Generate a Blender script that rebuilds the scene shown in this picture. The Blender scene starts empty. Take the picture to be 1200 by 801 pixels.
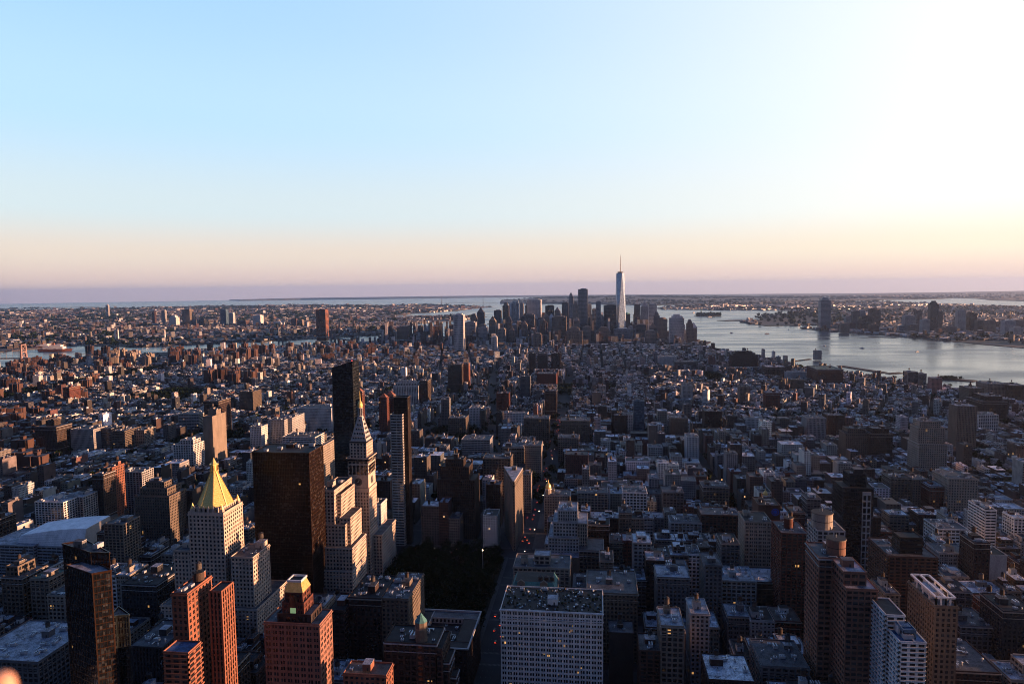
import bpy, bmesh, math, random
import numpy as np
from mathutils import Matrix, Vector
C = bpy.context.scene
LINK = C.collection.objects.link
R = math.radians
# ------------------------------------------------------------------ camera
CAMZ = 328.0
YAW, PITCH, ROLL = R(-6.95), R(4.40), R(-0.65)
F = 800.0; CX, CY = 600.0, 400.5          # focal length and centre in pixels of the 1200 px photograph
fv = np.array([math.sin(YAW)*math.cos(PITCH), math.cos(YAW)*math.cos(PITCH), -math.sin(PITCH)])
r0 = np.array([math.cos(YAW), -math.sin(YAW), 0.0]); u0 = np.cross(r0, fv)
rv = r0*math.cos(ROLL) + u0*math.sin(ROLL)
uv_ = -r0*math.sin(ROLL) + u0*math.cos(ROLL)
cam = bpy.data.cameras.new('camera'); cam_o = bpy.data.objects.new('camera', cam); LINK(cam_o)
cam_o.matrix_world = Matrix(((rv[0], uv_[0], -fv[0], 0), (rv[1], uv_[1], -fv[1], 0), (rv[2], uv_[2], -fv[2], CAMZ), (0, 0, 0, 1)))
cam.sensor_width = 36; cam.lens = 24; cam.clip_start = 0.05; cam.clip_end = 200000
cam.dof.use_dof = True; cam.dof.focus_distance = 1500; cam.dof.aperture_fstop = 4.0
C.camera = cam_o
# ------------------------------------------------------------------ sky, sun, exposure
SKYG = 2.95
SUN_EL, SUN_SIDE = R(4.4), R(-1.5)
sdir = Vector((math.cos(SUN_EL)*math.cos(SUN_SIDE), -math.cos(SUN_EL)*math.sin(SUN_SIDE), math.sin(SUN_EL)))
W = bpy.data.worlds.new('World'); C.world = W; W.use_nodes = True
wn = W.node_tree.nodes; wl = W.node_tree.links
bg = wn['Background']; sky = wn.new('ShaderNodeTexSky')
sky.sky_type = 'NISHITA'; sky.sun_disc = False; sky.sun_elevation = SUN_EL
sky.sun_rotation = math.atan2(sdir.x, sdir.y); sky.altitude = 300
sky.air_density = 1.0; sky.dust_density = 1.2; sky.ozone_density = 1.6
# the evening sky is brightest over the harbour and dim behind the camera and overhead
tcw = wn.new('ShaderNodeTexCoord'); nrm = wn.new('ShaderNodeVectorMath'); nrm.operation = 'NORMALIZE'; wl.new(tcw.outputs['Generated'], nrm.inputs[0])
def wdot(v):
    d = wn.new('ShaderNodeVectorMath'); d.operation = 'DOT_PRODUCT'; wl.new(nrm.outputs[0], d.inputs[0]); d.inputs[1].default_value = v; return d.outputs['Value']
def wramp(val, lo, hi, stops):
    mr = wn.new('ShaderNodeMapRange'); mr.inputs[1].default_value = lo; mr.inputs[2].default_value = hi; wl.new(val, mr.inputs[0])
    r = wn.new('ShaderNodeValToRGB'); e = r.color_ramp.elements; r.color_ramp.interpolation = 'EASE'
    e[0].position = stops[0][0]; e[0].color = (*stops[0][1], 1); e[1].position = stops[-1][0]; e[1].color = (*stops[-1][1], 1)
    for p, c in stops[1:-1]: e.new(p).color = (*c, 1)
    wl.new(mr.outputs[0], r.inputs[0]); return r.outputs[0]
def wmul(a, b):
    m = wn.new('ShaderNodeMix'); m.data_type = 'RGBA'; m.blend_type = 'MULTIPLY'; m.inputs[0].default_value = 1; m.clamp_result = False; wl.new(a, m.inputs[6]); wl.new(b, m.inputs[7]); return m.outputs[2]
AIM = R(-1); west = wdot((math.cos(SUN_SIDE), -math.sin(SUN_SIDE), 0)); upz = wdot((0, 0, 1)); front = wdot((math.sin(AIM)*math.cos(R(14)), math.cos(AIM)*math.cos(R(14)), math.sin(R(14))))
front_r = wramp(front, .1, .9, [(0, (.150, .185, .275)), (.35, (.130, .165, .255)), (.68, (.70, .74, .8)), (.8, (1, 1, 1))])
def wmix(a, b, f):
    m = wn.new('ShaderNodeMix'); m.data_type = 'RGBA'; m.clamp_result = False
    if isinstance(f, float): m.inputs[0].default_value = f
    else: wl.new(f, m.inputs[0])
    wl.new(a, m.inputs[6]); wl.new(b, m.inputs[7]); return m.outputs[2]
def wscale(a, k):
    g_ = wn.new('ShaderNodeVectorMath'); g_.operation = 'SCALE'; g_.inputs['Scale'].default_value = k; wl.new(a, g_.inputs[0]); return g_.outputs[0]
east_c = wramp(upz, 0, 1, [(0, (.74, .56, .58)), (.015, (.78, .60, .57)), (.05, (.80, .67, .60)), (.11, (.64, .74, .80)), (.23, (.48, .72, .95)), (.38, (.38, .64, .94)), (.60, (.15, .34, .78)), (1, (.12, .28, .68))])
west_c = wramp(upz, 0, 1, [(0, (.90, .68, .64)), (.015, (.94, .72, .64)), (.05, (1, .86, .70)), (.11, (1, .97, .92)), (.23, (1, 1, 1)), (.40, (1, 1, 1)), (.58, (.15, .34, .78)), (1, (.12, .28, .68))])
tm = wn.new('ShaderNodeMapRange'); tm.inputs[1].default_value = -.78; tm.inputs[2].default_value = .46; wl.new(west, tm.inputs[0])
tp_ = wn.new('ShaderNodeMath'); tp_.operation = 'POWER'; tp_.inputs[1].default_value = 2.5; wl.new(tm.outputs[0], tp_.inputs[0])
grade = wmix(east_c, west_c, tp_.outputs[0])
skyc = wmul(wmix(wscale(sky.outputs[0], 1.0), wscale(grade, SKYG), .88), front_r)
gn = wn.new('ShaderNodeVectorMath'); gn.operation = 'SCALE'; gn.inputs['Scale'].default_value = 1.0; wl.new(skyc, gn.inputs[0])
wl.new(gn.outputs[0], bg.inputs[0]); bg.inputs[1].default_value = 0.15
sun = bpy.data.lights.new('sun', 'SUN'); sun.energy = 5.0; sun.color = (1.0, 0.52, 0.29); sun.angle = R(0.5)
sun_o = bpy.data.objects.new('sun', sun); LINK(sun_o)
sun_o.rotation_euler = (-sdir).to_track_quat('-Z', 'Y').to_euler()
C.view_settings.view_transform = 'Standard'; C.view_settings.look = 'None'
C.view_settings.exposure = 1.4; C.view_settings.gamma = 1; C.view_settings.use_curve_mapping = False
C.cycles.max_bounces = 5; C.cycles.diffuse_bounces = 1; C.cycles.glossy_bounces = 3; C.cycles.volume_bounces = 0
C.cycles.transmission_bounces = 2; C.cycles.transparent_max_bounces = 4
C.cycles.sample_clamp_indirect = 4.0; C.cycles.use_denoising = True; C.cycles.filter_width = 1.0
C.cycles.caustics_reflective = False; C.cycles.caustics_refractive = False
HAZE = 1.8e-5
# ------------------------------------------------------------------ numbers
GZ = 3.0                                   # street level above the water
REFF = 7.4e6
def drop(x, y): return (x*x + y*y)/(2*REFF)
def proj(x, y, z):
    d = np.array([x, y, z-CAMZ]); w = d@fv
    if w < 1: return (-9999, -9999, w)
    return (CX + F*(d@rv)/w, CY - F*(d@uv_)/w, w)
def ray(px, py): return fv + rv*((px-CX)/F) - uv_*((py-CY)/F)
def at_z(px, py, z): d = ray(px, py); t = (z-CAMZ)/d[2]; return d*t + np.array([0, 0, CAMZ])
def at_y(px, py, y): d = ray(px, py); t = y/d[1]; return d*t + np.array([0, 0, CAMZ])
def at_d(px, py, dd): d = ray(px, py); return d*dd + np.array([0, 0, CAMZ])
B0 = R(208.45)
def geo(lat, lon):
    e = (lon+73.98566)*84350+20; n = (lat-40.74844)*111045+20
    return (e*math.sin(B0+math.pi/2)+n*math.cos(B0+math.pi/2), e*math.sin(B0)+n*math.cos(B0))
# ------------------------------------------------------------------ materials
def newmat(name):
    m = bpy.data.materials.new(name); m.use_nodes = True
    return m, m.node_tree.nodes, m.node_tree.links, m.node_tree.nodes['Principled BSDF']
def ramp(n, a, b, ca, cb):
    r = n.new('ShaderNodeValToRGB'); e = r.color_ramp.elements
    e[0].position = a; e[1].position = b; e[0].color = (*ca, 1); e[1].color = (*cb, 1); return r
MATS = {}
def surf(name, col, rough=0.85, var=0.25, scale=0.15, metal=0.0, spec=0.3, detail_scale=1.7):
    """weathered opaque surface: two octaves of stain noise in metres over one base colour"""
    if name in MATS: return MATS[name]
    m, n, l, p = newmat(name)
    g = n.new('ShaderNodeNewGeometry')
    mp = n.new('ShaderNodeMapping'); mp.inputs['Scale'].default_value = (1, 1, 0.35); l.new(g.outputs['Position'], mp.inputs[0])
    a = n.new('ShaderNodeTexNoise'); a.inputs['Scale'].default_value = scale; a.inputs['Detail'].default_value = 5; l.new(mp.outputs[0], a.inputs['Vector'])
    b = n.new('ShaderNodeTexNoise'); b.inputs['Scale'].default_value = detail_scale; b.inputs['Detail'].default_value = 3; l.new(mp.outputs[0], b.inputs['Vector'])
    ad = n.new('ShaderNodeMath'); ad.operation = 'ADD'; l.new(a.outputs[0], ad.inputs[0]); l.new(b.outputs[0], ad.inputs[1])
    lo = tuple(c*(1-var*1.3) for c in col); hi = tuple(min(1, c*(1+var)) for c in col)
    r = ramp(n, 0.7, 1.3, lo, hi); dv = n.new('ShaderNodeMath'); dv.operation = 'MULTIPLY'; dv.inputs[1].default_value = 1.0
    r.color_ramp.elements[0].position = 0.35; r.color_ramp.elements[1].position = 0.65
    dv.inputs[1].default_value = 0.5; l.new(ad.outputs[0], dv.inputs[0]); l.new(dv.outputs[0], r.inputs[0])
    l.new(r.outputs[0], p.inputs['Base Color'])
    p.inputs['Roughness'].default_value = rough; p.inputs['Metallic'].default_value = metal
    p.inputs['Specular IOR Level'].default_value = spec
    MATS[name] = m; return m
def emit(name, col, s):
    if name in MATS: return MATS[name]
    m, n, l, p = newmat(name); p.inputs['Base Color'].default_value = (*[c*.3 for c in col], 1)
    p.inputs['Emission Color'].default_value = (*col, 1); p.inputs['Emission Strength'].default_value = s
    MATS[name] = m; return m
def glassmat(name, col, rough, lit, snap=3.3, spec=0.5, metal=0.0, litcol=(1, .5, .16), lits=0.35):
    """window glass seen from outside: dark rooms behind a reflecting pane, blinds in some, a few lamps on"""
    if name in MATS: return MATS[name]
    m, n, l, p = newmat(name)
    g = n.new('ShaderNodeNewGeometry')
    s = n.new('ShaderNodeVectorMath'); s.operation = 'SNAP'; s.inputs[1].default_value = (snap, snap, snap); l.new(g.outputs['Position'], s.inputs[0])
    w = n.new('ShaderNodeTexWhiteNoise'); w.noise_dimensions = '3D'; l.new(s.outputs[0], w.inputs[0])
    r = ramp(n, 0, 1, tuple(c*.45 for c in col), tuple(c*1.4 for c in col))
    r.color_ramp.elements.new(0.80).color = (*tuple(c*1.3 for c in col), 1)
    r.color_ramp.elements[-1].color = (*tuple(min(1, c*1.5+.05) for c in col), 1)
    l.new(w.outputs['Value'], r.inputs[0]); l.new(r.outputs[0], p.inputs['Base Color'])
    p.inputs['Roughness'].default_value = rough; p.inputs['Specular IOR Level'].default_value = spec; p.inputs['Metallic'].default_value = metal
    if lit > 0:
        gt = n.new('ShaderNodeMapRange'); gt.inputs[1].default_value = 1-lit; gt.inputs[2].default_value = 1; l.new(w.outputs['Value'], gt.inputs[0])
        mu = n.new('ShaderNodeMath'); mu.operation = 'MULTIPLY'; mu.inputs[1].default_value = lits; l.new(gt.outputs[0], mu.inputs[0])
        p.inputs['Emission Color'].default_value = (*litcol, 1); l.new(mu.outputs[0], p.inputs['Emission Strength'])
    MATS[name] = m; return m
WALLC = dict(
    tan=(.15, .12, .095), beige=(.22, .18, .145), cream=(.32, .28, .235), limestone=(.50, .41, .34), pale=(.38, .375, .37), brownbrick=(.21, .11, .08), pinkbrick=(.27, .135, .10), brightmetal=(.82, .84, .86),
    white=(.68, .66, .64), grey=(.13, .13, .135), darkgrey=(.035, .035, .04), brown=(.06, .042, .034), darkbrown=(.03, .022, .018),
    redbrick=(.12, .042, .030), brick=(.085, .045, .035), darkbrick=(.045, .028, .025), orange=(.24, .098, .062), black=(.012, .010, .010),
    bronze=(.034, .016, .009), blueg=(.10, .17, .24), darkglass=(.02, .026, .028), steel=(.30, .33, .37), copper=(.10, .24, .20), pink=(.40, .20, .18))
def wallm(c): return surf('wall_'+c, WALLC[c], rough=0.88 if c not in ('steel', 'bronze', 'darkglass', 'blueg') else .35, var=.22)
ROOFC = dict(tar=(.016, .016, .019), darkroof=(.028, .028, .033), grey=(.075, .08, .09), silver=(.30, .31, .34), white=(.62, .63, .66), brown=(.09, .07, .06), green=(.05, .10, .08), blue=(.05, .11, .22))
def roofm(c): return surf('roof_'+c, ROOFC[c], rough=.8, var=.65, scale=.16, detail_scale=1.1)
glass = glassmat('window_glass', (.016, .018, .022), .12, .003)
glassd = glassmat('dark_curtain_glass', (.010, .012, .014), .07, .0012, snap=1.8, spec=.8)
glassb = glassmat('blue_curtain_glass', (.05, .09, .13), .10, .003, spec=.8)
glassbr = glassmat('bronze_glass', (.008, .004, .003), .4, .0008, snap=1.8, spec=.2)
glassm = glassmat('mirror_tower_glass', (.46, .60, .76), .22, 0, metal=.55)
metal = surf('galvanised_metal', (.48, .50, .53), rough=.5, metal=.4, var=.2)
darkmetal = surf('dark_metal', (.04, .04, .045), rough=.6, metal=.3)
wood = surf('weathered_cedar', (.065, .042, .030), rough=.9, var=.3)
gold, _n, _l, _p = newmat('gilded_tile'); _p.inputs['Base Color'].default_value = (.85, .55, .12, 1); _p.inputs['Metallic'].default_value = .55; _p.inputs['Roughness'].default_value = .42
_t = _n.new('ShaderNodeTexNoise'); _t.inputs['Scale'].default_value = .8; _g = _n.new('ShaderNodeNewGeometry'); _l.new(_g.outputs['Position'], _t.inputs['Vector'])
_r = ramp(_n, .3, .7, (.66, .49, .15), (.90, .68, .26)); _l.new(_t.outputs[0], _r.inputs[0]); _l.new(_r.outputs[0], _p.inputs['Base Color'])
MATS['gold'] = gold
foliage, _n, _l, _p = newmat('foliage'); _t = _n.new('ShaderNodeTexNoise'); _t.inputs['Scale'].default_value = .5; _g = _n.new('ShaderNodeNewGeometry'); _l.new(_g.outputs['Position'], _t.inputs['Vector'])
_r = ramp(_n, .35, .65, (.006, .011, .004), (.020, .034, .012)); _l.new(_t.outputs[0], _r.inputs[0]); _l.new(_r.outputs[0], _p.inputs['Base Color']); _p.inputs['Roughness'].default_value = .9; _p.inputs['Specular IOR Level'].default_value = .05
bark = surf('bark', (.06, .045, .035))
# facade and roof of the merged far city: colour and window rhythm come per face
def city_mats():
    m, n, l, p = newmat('city_facade')
    at = n.new('ShaderNodeAttribute'); at.attribute_name = 'col'
    st = n.new('ShaderNodeAttribute'); st.attribute_name = 'sty'
    uv = n.new('ShaderNodeUVMap'); uv.uv_map = 'UVMap'
    su = n.new('ShaderNodeSeparateXYZ'); l.new(uv.outputs[0], su.inputs[0])
    ss = n.new('ShaderNodeSeparateXYZ'); l.new(st.outputs['Vector'], ss.inputs[0])
    def M(op, a, b=None):
        q = n.new('ShaderNodeMath'); q.operation = op
        for i, v in enumerate((a, b)):
            if v is None: continue
            if isinstance(v, (int, float)): q.inputs[i].default_value = v
            else: l.new(v, q.inputs[i])
        return q.outputs[0]
    u = M('DIVIDE', su.outputs[0], ss.outputs[0]); v = M('DIVIDE', su.outputs[1], ss.outputs[1])
    fu = M('FRACT', u); fw = M('FRACT', v)
    mu = M('MULTIPLY', M('GREATER_THAN', fu, .24), M('LESS_THAN', fu, .76))
    mv = M('MULTIPLY', M('GREATER_THAN', fw, .26), M('LESS_THAN', fw, .78))
    mask = M('MULTIPLY', M('MULTIPLY', mu, mv), M('LESS_THAN', ss.outputs[0], 50))
    cb = n.new('ShaderNodeCombineXYZ'); l.new(M('FLOOR', u), cb.inputs[0]); l.new(M('FLOOR', v), cb.inputs[1]); l.new(ss.outputs[2], cb.inputs[2])
    wnz = n.new('ShaderNodeTexWhiteNoise'); l.new(cb.outputs[0], wnz.inputs[0])
    gr = ramp(n, 0, 1, (.010, .012, .015), (.10, .10, .10)); gr.color_ramp.elements.new(.8).color = (.03, .032, .036, 1); l.new(wnz.outputs['Value'], gr.inputs[0])
    g = n.new('ShaderNodeNewGeometry'); nz = n.new('ShaderNodeTexNoise'); nz.inputs['Scale'].default_value = .12; nz.inputs['Detail'].default_value = 5; l.new(g.outputs['Position'], nz.inputs['Vector'])
    vr = ramp(n, .3, .7, (.68,)*3, (1.2,)*3); l.new(nz.outputs[0], vr.inputs[0])
    mx = n.new('ShaderNodeMix'); mx.data_type = 'RGBA'; mx.blend_type = 'MULTIPLY'; mx.inputs[0].default_value = 1
    l.new(at.outputs['Color'], mx.inputs[6]); l.new(vr.outputs[0], mx.inputs[7])
    m2 = n.new('ShaderNodeMix'); m2.data_type = 'RGBA'; l.new(mask, m2.inputs[0]); l.new(mx.outputs[2], m2.inputs[6]); l.new(gr.outputs[0], m2.inputs[7])
    l.new(m2.outputs[2], p.inputs['Base Color'])
    l.new(M('SUBTRACT', .88, M('MULTIPLY', mask, .68)), p.inputs['Roughness'])
    bp = n.new('ShaderNodeBump'); bp.inputs['Distance'].default_value = .3; bp.inputs['Strength'].default_value = .6; bp.invert = True; l.new(mask, bp.inputs['Height']); l.new(bp.outputs[0], p.inputs['Normal'])
    lit = M('MULTIPLY', mask, M('GREATER_THAN', wnz.outputs['Value'], .996))
    p.inputs['Emission Color'].default_value = (1, .55, .22, 1); l.new(M('MULTIPLY', lit, .45), p.inputs['Emission Strength'])
    m1, n, l, p = newmat('city_roof')
    at = n.new('ShaderNodeAttribute'); at.attribute_name = 'col'
    g = n.new('ShaderNodeNewGeometry'); nz = n.new('ShaderNodeTexNoise'); nz.inputs['Scale'].default_value = .25; nz.inputs['Detail'].default_value = 6; l.new(g.outputs['Position'], nz.inputs['Vector'])
    vr = ramp(n, .32, .68, (.35,)*3, (1.45,)*3); l.new(nz.outputs[0], vr.inputs[0])
    mx = n.new('ShaderNodeMix'); mx.data_type = 'RGBA'; mx.blend_type = 'MULTIPLY'; mx.inputs[0].default_value = 1
    l.new(at.outputs['Color'], mx.inputs[6]); l.new(vr.outputs[0], mx.inputs[7]); l.new(mx.outputs[2], p.inputs['Base Color']); p.inputs['Roughness'].default_value = .75
    return m, m1
CITYF, CITYR = city_mats()
# ------------------------------------------------------------------ mesh builders
class MB:
    """collects polygons with a material each, then links them as ONE object"""
    def __init__(s): s.v = []; s.f = []; s.m = []; s.mats = []
    def mi(s, m):
        if m not in s.mats: s.mats.append(m)
        return s.mats.index(m)
    def poly(s, pts, m): b = len(s.v); s.v += [tuple(p) for p in pts]; s.f.append(tuple(range(b, b+len(pts)))); s.m.append(s.mi(m))
    def box(s, cx, cy, z0, z1, hx, hy, m, ang=0, top=None, bottom=False):
        ca, sa = math.cos(ang), math.sin(ang); b = len(s.v)
        for z in (z0, z1):
            for ax, ay in ((-1, -1), (1, -1), (1, 1), (-1, 1)):
                s.v.append((cx+ax*hx*ca-ay*hy*sa, cy+ax*hx*sa+ay*hy*ca, z))
        k = s.mi(m); kt = s.mi(top or m)
        for q in ((0, 1, 5, 4), (1, 2, 6, 5), (2, 3, 7, 6), (3, 0, 4, 7)): s.f.append(tuple(b+i for i in q)); s.m.append(k)
        s.f.append((b+4, b+5, b+6, b+7)); s.m.append(kt)
        if bottom: s.f.append((b+3, b+2, b+1, b)); s.m.append(k)
    def prism(s, pts, z0, z1, m, top=None, pts2=None, cap=True):
        n = len(pts); b = len(s.v); pts2 = pts2 or pts
        s.v += [(p[0], p[1], z0) for p in pts] + [(p[0], p[1], z1) for p in pts2]
        k = s.mi(m)
        for i in range(n): j = (i+1) % n; s.f.append((b+i, b+j, b+n+j, b+n+i)); s.m.append(k)
        if cap: s.f.append(tuple(range(b+n, b+2*n))); s.m.append(s.mi(top or m))
    def cyl(s, cx, cy, z0, z1, ra, rb, m, n=12, top=None, ph=0):
        p = [(cx+ra*math.cos(ph+2*math.pi*i/n), cy+ra*math.sin(ph+2*math.pi*i/n)) for i in range(n)]
        q = [(cx+rb*math.cos(ph+2*math.pi*i/n), cy+rb*math.sin(ph+2*math.pi*i/n)) for i in range(n)]
        s.prism(p, z0, z1, m, top, q)
    def lathe(s, cx, cy, prof, m, n=16, ph=0):
        for (ra, za), (rb, zb) in zip(prof, prof[1:]): s.cyl(cx, cy, za, zb, ra, max(rb, .01), m, n, ph=ph)
    def bar(s, a, b, w, m):
        a = Vector(a); b = Vector(b); d = (b-a)
        if d.length < 1e-4: return
        q = d.to_track_quat('Z', 'Y'); x = q@Vector((1, 0, 0))*w/2; y = q@Vector((0, 1, 0))*w/2
        k = s.mi(m); i = len(s.v)
        for o in (a, b):
            for u, v in ((-1, -1), (1, -1), (1, 1), (-1, 1)): s.v.append(tuple(o+x*u+y*v))
        for q in ((0, 1, 5, 4), (1, 2, 6, 5), (2, 3, 7, 6), (3, 0, 4, 7), (4, 5, 6, 7), (3, 2, 1, 0)): s.f.append(tuple(i+t for t in q)); s.m.append(k)
    def mesh(s, name):
        me = bpy.data.meshes.new(name); me.from_pydata(s.v, [], s.f)
        for m in s.mats: me.materials.append(m)
        me.polygons.foreach_set('material_index', s.m); me.update(); return me
    def build(s, name, parent=None, **kw):
        if not s.f: return None
        o = bpy.data.objects.new(name, s.mesh(name)); LINK(o)
        if parent is not None: o.parent = parent
        for k, v in kw.items(): o[k] = v
        return o
def tag(o, label, cat, group=None, kind=None):
    if len(label.replace('-', '-').split()) > 16: print('LONG', label)
    o['label'] = label; o['category'] = cat
    if group: o['group'] = group
    if kind: o['kind'] = kind
    return o
def root(name, loc, label, cat, group=None, rz=0):
    o = bpy.data.objects.new(name, None); LINK(o); o.location = loc; o.rotation_euler = (0, 0, rz); o.empty_display_size = 5
    return tag(o, label, cat, group)
def inst(name, me, loc, parent=None, rz=0, sc=1):
    o = bpy.data.objects.new(name, me); LINK(o); o.location = loc; o.rotation_euler = (0, 0, rz); o.scale = (sc,)*3 if isinstance(sc, (int, float)) else sc
    if parent is not None: o.parent = parent
    return o
def struct(name, o): o['kind'] = 'structure'; return o
# shared roof equipment ------------------------------------------------
def tank_mesh(w):
    b = MB()
    for i in range(6): a = i*math.pi/3; b.bar((1.5*math.cos(a), 1.5*math.sin(a), 0), (1.5*math.cos(a), 1.5*math.sin(a), 2.6), .16, darkmetal)
    b.cyl(0, 0, 2.5, 2.75, 2.0, 2.0, darkmetal, 12); b.cyl(0, 0, 2.75, 6.6, 1.95, 1.8, w, 14)
    for z in (3.4, 4.4, 5.4, 6.2): b.cyl(0, 0, z, z+.08, 1.97, 1.97, darkmetal, 14)
    b.cyl(0, 0, 6.6, 8.0, 2.05, .05, roofm('darkroof'), 14); return b.mesh('water_tank')
TANKS = [tank_mesh(wood), tank_mesh(surf('grey_cedar', (.10, .085, .075)))]
def ac_mesh(k):
    b = MB(); h = (1.3, 1.9, 2.6)[k]; wx = (1.0, 1.6, 2.4)[k]
    b.box(0, 0, .25, h, wx, 1.0+.2*k, metal)
    for sx in (-1, 1): b.box(sx*wx*.8, 0, 0, .25, .12, .9, darkmetal)
    for i in range(k+1): b.cyl(-wx+wx*(2*i+1)/(k+1), 0, h, h+.25, .6, .6, darkmetal, 10)
    return b.mesh('air_conditioner')
ACS = [ac_mesh(0), ac_mesh(1), ac_mesh(2)]
def vent_mesh():
    b = MB(); b.cyl(0, 0, 0, 1.4, .3, .3, metal, 8); b.cyl(0, 0, 1.4, 1.8, .55, .35, metal, 8); return b.mesh('roof_vent')
VENT = vent_mesh()
def duct_mesh():
    b = MB(); b.box(0, 0, .5, 1.2, 3.2, .4, metal); b.box(2.9, -1.2, .502, 1.19, .4, 1.6, metal)
    for x in (-2.5, 0, 2.5): b.box(x, 0, 0, .5, .08, .3, darkmetal)
    return b.mesh('duct')
DUCT = duct_mesh()
def bulk_mesh(hx, hy, h, wm, rm):
    b = MB(); b.box(0, 0, 0, h, hx, hy, wm, top=rm); b.box(0, 0, h, h+.25, hx+.12, hy+.12, metal, top=rm)
    b.box(hx*.3, -hy-.03, .02, 2.2, .5, .05, darkmetal); return b.mesh('stair_bulkhead')
# ------------------------------------------------------------------ facades with real relief
STY = dict(  # bay width, pier share, floor height, spandrel share, pier depth, spandrel depth
    p=(3.4, .46, 3.7, .42, .38, .32), l=(4.4, .30, 4.0, .36, .45, .34), h=(6.0, .06, 3.5, .50, .20, .40), v=(2.6, .48, 3.6, .30, .60, .22),
    g=(1.7, .08, 3.6, .14, .14, .10), P=(4.6, .34, 4.0, .42, .38, .30), c=(4.6, .26, 3.1, .30, .35, .30), b=(5.0, .34, 3.0, .34, .25, .95), w=(4.3, .30, 3.9, .40, .40, .34), k=(4.2, .22, 3.8, .44, .3, .25), n=(9e3, 1, 9e3, 1, .1, .1))
def facade(b, p0, p1, z0, z1, sty, m, out=None, floors_from_top=True, wins=None):
    """piers and spandrels standing proud of the glazed core along the wall p0 -> p1 (outside on the right-hand side)"""
    bw, ps, fh, ss, dp, ds = STY[sty]
    dx, dy = p1[0]-p0[0], p1[1]-p0[1]; L = math.hypot(dx, dy)
    if L < 2 or z1-z0 < 3: return
    tx, ty = dx/L, dy/L; nx, ny = ty, -tx; ang = math.atan2(dy, dx)
    def at(s, o): return (p0[0]+tx*s+nx*o, p0[1]+ty*s+ny*o)
    if sty == 'n':
        c = at(L/2, .1); b.box(c[0], c[1], z0, z1, L/2+.1, .1, m, ang); return
    n = max(1, round(L/bw)); bw = L/n; nf = max(1, round((z1-z0)/fh)); fh = (z1-z0)/nf
    pw = bw*ps
    for i in range(n+1):
        a = i*bw-pw/2; e = i*bw+pw/2
        if i == 0: a = -dp+.004
        if i == n: e = L+dp-.004
        if i in (0, n) and e-a < dp+.5: a, e = (a, .5) if i == 0 else (L-.5, e)
        c = at((a+e)/2, dp/2); b.box(c[0], c[1], z0, z1, (e-a)/2, dp/2, m, ang)
    pair = sty in 'wP'
    if pair:
        for i in range(n): c = at((i+.5)*bw, dp*.4); b.box(c[0], c[1], z0, z1, .26, dp*.4, m, ang)
    sh = fh*ss
    for j in range(nf+1):
        a = z0+j*fh-sh/2; e = a+sh
        if j == 0: a = z0
        if j == nf: e = z1
        c = at(L/2, ds/2); b.box(c[0], c[1], a, e, L/2+(ds if sty in 'bh' else 0), ds/2, m, ang, bottom=(sty in 'bh'))
    if wins is not None:
        for j in range(nf-1, -1, -1):
            for i in range(n):
                if pair:
                    ww = (bw-pw)/2-.26
                    for k in (-1, 1): c = at((i+.5)*bw+k*(.26+ww/2), .05); wins.append((c[0], c[1], z0+(j+.5)*fh, ang, ww, fh-sh))
                    continue
                c = at((i+.5)*bw, .05); wins.append((c[0], c[1], z0+(j+.5)*fh, ang, bw-pw, fh-sh))
def inset(pts, d):
    cx = sum(p[0] for p in pts)/len(pts); cy = sum(p[1] for p in pts)/len(pts); o = []
    for p in pts:
        r = math.hypot(p[0]-cx, p[1]-cy); k = max(.05, 1-d/r); o.append((cx+(p[0]-cx)*k, cy+(p[1]-cy)*k))
    return o
def parapet(b, pts, z, h, m, t=.35, o=.42):
    n = len(pts)
    for i in range(n):
        p0, p1 = pts[i], pts[(i+1) % n]; dx, dy = p1[0]-p0[0], p1[1]-p0[1]; L = math.hypot(dx, dy)
        if L < .5: continue
        tx, ty = dx/L, dy/L; nx, ny = ty, -tx; k = .003*(i % 2)
        c = (p0[0]+tx*L/2+nx*(o-t/2-k), p0[1]+ty*L/2+ny*(o-t/2-k)); b.box(c[0], c[1], z+.001*i, z+h+k, L/2+o-k-.001*i, t/2, m, math.atan2(dy, dx))
def ccw(pts):
    a = sum(pts[i][0]*pts[(i+1) % len(pts)][1]-pts[(i+1) % len(pts)][0]*pts[i][1] for i in range(len(pts)))
    return pts if a > 0 else pts[::-1]
def rect(x0, x1, y0, y1): return [(x0, y0), (x1, y0), (x1, y1), (x0, y1)]
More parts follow.
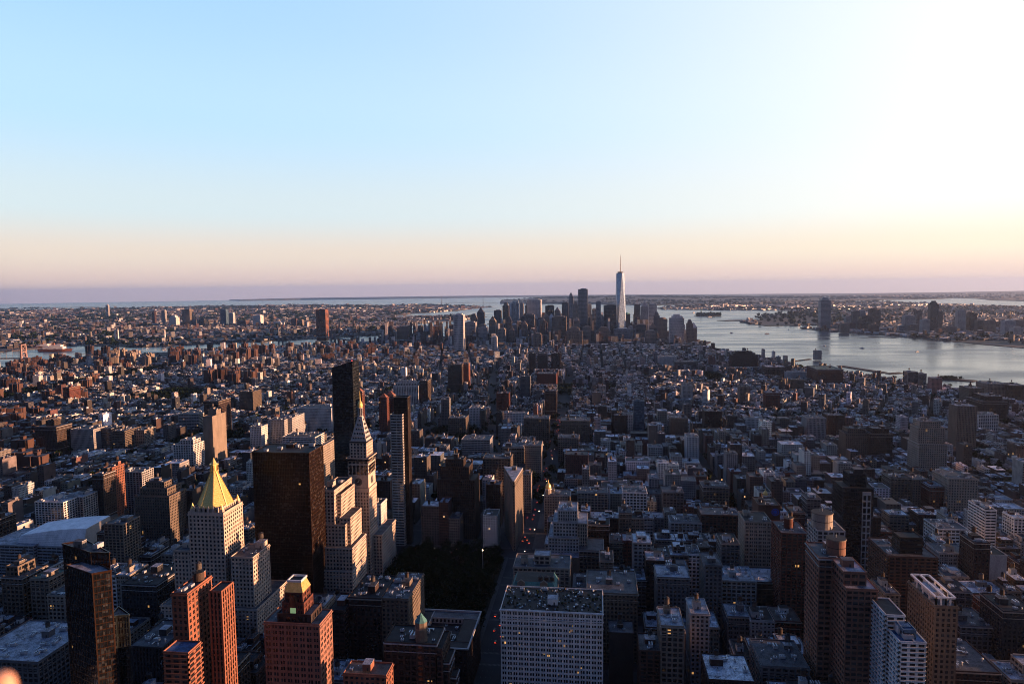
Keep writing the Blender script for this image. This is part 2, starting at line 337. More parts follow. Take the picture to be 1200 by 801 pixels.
def tier(parent, pts, z0, z1, wall, sty, roof, gm=None, windows=False, rail=1.0, west='', name='wall', seed=0):
    """one stack of a building: a wall mesh, its roof, its parapet and (near the camera) every window of its own"""
    pts = ccw(pts); wm = wallm(wall); gm = gm or glass; b = MB()
    px, py, pz = parent.location
    pts = [(p[0]-px, p[1]-py) for p in pts]; z0 -= pz; z1 -= pz
    wins = [] if windows else None
    b.prism(pts, z0, z1-.01, wm if windows else gm, top=wm)
    n = len(pts)
    for i in range(n):
        p0, p1 = pts[i], pts[(i+1) % n]
        nx, ny = p1[1]-p0[1], -(p1[0]-p0[0])
        if ny > abs(nx)*1.2: facade(b, p0, p1, z0, z1, 'n' if not windows else 'n', wm); continue   # far (south) side
        facade(b, p0, p1, z0, z1, sty, wm, wins=wins)
    b.build(name, parent)
    if sty in 'plPkw' and z1-z0 > 16 and rail:
        b = MB(); hsh = int(abs(pts[0][0]*13+z1*7+px*3)) % 4; cm = (wm, wallm('cream'), wm, wallm('pale'))[hsh] if wall not in ('bronze', 'darkglass') else wm
        zs_ = [(z1-.9, .8, .95)] + ([(z1-STY[sty][2]*1.5-.2, .4, .62)] if hsh != 2 else []) + ([(z0+(z1-z0)*.28, .4, .58)] if z1-z0 > 30 else [])
        for (zz, hh_, oo) in zs_: b = MB(); parapet(b, pts, zz, hh_, cm, t=oo, o=oo); b.build('cornice' if oo > .7 else 'belt_course', parent)
    if wins:
        faces = {}
        rest = MB(); cnt = 0
        wins.sort(key=lambda t: -t[2]*1.0)
        rng = random.Random(len(wins)); done = parent.get('_w', 0)
        for (x, y, z, a, w, h) in wins:
            if done+cnt < 100:
                key = (round(w, 2), round(h, 2), gm.name)
                if key not in WINM:
                    q = MB(); q.box(0, 0, -h/2-.05, h/2+.05, w/2+.05, .03, gm); q.box(0, -.04, -.04, .04, w/2, .03, wm); WINM[key] = q.mesh('window')
                inst('window', WINM[key], (x, y, z), parent, a); cnt += 1
            else: rest.box(x, y, z-h/2-.05, z+h/2+.05, w/2+.05, .03, gm, a)
        parent['_w'] = done+cnt
        rest.build('window', parent, kind='stuff')
    b = MB(); b.poly([(p[0], p[1], z1+.15) for p in pts], roofm(roof)); b.build('roof', parent)
    if rail: b = MB(); parapet(b, pts, z1, rail, wm); b.build('parapet', parent)
WINM = {}
def clutter(parent, x0, x1, y0, y1, z, seed, tanks=1, wall='brick', dens=1.0):
    rg = random.Random(seed); px, py, pz = parent.location
    x0 -= px; x1 -= px; y0 -= py; y1 -= py; z = z-pz+.15
    w, d = x1-x0, y1-y0
    if w < 5 or d < 5: return
    bx, by = min(w*.28, rg.uniform(2.2, 4.5)), min(d*.28, rg.uniform(2.2, 5)); h = rg.uniform(2.8, 5.5)
    cx, cy = rg.uniform(x0+bx+1, x1-bx-1), rg.uniform(y0+by+d*.2, y1-by-1) if d*.8 > 2*by+2 else (y0+y1)/2
    inst('stair_bulkhead', bulk_mesh(bx, by, h, wallm(wall), roofm(rg.choice(['grey', 'tar', 'silver']))), (cx, cy, z), parent)
    for i in range(tanks):
        if i == 0: inst('water_tank', TANKS[rg.random() < .4], (cx, cy, z+h+.2), parent, rg.random()*6, rg.uniform(.8, 1.1))
        else: inst('water_tank', TANKS[rg.random() < .4], (rg.uniform(x0+2.5, x1-2.5), rg.uniform(y0+2.5, y1-2.5), z), parent, rg.random()*6, rg.uniform(.8, 1.1))
    for i in range(int(dens*min(14, 3+w*d/90))):
        x, y = rg.uniform(x0+2, x1-2), rg.uniform(y0+2, y1-2)
        if abs(x-cx) < bx+2 and abs(y-cy) < by+2: continue
        if rg.random() < .18: inst('duct', DUCT, (x*.6+cx*.4, y, z), parent, rg.choice((0, math.pi/2)), rg.uniform(.5, .9)); continue
        if rg.random() < .7: inst('air_conditioner', ACS[rg.randrange(3)], (x, y, z), parent, rg.choice((0, math.pi/2)), rg.uniform(.7, 1.2))
        else: inst('roof_vent', VENT, (x, y, z), parent, 0, rg.uniform(.8, 1.6))
FOOT = []      # footprints already taken (x0,x1,y0,y1)
GUARD = []     # (px0, px1, lowest visible row, depth, short name)
def guard(pts, z1, vb, short):
    q = [proj(p[0], p[1], z1) for p in pts]
    GUARD.append((min(t[0] for t in q), max(t[0] for t in q), vb, min(t[2] for t in q), short, sum(t[1] for t in q)/len(q)))
def foot(pts): FOOT.append((min(p[0] for p in pts), max(p[0] for p in pts), min(p[1] for p in pts), max(p[1] for p in pts)))
NAMES = {}
def hero(name, cat, label, px0, px1, py, H=None, D=None, dep=25, wall='brick', sty='p', roof='grey', gm=None, win=False, tanks=1,
         vis=60, top=None, short=None, group=None, cl=1.0, setb=None):
    """a building whose street front runs between two columns of the photograph at roof row py"""
    if H is not None: P0 = at_z(px0, py, GZ+H)
    else: P0 = at_d(px0, py, D)
    x0, y0, z1 = P0; x1 = at_y(px1, py, y0)[0]; dr = drop(x0, y0); z0 = GZ-dr
    pts = rect(x0, x1, y0, y0+dep)
    o = root(name, ((x0+x1)/2, y0+dep/2, z0), label, cat, group)
    foot(pts); guard(pts, z1, py+vis, short or label)
    tier(o, pts, z0, z1, wall, sty, roof, gm, windows=win)
    zt = z1
    if setb:                                     # narrower storeys on top: list of (inset left, right, front, back, height)
        for (a, b_, c, d, h) in setb:
            q = rect(x0+a, x1-b_, y0+c, y0+dep-d); tier(o, q, zt, zt+h, wall, sty, roof, gm); zt += h
            x0, x1, y0_, y1_ = x0+a, x1-b_, y0+c, y0+dep-d; y0 = y0_; dep = y1_-y0_
    if cl: clutter(o, x0+.6, x1-.6, y0+.6, y0+dep-.6, zt, int(px0*7+py), tanks, wall if wall not in ('black',) else 'darkgrey', cl)
    o['_zt'] = zt
    if top: top(o, x0, x1, y0, y0+dep, zt)
    return o
# ------------------------------------------------------------------ water, land, streets
wm_, n, l, p = newmat('harbour_water')
g = n.new('ShaderNodeNewGeometry'); nz = n.new('ShaderNodeTexNoise'); nz.inputs['Scale'].default_value = .012; nz.inputs['Detail'].default_value = 8; nz.inputs['Roughness'].default_value = .7
mp = n.new('ShaderNodeMapping'); mp.inputs['Scale'].default_value = (1, 2.2, 1); l.new(g.outputs['Position'], mp.inputs[0]); l.new(mp.outputs[0], nz.inputs['Vector'])
bp = n.new('ShaderNodeBump'); bp.inputs['Distance'].default_value = 3.0; bp.inputs['Strength'].default_value = .22; l.new(nz.outputs[0], bp.inputs['Height']); l.new(bp.outputs[0], p.inputs['Normal'])
p.inputs['Base Color'].default_value = (.02, .04, .065, 1); p.inputs['IOR'].default_value = 1.33; p.inputs['Specular IOR Level'].default_value = .36; p.inputs['Roughness'].default_value = .22
rr = ramp(n, .35, .65, (.12,)*3, (.34,)*3); nz2 = n.new('ShaderNodeTexNoise'); nz2.inputs['Scale'].default_value = .0022; nz2.inputs['Detail'].default_value = 4; l.new(mp.outputs[0], nz2.inputs['Vector']); l.new(nz2.outputs[0], rr.inputs[0]); l.new(rr.outputs[0], p.inputs['Roughness'])
def radial_sheet():
    b = MB(); rs = [0, 400, 900, 1800, 3500]
    while rs[-1] < 46000: rs.append(min(46000, rs[-1]*1.22))
    N = 72; vs = [(0, 0, 0)]; fs = []
    for r in rs[1:]:
        for i in range(N): a = 2*math.pi*i/N; vs.append((r*math.cos(a), r*math.sin(a), -r*r/(2*REFF)))
    for i in range(N): fs.append((0, 1+i, 1+(i+1) % N))
    for k in range(len(rs)-2):
        for i in range(N): a = 1+k*N; fs.append((a+i, a+N+i, a+N+(i+1) % N, a+(i+1) % N))
    me = bpy.data.meshes.new('water'); me.from_pydata(vs, [], fs); me.materials.append(wm_); me.update()
    for q in me.polygons: q.use_smooth = True
    return me
wo = bpy.data.objects.new('water', radial_sheet()); LINK(wo); struct('water', wo)
asphalt = surf('asphalt', (.03, .03, .034), rough=.9, var=.3, scale=.05)
landmat, n, l, p = newmat('far_ground')
g = n.new('ShaderNodeNewGeometry'); nz = n.new('ShaderNodeTexNoise'); nz.inputs['Scale'].default_value = .0016; nz.inputs['Detail'].default_value = 9; nz.inputs['Roughness'].default_value = .75; l.new(g.outputs['Position'], nz.inputs['Vector'])
rr = ramp(n, .42, .60, (.018, .030, .014), (.10, .085, .075)); l.new(nz.outputs[0], rr.inputs[0]); l.new(rr.outputs[0], p.inputs['Base Color']); p.inputs['Roughness'].default_value = .95
def land(name, pts, mat, z=GZ, step=1500, hills=None):
    bm = bmesh.new(); vs = [bm.verts.new((x, y, 0)) for x, y in pts]; f = bm.faces.new(vs); bm.normal_update()
    if f.normal.z < 0: f.normal_flip()
    xs = [p[0] for p in pts]; ys = [p[1] for p in pts]
    for ax, lo, hi in ((0, min(xs), max(xs)), (1, min(ys), max(ys))):
        k = math.ceil(lo/step)*step
        while k < hi:
            bmesh.ops.bisect_plane(bm, geom=bm.verts[:]+bm.edges[:]+bm.faces[:], dist=.001, plane_co=(k, 0, 0) if ax == 0 else (0, k, 0), plane_no=(1, 0, 0) if ax == 0 else (0, 1, 0)); k += step
    bmesh.ops.triangulate(bm, faces=bm.faces[:])
    edge = [e for e in bm.edges if e.is_boundary]
    ext = bmesh.ops.extrude_edge_only(bm, edges=edge); low = set(v for v in ext['geom'] if isinstance(v, bmesh.types.BMVert))
    for v in bm.verts:
        h = hills(v.co.x, v.co.y) if hills and v not in low else 0
        v.co.z = (z if v not in low else -3)+h-drop(v.co.x, v.co.y)
    me = bpy.data.meshes.new(name); bm.to_mesh(me); bm.free(); me.materials.append(mat)
    o = bpy.data.objects.new(name, me); LINK(o); struct(name, o); return o
G = lambda L: [geo(a, -b) for a, b in L]
MANH = G([(40.7740,73.9935),(40.7620,74.0010),(40.7570,74.0050),(40.7530,74.0075),(40.7465,74.0082),(40.7420,74.0088),(40.7395,74.0098),(40.7330,74.0105),(40.7257,74.0115),(40.7205,74.0135),(40.7180,74.0168),(40.7127,74.0178),(40.7055,74.0190),(40.7035,74.0178),(40.7008,74.0163),(40.7006,74.0125),(40.7030,74.0060),(40.7080,73.9995),(40.7100,73.9925),(40.7103,73.9785),(40.7145,73.9745),(40.7190,73.9735),(40.7275,73.9715),(40.7355,73.9740),(40.7435,73.9710),(40.7490,73.9680),(40.7600,73.9580),(40.7800,73.9700)])
LONGI = G([(40.7560,73.9480),(40.7390,73.9615),(40.7290,73.9620),(40.7220,73.9645),(40.7110,73.9695),(40.7055,73.9700),(40.7020,73.9735),(40.7055,73.9790),(40.7045,73.9870),(40.7030,73.9960),(40.6970,74.0010),(40.6880,74.0050),(40.6840,74.0130),(40.6770,74.0190),(40.6715,74.0160),(40.6700,74.0050),(40.6620,74.0120),(40.6520,74.0250),(40.6450,74.0300),(40.6350,74.0400),(40.6080,74.0370),(40.5900,74.0080),(40.5790,74.0120),(40.5700,73.9800),(40.5745,73.9500),(40.5770,73.9310),(40.5850,73.9000),(40.6150,73.8850),(40.6350,73.8500),(40.6250,73.7700),(40.7000,73.7400),(40.7600,73.7500)])
NJ = G([(40.7900,74.0050),(40.7550,74.0230),(40.7440,74.0240),(40.7350,74.0275),(40.7270,74.0300),(40.7180,74.0325),(40.7155,74.0325),(40.7115,74.0335),(40.7108,74.0400),(40.7088,74.0400),(40.7075,74.0340),(40.7020,74.0370),(40.6980,74.0450),(40.6910,74.0530),(40.6885,74.0610),(40.6830,74.0690),(40.6720,74.0590),(40.6655,74.0560),(40.6650,74.0700),(40.6600,74.0600),(40.6560,74.0700),(40.6480,74.0950),(40.6430,74.1300),(40.6470,74.1420),(40.6650,74.1250),(40.6900,74.1130),(40.7100,74.1150),(40.7300,74.1200),(40.7900,74.1000)])
NJ2 = G([(40.7600,74.1350),(40.7250,74.1250),(40.7050,74.1350),(40.6830,74.1480),(40.6600,74.1620),(40.6450,74.1850),(40.6250,74.2010),(40.5900,74.2050),(40.5550,74.2200),(40.5050,74.2650),(40.4700,74.2600),(40.4450,74.1700),(40.4400,74.0800),(40.4130,74.0200),(40.4200,73.9850),(40.3750,73.9780),(40.3650,74.1000),(40.4500,74.3600),(40.7000,74.4600),(40.8500,74.3000)])
SI = G([(40.6440,74.0730),(40.6270,74.0720),(40.6060,74.0560),(40.5950,74.0620),(40.5750,74.0850),(40.5450,74.1150),(40.5250,74.1650),(40.4980,74.2400),(40.5150,74.2500),(40.5550,74.2130),(40.5900,74.1980),(40.6350,74.1950),(40.6430,74.1750),(40.6400,74.1300),(40.6480,74.0900)])
ROCK = G([(40.5390,73.9450),(40.5550,73.9300),(40.5720,73.8700),(40.5900,73.8200),(40.6000,73.7600),(40.5850,73.7600),(40.5800,73.8200),(40.5600,73.8750)])
GOVS = G([(40.6935,74.0160),(40.6920,74.0120),(40.6880,74.0150),(40.6840,74.0230),(40.6870,74.0265),(40.6915,74.0200)])
LIB = G([(40.6905,74.0465),(40.6905,74.0440),(40.6890,74.0435),(40.6883,74.0455),(40.6893,74.0475)])
ELL = G([(40.7003,74.0410),(40.7000,74.0375),(40.6985,74.0375),(40.6983,74.0405),(40.6995,74.0420)])
land('ground', MANH, asphalt, step=700)
land('land', LONGI, landmat)
def nj_hill(x, y): return 0
def ridge(cx, cy, r, h): return lambda x, y: h*math.exp(-((x-cx)**2+(y-cy)**2)/(2*r*r))
sc = geo(40.590, -74.105); si_h = ridge(sc[0], sc[1], 3200, 105)
wc = [geo(40.70, -74.36), geo(40.63, -74.42), geo(40.57, -74.55), geo(40.395, -74.02), geo(40.37, -74.12), geo(40.38, -74.25), geo(40.80, -74.25)]
def nj2_h(x, y): return sum(h*math.exp(-((x-c[0])**2+(y-c[1])**2)/(2*r*r)) for c, r, h in zip(wc, (5000, 6000, 7000, 3500, 5000, 5000, 7000), (170, 170, 160, 75, 75, 60, 160)))
land('land', NJ, landmat); land('land', NJ2, landmat, hills=nj2_h); land('land', SI, landmat, step=700, hills=si_h)
land('land', ROCK, landmat); land('land', GOVS, landmat, step=600); land('island', LIB, landmat, step=600); land('island', ELL, landmat, step=600)
def inpoly(X, Y, poly):
    X = np.asarray(X, float); Y = np.asarray(Y, float); c = np.zeros(X.shape, bool); n = len(poly)
    for i in range(n):
        x0, y0 = poly[i]; x1, y1 = poly[i-1]
        if y0 == y1: continue
        k = ((y0 > Y) != (y1 > Y)) & (X < (x1-x0)*(Y-y0)/(y1-y0)+x0); c ^= k
    return c
# street plan ---------------------------------------------------------
AVE = [(-1960, 11), (-1760, 9), (-1610, 9), (-1410, 9), (-1215, 9), (-1030, 13), (-830, 12), (-645, 12), (-515, 9), (-388, 16), (-235, 10), (-92, 13), (190, 13), (435, 13), (680, 13), (925, 13), (1170, 13), (1415, 13), (1600, 14), (1900, 10)]
def sty_(n): return 815+(23-n)*80.5
def shw(n): return 14 if n in (34, 23, 14) else 8
BWAY = [(190, -10), (-92, 830), (-236, 1500), (-250, 1700), (-330, 2150), (-395, 2700), (-365, 3500), (-330, 3900)]
def dseg(x, y, a, b):
    ax, ay = a; bx, by = b; t = max(0, min(1, ((x-ax)*(bx-ax)+(y-ay)*(by-ay))/((bx-ax)**2+(by-ay)**2)))
    return math.hypot(x-ax-t*(bx-ax), y-ay-t*(by-ay))
def dbway(x, y): return min(dseg(x, y, a, b) for a, b in zip(BWAY, BWAY[1:]))
PARK = [(-232, -105, sty_(26)+9, sty_(23)-14), (-375, -255, sty_(17)+9, sty_(14)-14), (-1215+12, -1410+205, 1, 2)]
PARK[2] = (-1405, -1220, sty_(10)+8, sty_(7)-8)                       # the park between the lettered avenues
PARKS2 = [(-900, -760, sty_(17)+8, sty_(15)-8), (-165, 60, 2090, 2250), PARK[2], (380, 450, 2330, 2600), (-1900, -1780, 1700, 2800), (-700, -640, 3300, 3800)]
def inrect(x, y, r, m=0): return r[0]-m < x < r[1]+m and r[2]-m < y < r[3]+m
# pavements with kerbs on the near blocks, painted lines on the avenues
pav = MB(); pm = surf('pavement_concrete', (.06, .06, .065), var=.2, scale=.2)
for i in range(6, len(AVE)-3):
    for s in range(20, 34):
        x0, x1 = AVE[i][0]+AVE[i][1], AVE[i+1][0]-AVE[i+1][1]; y0, y1 = sty_(s+1)+shw(s+1), sty_(s)-shw(s)
        if i == 10 and 23 <= s <= 25:
            if s == 23: pav.box((x0+x1)/2, (sty_(26)+sty_(23))/2, GZ-.2, GZ+.14, (x1-x0)/2, (sty_(23)-sty_(26))/2-12, pm)
            continue
        if x0 < 190 < x1 or AVE[i][0] in (-92, -235):
            # split along the diagonal avenue
            bx = [a[0]+(b[0]-a[0])*(((y0+y1)/2-a[1])/(b[1]-a[1])) for a, b in zip(BWAY, BWAY[1:]) if a[1] <= (y0+y1)/2 <= b[1]]
            if bx and x0+6 < bx[0] < x1-6:
                k = (BWAY[1][0]-BWAY[0][0])/(BWAY[1][1]-BWAY[0][1]); h = (y1-y0)/2*k
                pav.prism(ccw([(x0, y0), (bx[0]-11-h, y0), (bx[0]-11+h, y1), (x0, y1)]), GZ-.2, GZ+.14, pm)
                pav.prism(ccw([(bx[0]+11-h, y0), (x1, y0), (x1, y1), (bx[0]+11+h, y1)]), GZ-.2, GZ+.14, pm); continue
        pav.box((x0+x1)/2, (y0+y1)/2, GZ-.2, GZ+.14, (x1-x0)/2, (y1-y0)/2, pm)
struct('pavement', pav.build('pavement'))
mk = MB(); paint = surf('road_paint', (.10, .10, .10), var=.3)
def strip(x0, x1, y0, y1): mk.poly([(x0, y0, GZ+.006), (x1, y0, GZ+.006), (x1, y1, GZ+.006), (x0, y1, GZ+.006)], paint)
for ax in (-388, -235, -92, 190, 435):
    hw = dict(AVE)[ax]
    for s in range(22, 32):
        y = sty_(s+1)+shw(s+1)+6; y1 = sty_(s)-shw(s)-6
        while y < y1:
            for k in (-.33, 0, .33): strip(ax+hw*k-.08, ax+hw*k+.08, y, y+3)
            y += 9
        for side in (-1, 1):
            yc = sty_(s)+side*(shw(s)+1.5); x = ax-hw+1
            while x < ax+hw-1: strip(x, x+.5, yc-1.5, yc+1.5); x += 1.1
struct('markings', mk.build('road_markings'))
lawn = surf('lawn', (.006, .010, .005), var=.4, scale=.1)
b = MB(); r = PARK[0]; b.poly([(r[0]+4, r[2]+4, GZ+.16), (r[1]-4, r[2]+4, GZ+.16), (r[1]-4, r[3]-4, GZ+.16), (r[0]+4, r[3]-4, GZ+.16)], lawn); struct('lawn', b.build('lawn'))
b = MB(); ppth = surf('park_path', (.015, .015, .016))
for (xa, ya, xb, yb) in ((r[0]+6, r[2]+6, r[1]-6, r[3]-6), (r[0]+6, r[3]-6, r[1]-6, r[2]+6), ((r[0]+r[1])/2, r[2]+6, (r[0]+r[1])/2+.1, r[3]-6)):
    dx, dy = xb-xa, yb-ya; L = math.hypot(dx, dy); nx, ny = dy/L*2.2, -dx/L*2.2
    z = GZ+.165+.004*len(b.f); b.poly([(xa-nx, ya-ny, z), (xa+nx, ya+ny, z), (xb+nx, yb+ny, z), (xb-nx, yb-ny, z)][::1], ppth)
struct('path', b.build('path'))
# ------------------------------------------------------------------ landmark buildings
def shaped(name, cat, label, tiers, ctr, vb, short):
    """tiers: (points, z0, z1, wall, style, roof, glass, windows)"""
    o = root(name, (ctr[0], ctr[1], GZ), label, cat)
    for (pts, z0, z1, wall, sty, roof, gm, win) in tiers: tier(o, pts, z0, z1, wall, sty, roof, gm, windows=win); foot(pts)
    guard(tiers[0][0], tiers[0][2], vb, short); return o
# gilded pyramid tower
def pyramid_tower():
    zs = GZ+132
    a = at_z(221, 602, zs); x0, y0 = a[0], a[1]; x1 = at_y(261.6, 606, y0)[0]; dp = 32
    o = root('pyramid_tower', ((x0+x1)/2, y0+dp/2, GZ), 'pale stone skyscraper crowned by an eight-sided gilded pyramid', 'skyscraper')
    W_ = dict(windows=False)
    lw = at_y(204, 645, y0+2)[0]; rw = at_y(296, 653.5, y0-4)[0]; zw = at_y(296, 653.5, y0-4)[2]
    zl = at_y(204, 645, y0+2)[2]
    base = rect(lw-8, rw+4, y0-8, y0+50); tier(o, base, GZ, GZ+52, 'limestone', 'p', 'grey')
    tier(o, rect(lw, x0, y0+2, y0+dp+8), GZ+52, zl, 'limestone', 'p', 'grey')
    xr0 = at_y(271, 652, y0-4)[0]
    tier(o, rect(xr0, rw, y0-4, y0+26), GZ+52, zw, 'limestone', 'p', 'grey', windows=False)
    tier(o, rect(x0, x1, y0, y0+dp), GZ+52, zs, 'limestone', 'p', 'grey', windows=True, rail=2.2)
    tier(o, rect(x0+3, x1-3, y0+3, y0+dp-3), zs, zs+5, 'limestone', 'p', 'grey')
    cx, cy = (x0+x1)/2, y0+dp/2; lx, ly = cx-o.location.x, cy-o.location.y; k = x1-x0
    zb = zs+5-GZ; za = 187
    za = at_d(250.6, 534.5, proj(cx, cy, zs)[2])[2]-GZ
    b = MB(); rb = k*.47; hp = (za-zb)*.70
    b.cyl(lx, ly, zb, zb+hp, rb, rb*.16, gold, 8, ph=math.pi/8)
    for i in range(8): an = math.pi/8+i*math.pi/4; b.bar((lx+rb*math.cos(an), ly+rb*math.sin(an), zb), (lx+rb*.17*math.cos(an), ly+rb*.17*math.sin(an), zb+hp), .75, gold)
    for j in range(1, 20): t = j/20; rj = rb*(1-.84*t); b.cyl(lx, ly, zb+hp*t, zb+hp*t+.3, rj+.26, rj+.1, gold, 8, ph=math.pi/8)
    b.build('pyramid', o)
    b = MB(); rl = rb*.2; z = zb+hp
    b.cyl(lx, ly, z, z+1, rl+.8, rl+.8, gold, 8, ph=math.pi/8)
    for i in range(8): an = math.pi/8+i*math.pi/4; b.bar((lx+rl*math.cos(an), ly+rl*math.sin(an), z+1), (lx+rl*math.cos(an), ly+rl*math.sin(an), z+6), .7, gold)
    b.cyl(lx, ly, z+1, z+6, rl*.5, rl*.5, gold, 8); b.cyl(lx, ly, z+6, z+7, rl+.9, rl+.7, gold, 8, ph=math.pi/8)
    b.cyl(lx, ly, z+7, za, rl*.8, .08, gold, 8, ph=math.pi/8); b.build('lantern', o)
    for (ax, ay) in ((x0+2.5, y0+2.5), (x1-2.5, y0+2.5), (x1-2.5, y0+dp-2.5), (x0+2.5, y0+dp-2.5)):
        b = MB(); b.box(ax-o.location.x, ay-o.location.y, zs-GZ, zs-GZ+4.5, 1.6, 1.6, wallm('limestone')); b.cyl(ax-o.location.x, ay-o.location.y, zs-GZ+4.5, zs-GZ+9.5, 1.9, .05, gold, 8); b.build('corner_turret', o)
    n_ = 6
    for i in range(n_):
        b = MB(); xx = x0+5+(x1-x0-10)*i/(n_-1)-o.location.x; b.box(xx, y0+.6-o.location.y, zs-GZ+.2, zs-GZ+5.5, .7, .7, wallm('limestone')); b.cyl(xx, y0+.6-o.location.y, zs-GZ+5.5, zs-GZ+7.5, .7, .05, wallm('limestone'), 4, ph=math.pi/4); b.build('pinnacle', o)
    clutter(o, xr0, rw, y0-2, y0+dp, zw, 5, 1, 'limestone'); clutter(o, lw, x0-1, y0+5, y0+dp, zl, 6, 0, 'limestone')
    for q in (base,): foot(q)
    guard(rect(lw, rw, y0, y0+dp), zs, 722, 'gilded pyramid tower')
pyramid_tower()
# clock tower
def clock_tower():
    z1 = GZ+141; a = at_z(407.5, 537, z1); x0, y0 = a[0], a[1]; x1 = at_y(431, 537, y0)[0]; dp = 25
    o = root('clock_tower', ((x0+x1)/2, y0+dp/2, GZ), 'pale marble bell tower with a clock face and steep pyramid roof', 'clock tower')
    cx, cy = (x0+x1)/2, y0+dp/2; hx, hy = (x1-x0)/2, dp/2
    R_ = lambda d: rect(cx-hx+d, cx+hx-d, cy-hy+d, cy+hy-d)
    foot(R_(-8)); guard(R_(0), z1, 660, 'marble clock tower')
    tier(o, R_(0), GZ, GZ+104, 'limestone', 'p', 'grey', windows=True, rail=0)
    tier(o, R_(-.6), GZ+104, GZ+108, 'limestone', 'n', 'grey', rail=0)
    tier(o, R_(.4), GZ+108, GZ+122, 'limestone', 'n', 'grey', rail=0)
    tier(o, R_(.2), GZ+122, z1-2.5, 'limestone', 'k', 'grey', rail=0)
    tier(o, R_(-1.2), z1-2.5, z1, 'limestone', 'n', 'grey', rail=1)
    zc = at_y(407, 519, y0)[2]
    tier(o, R_(2.2), z1, zc, 'limestone', 'p', 'grey', rail=0)
    tier(o, R_(1.5), zc, zc+1.4, 'pale', 'n', 'grey', rail=0)
    zt = at_d(422, 487, proj(cx, cy, zc)[2])[2]; ztip = at_d(422, 458, proj(cx, cy, zc)[2])[2]
    b = MB(); wl_ = wallm('pale'); lx, ly = cx-o.location.x, cy-o.location.y
    h2 = hx-2.4; t2 = 2.4
    b.prism([(lx+sx*h2, ly+sy*h2) for sx, sy in ((-1, -1), (1, -1), (1, 1), (-1, 1))], zc+1.4-GZ, zt-GZ, wl_, pts2=[(lx+sx*t2, ly+sy*t2) for sx, sy in ((-1, -1), (1, -1), (1, 1), (-1, 1))])
    b.build('steep_roof', o)
    for j in range(5):
        f = .10+.17*j; hw = h2+(t2-h2)*f
        for i in range(max(1, 5-j)):
            for ax_ in (0, 1):
                b = MB(); s = (i-(max(1, 5-j)-1)/2)*2*h2/6.2; zz = zc+1.4-GZ+(zt-zc)*f
                if ax_ == 0: b.box(lx+s, ly-hw+.2, zz, zz+1.9, .55, .5, glass); b.box(lx+s, ly-hw+.15, zz+1.9, zz+2.2, .8, .7, wl_)
                else: b.box(lx+hw-.2, ly+s, zz, zz+1.9, .5, .55, glass); b.box(lx+hw-.15, ly+s, zz+1.9, zz+2.2, .7, .8, wl_)
                b.build('dormer', o)
    b = MB(); z = zt-GZ; b.cyl(lx, ly, z, z+1, 3, 3, wl_, 8)
    for i in range(8): an = math.pi/8+i*math.pi/4; b.bar((lx+2.2*math.cos(an), ly+2.2*math.sin(an), z+1), (lx+2.2*math.cos(an), ly+2.2*math.sin(an), z+9), .55, wl_)
    b.cyl(lx, ly, z+1, z+9, 1.3, 1.3, glass, 8); b.cyl(lx, ly, z+9, z+10, 2.9, 2.7, wl_, 8); b.build('belfry', o)
    b = MB(); b.lathe(lx, ly, [(2.7, z+10), (2.9, z+12), (2.5, z+14.5), (1.5, z+16.5), (.6, z+18), (.5, z+20), (.05, ztip-GZ+1)], gold, 12); b.build('gilded_cupola', o)
    for (fx, fy, an) in ((lx, ly-hy+.4, 0), (lx+hx-.4, ly, math.pi/2)):
        q = MB(); zc_ = 115-.0
        ring = [(math.cos(2*math.pi*i/28), math.sin(2*math.pi*i/28)) for i in range(28)]
        def disc(r, off, m):
            pts = []
            for c_, s_ in ring:
                pts.append((fx+c_*r, fy-off, zc_+s_*r) if an == 0 else (fx+off, fy+c_*r, zc_+s_*r))
            q.poly(pts, m)
        disc(4.3, .30, wallm('brown')); disc(3.9, .34, wallm('grey')); disc(3.3, .38, wallm('darkgrey'))
        for i in range(12):
            a_ = i*math.pi/6; r1, r2 = 2.6, 3.2
            P_ = [(fx+math.sin(a_)*r*(1 if an == 0 else 0), fy-(.42 if an == 0 else 0), zc_+math.cos(a_)*r) if an == 0 else (fx+.42, fy+math.sin(a_)*r, zc_+math.cos(a_)*r) for r in (r1, r2)]
            q.bar(P_[0], P_[1], .25, wallm('cream'))
        for a_, L_ in ((R(250), 2.0), (R(20), 2.9)):
            e_ = (fx+math.sin(a_)*L_, fy-.46, zc_+math.cos(a_)*L_) if an == 0 else (fx+.46, fy+math.sin(a_)*L_, zc_+math.cos(a_)*L_)
            q.bar((fx, fy-.46, zc_) if an == 0 else (fx+.46, fy, zc_), e_, .28, wallm('white'))
        q.build('clock_face', o)
    # arcade of tall arches above the clock
    for ax_ in (0, 1):
        for i in range(5):
            s = (i-2)*hx*.36; q = MB()
            if ax_ == 0: q.box(lx+s, ly-hy-.35, 125, 133, 1.2, .08, glass); q.cyl(lx+s, ly-hy-.35, 133, 133.9, .9, .3, glass, 6)
            else: q.box(lx+hx+.35, ly+s, 125, 133, .08, 1.2, glass)
            q.build('arched_opening', o)
    ax0 = x1+0; tier(o, rect(x1+1, x1+11, y0+8, y0+60), GZ, GZ+52, 'limestone', 'p', 'grey'); foot(rect(x1, x1+11, y0+8, y0+60))
clock_tower()
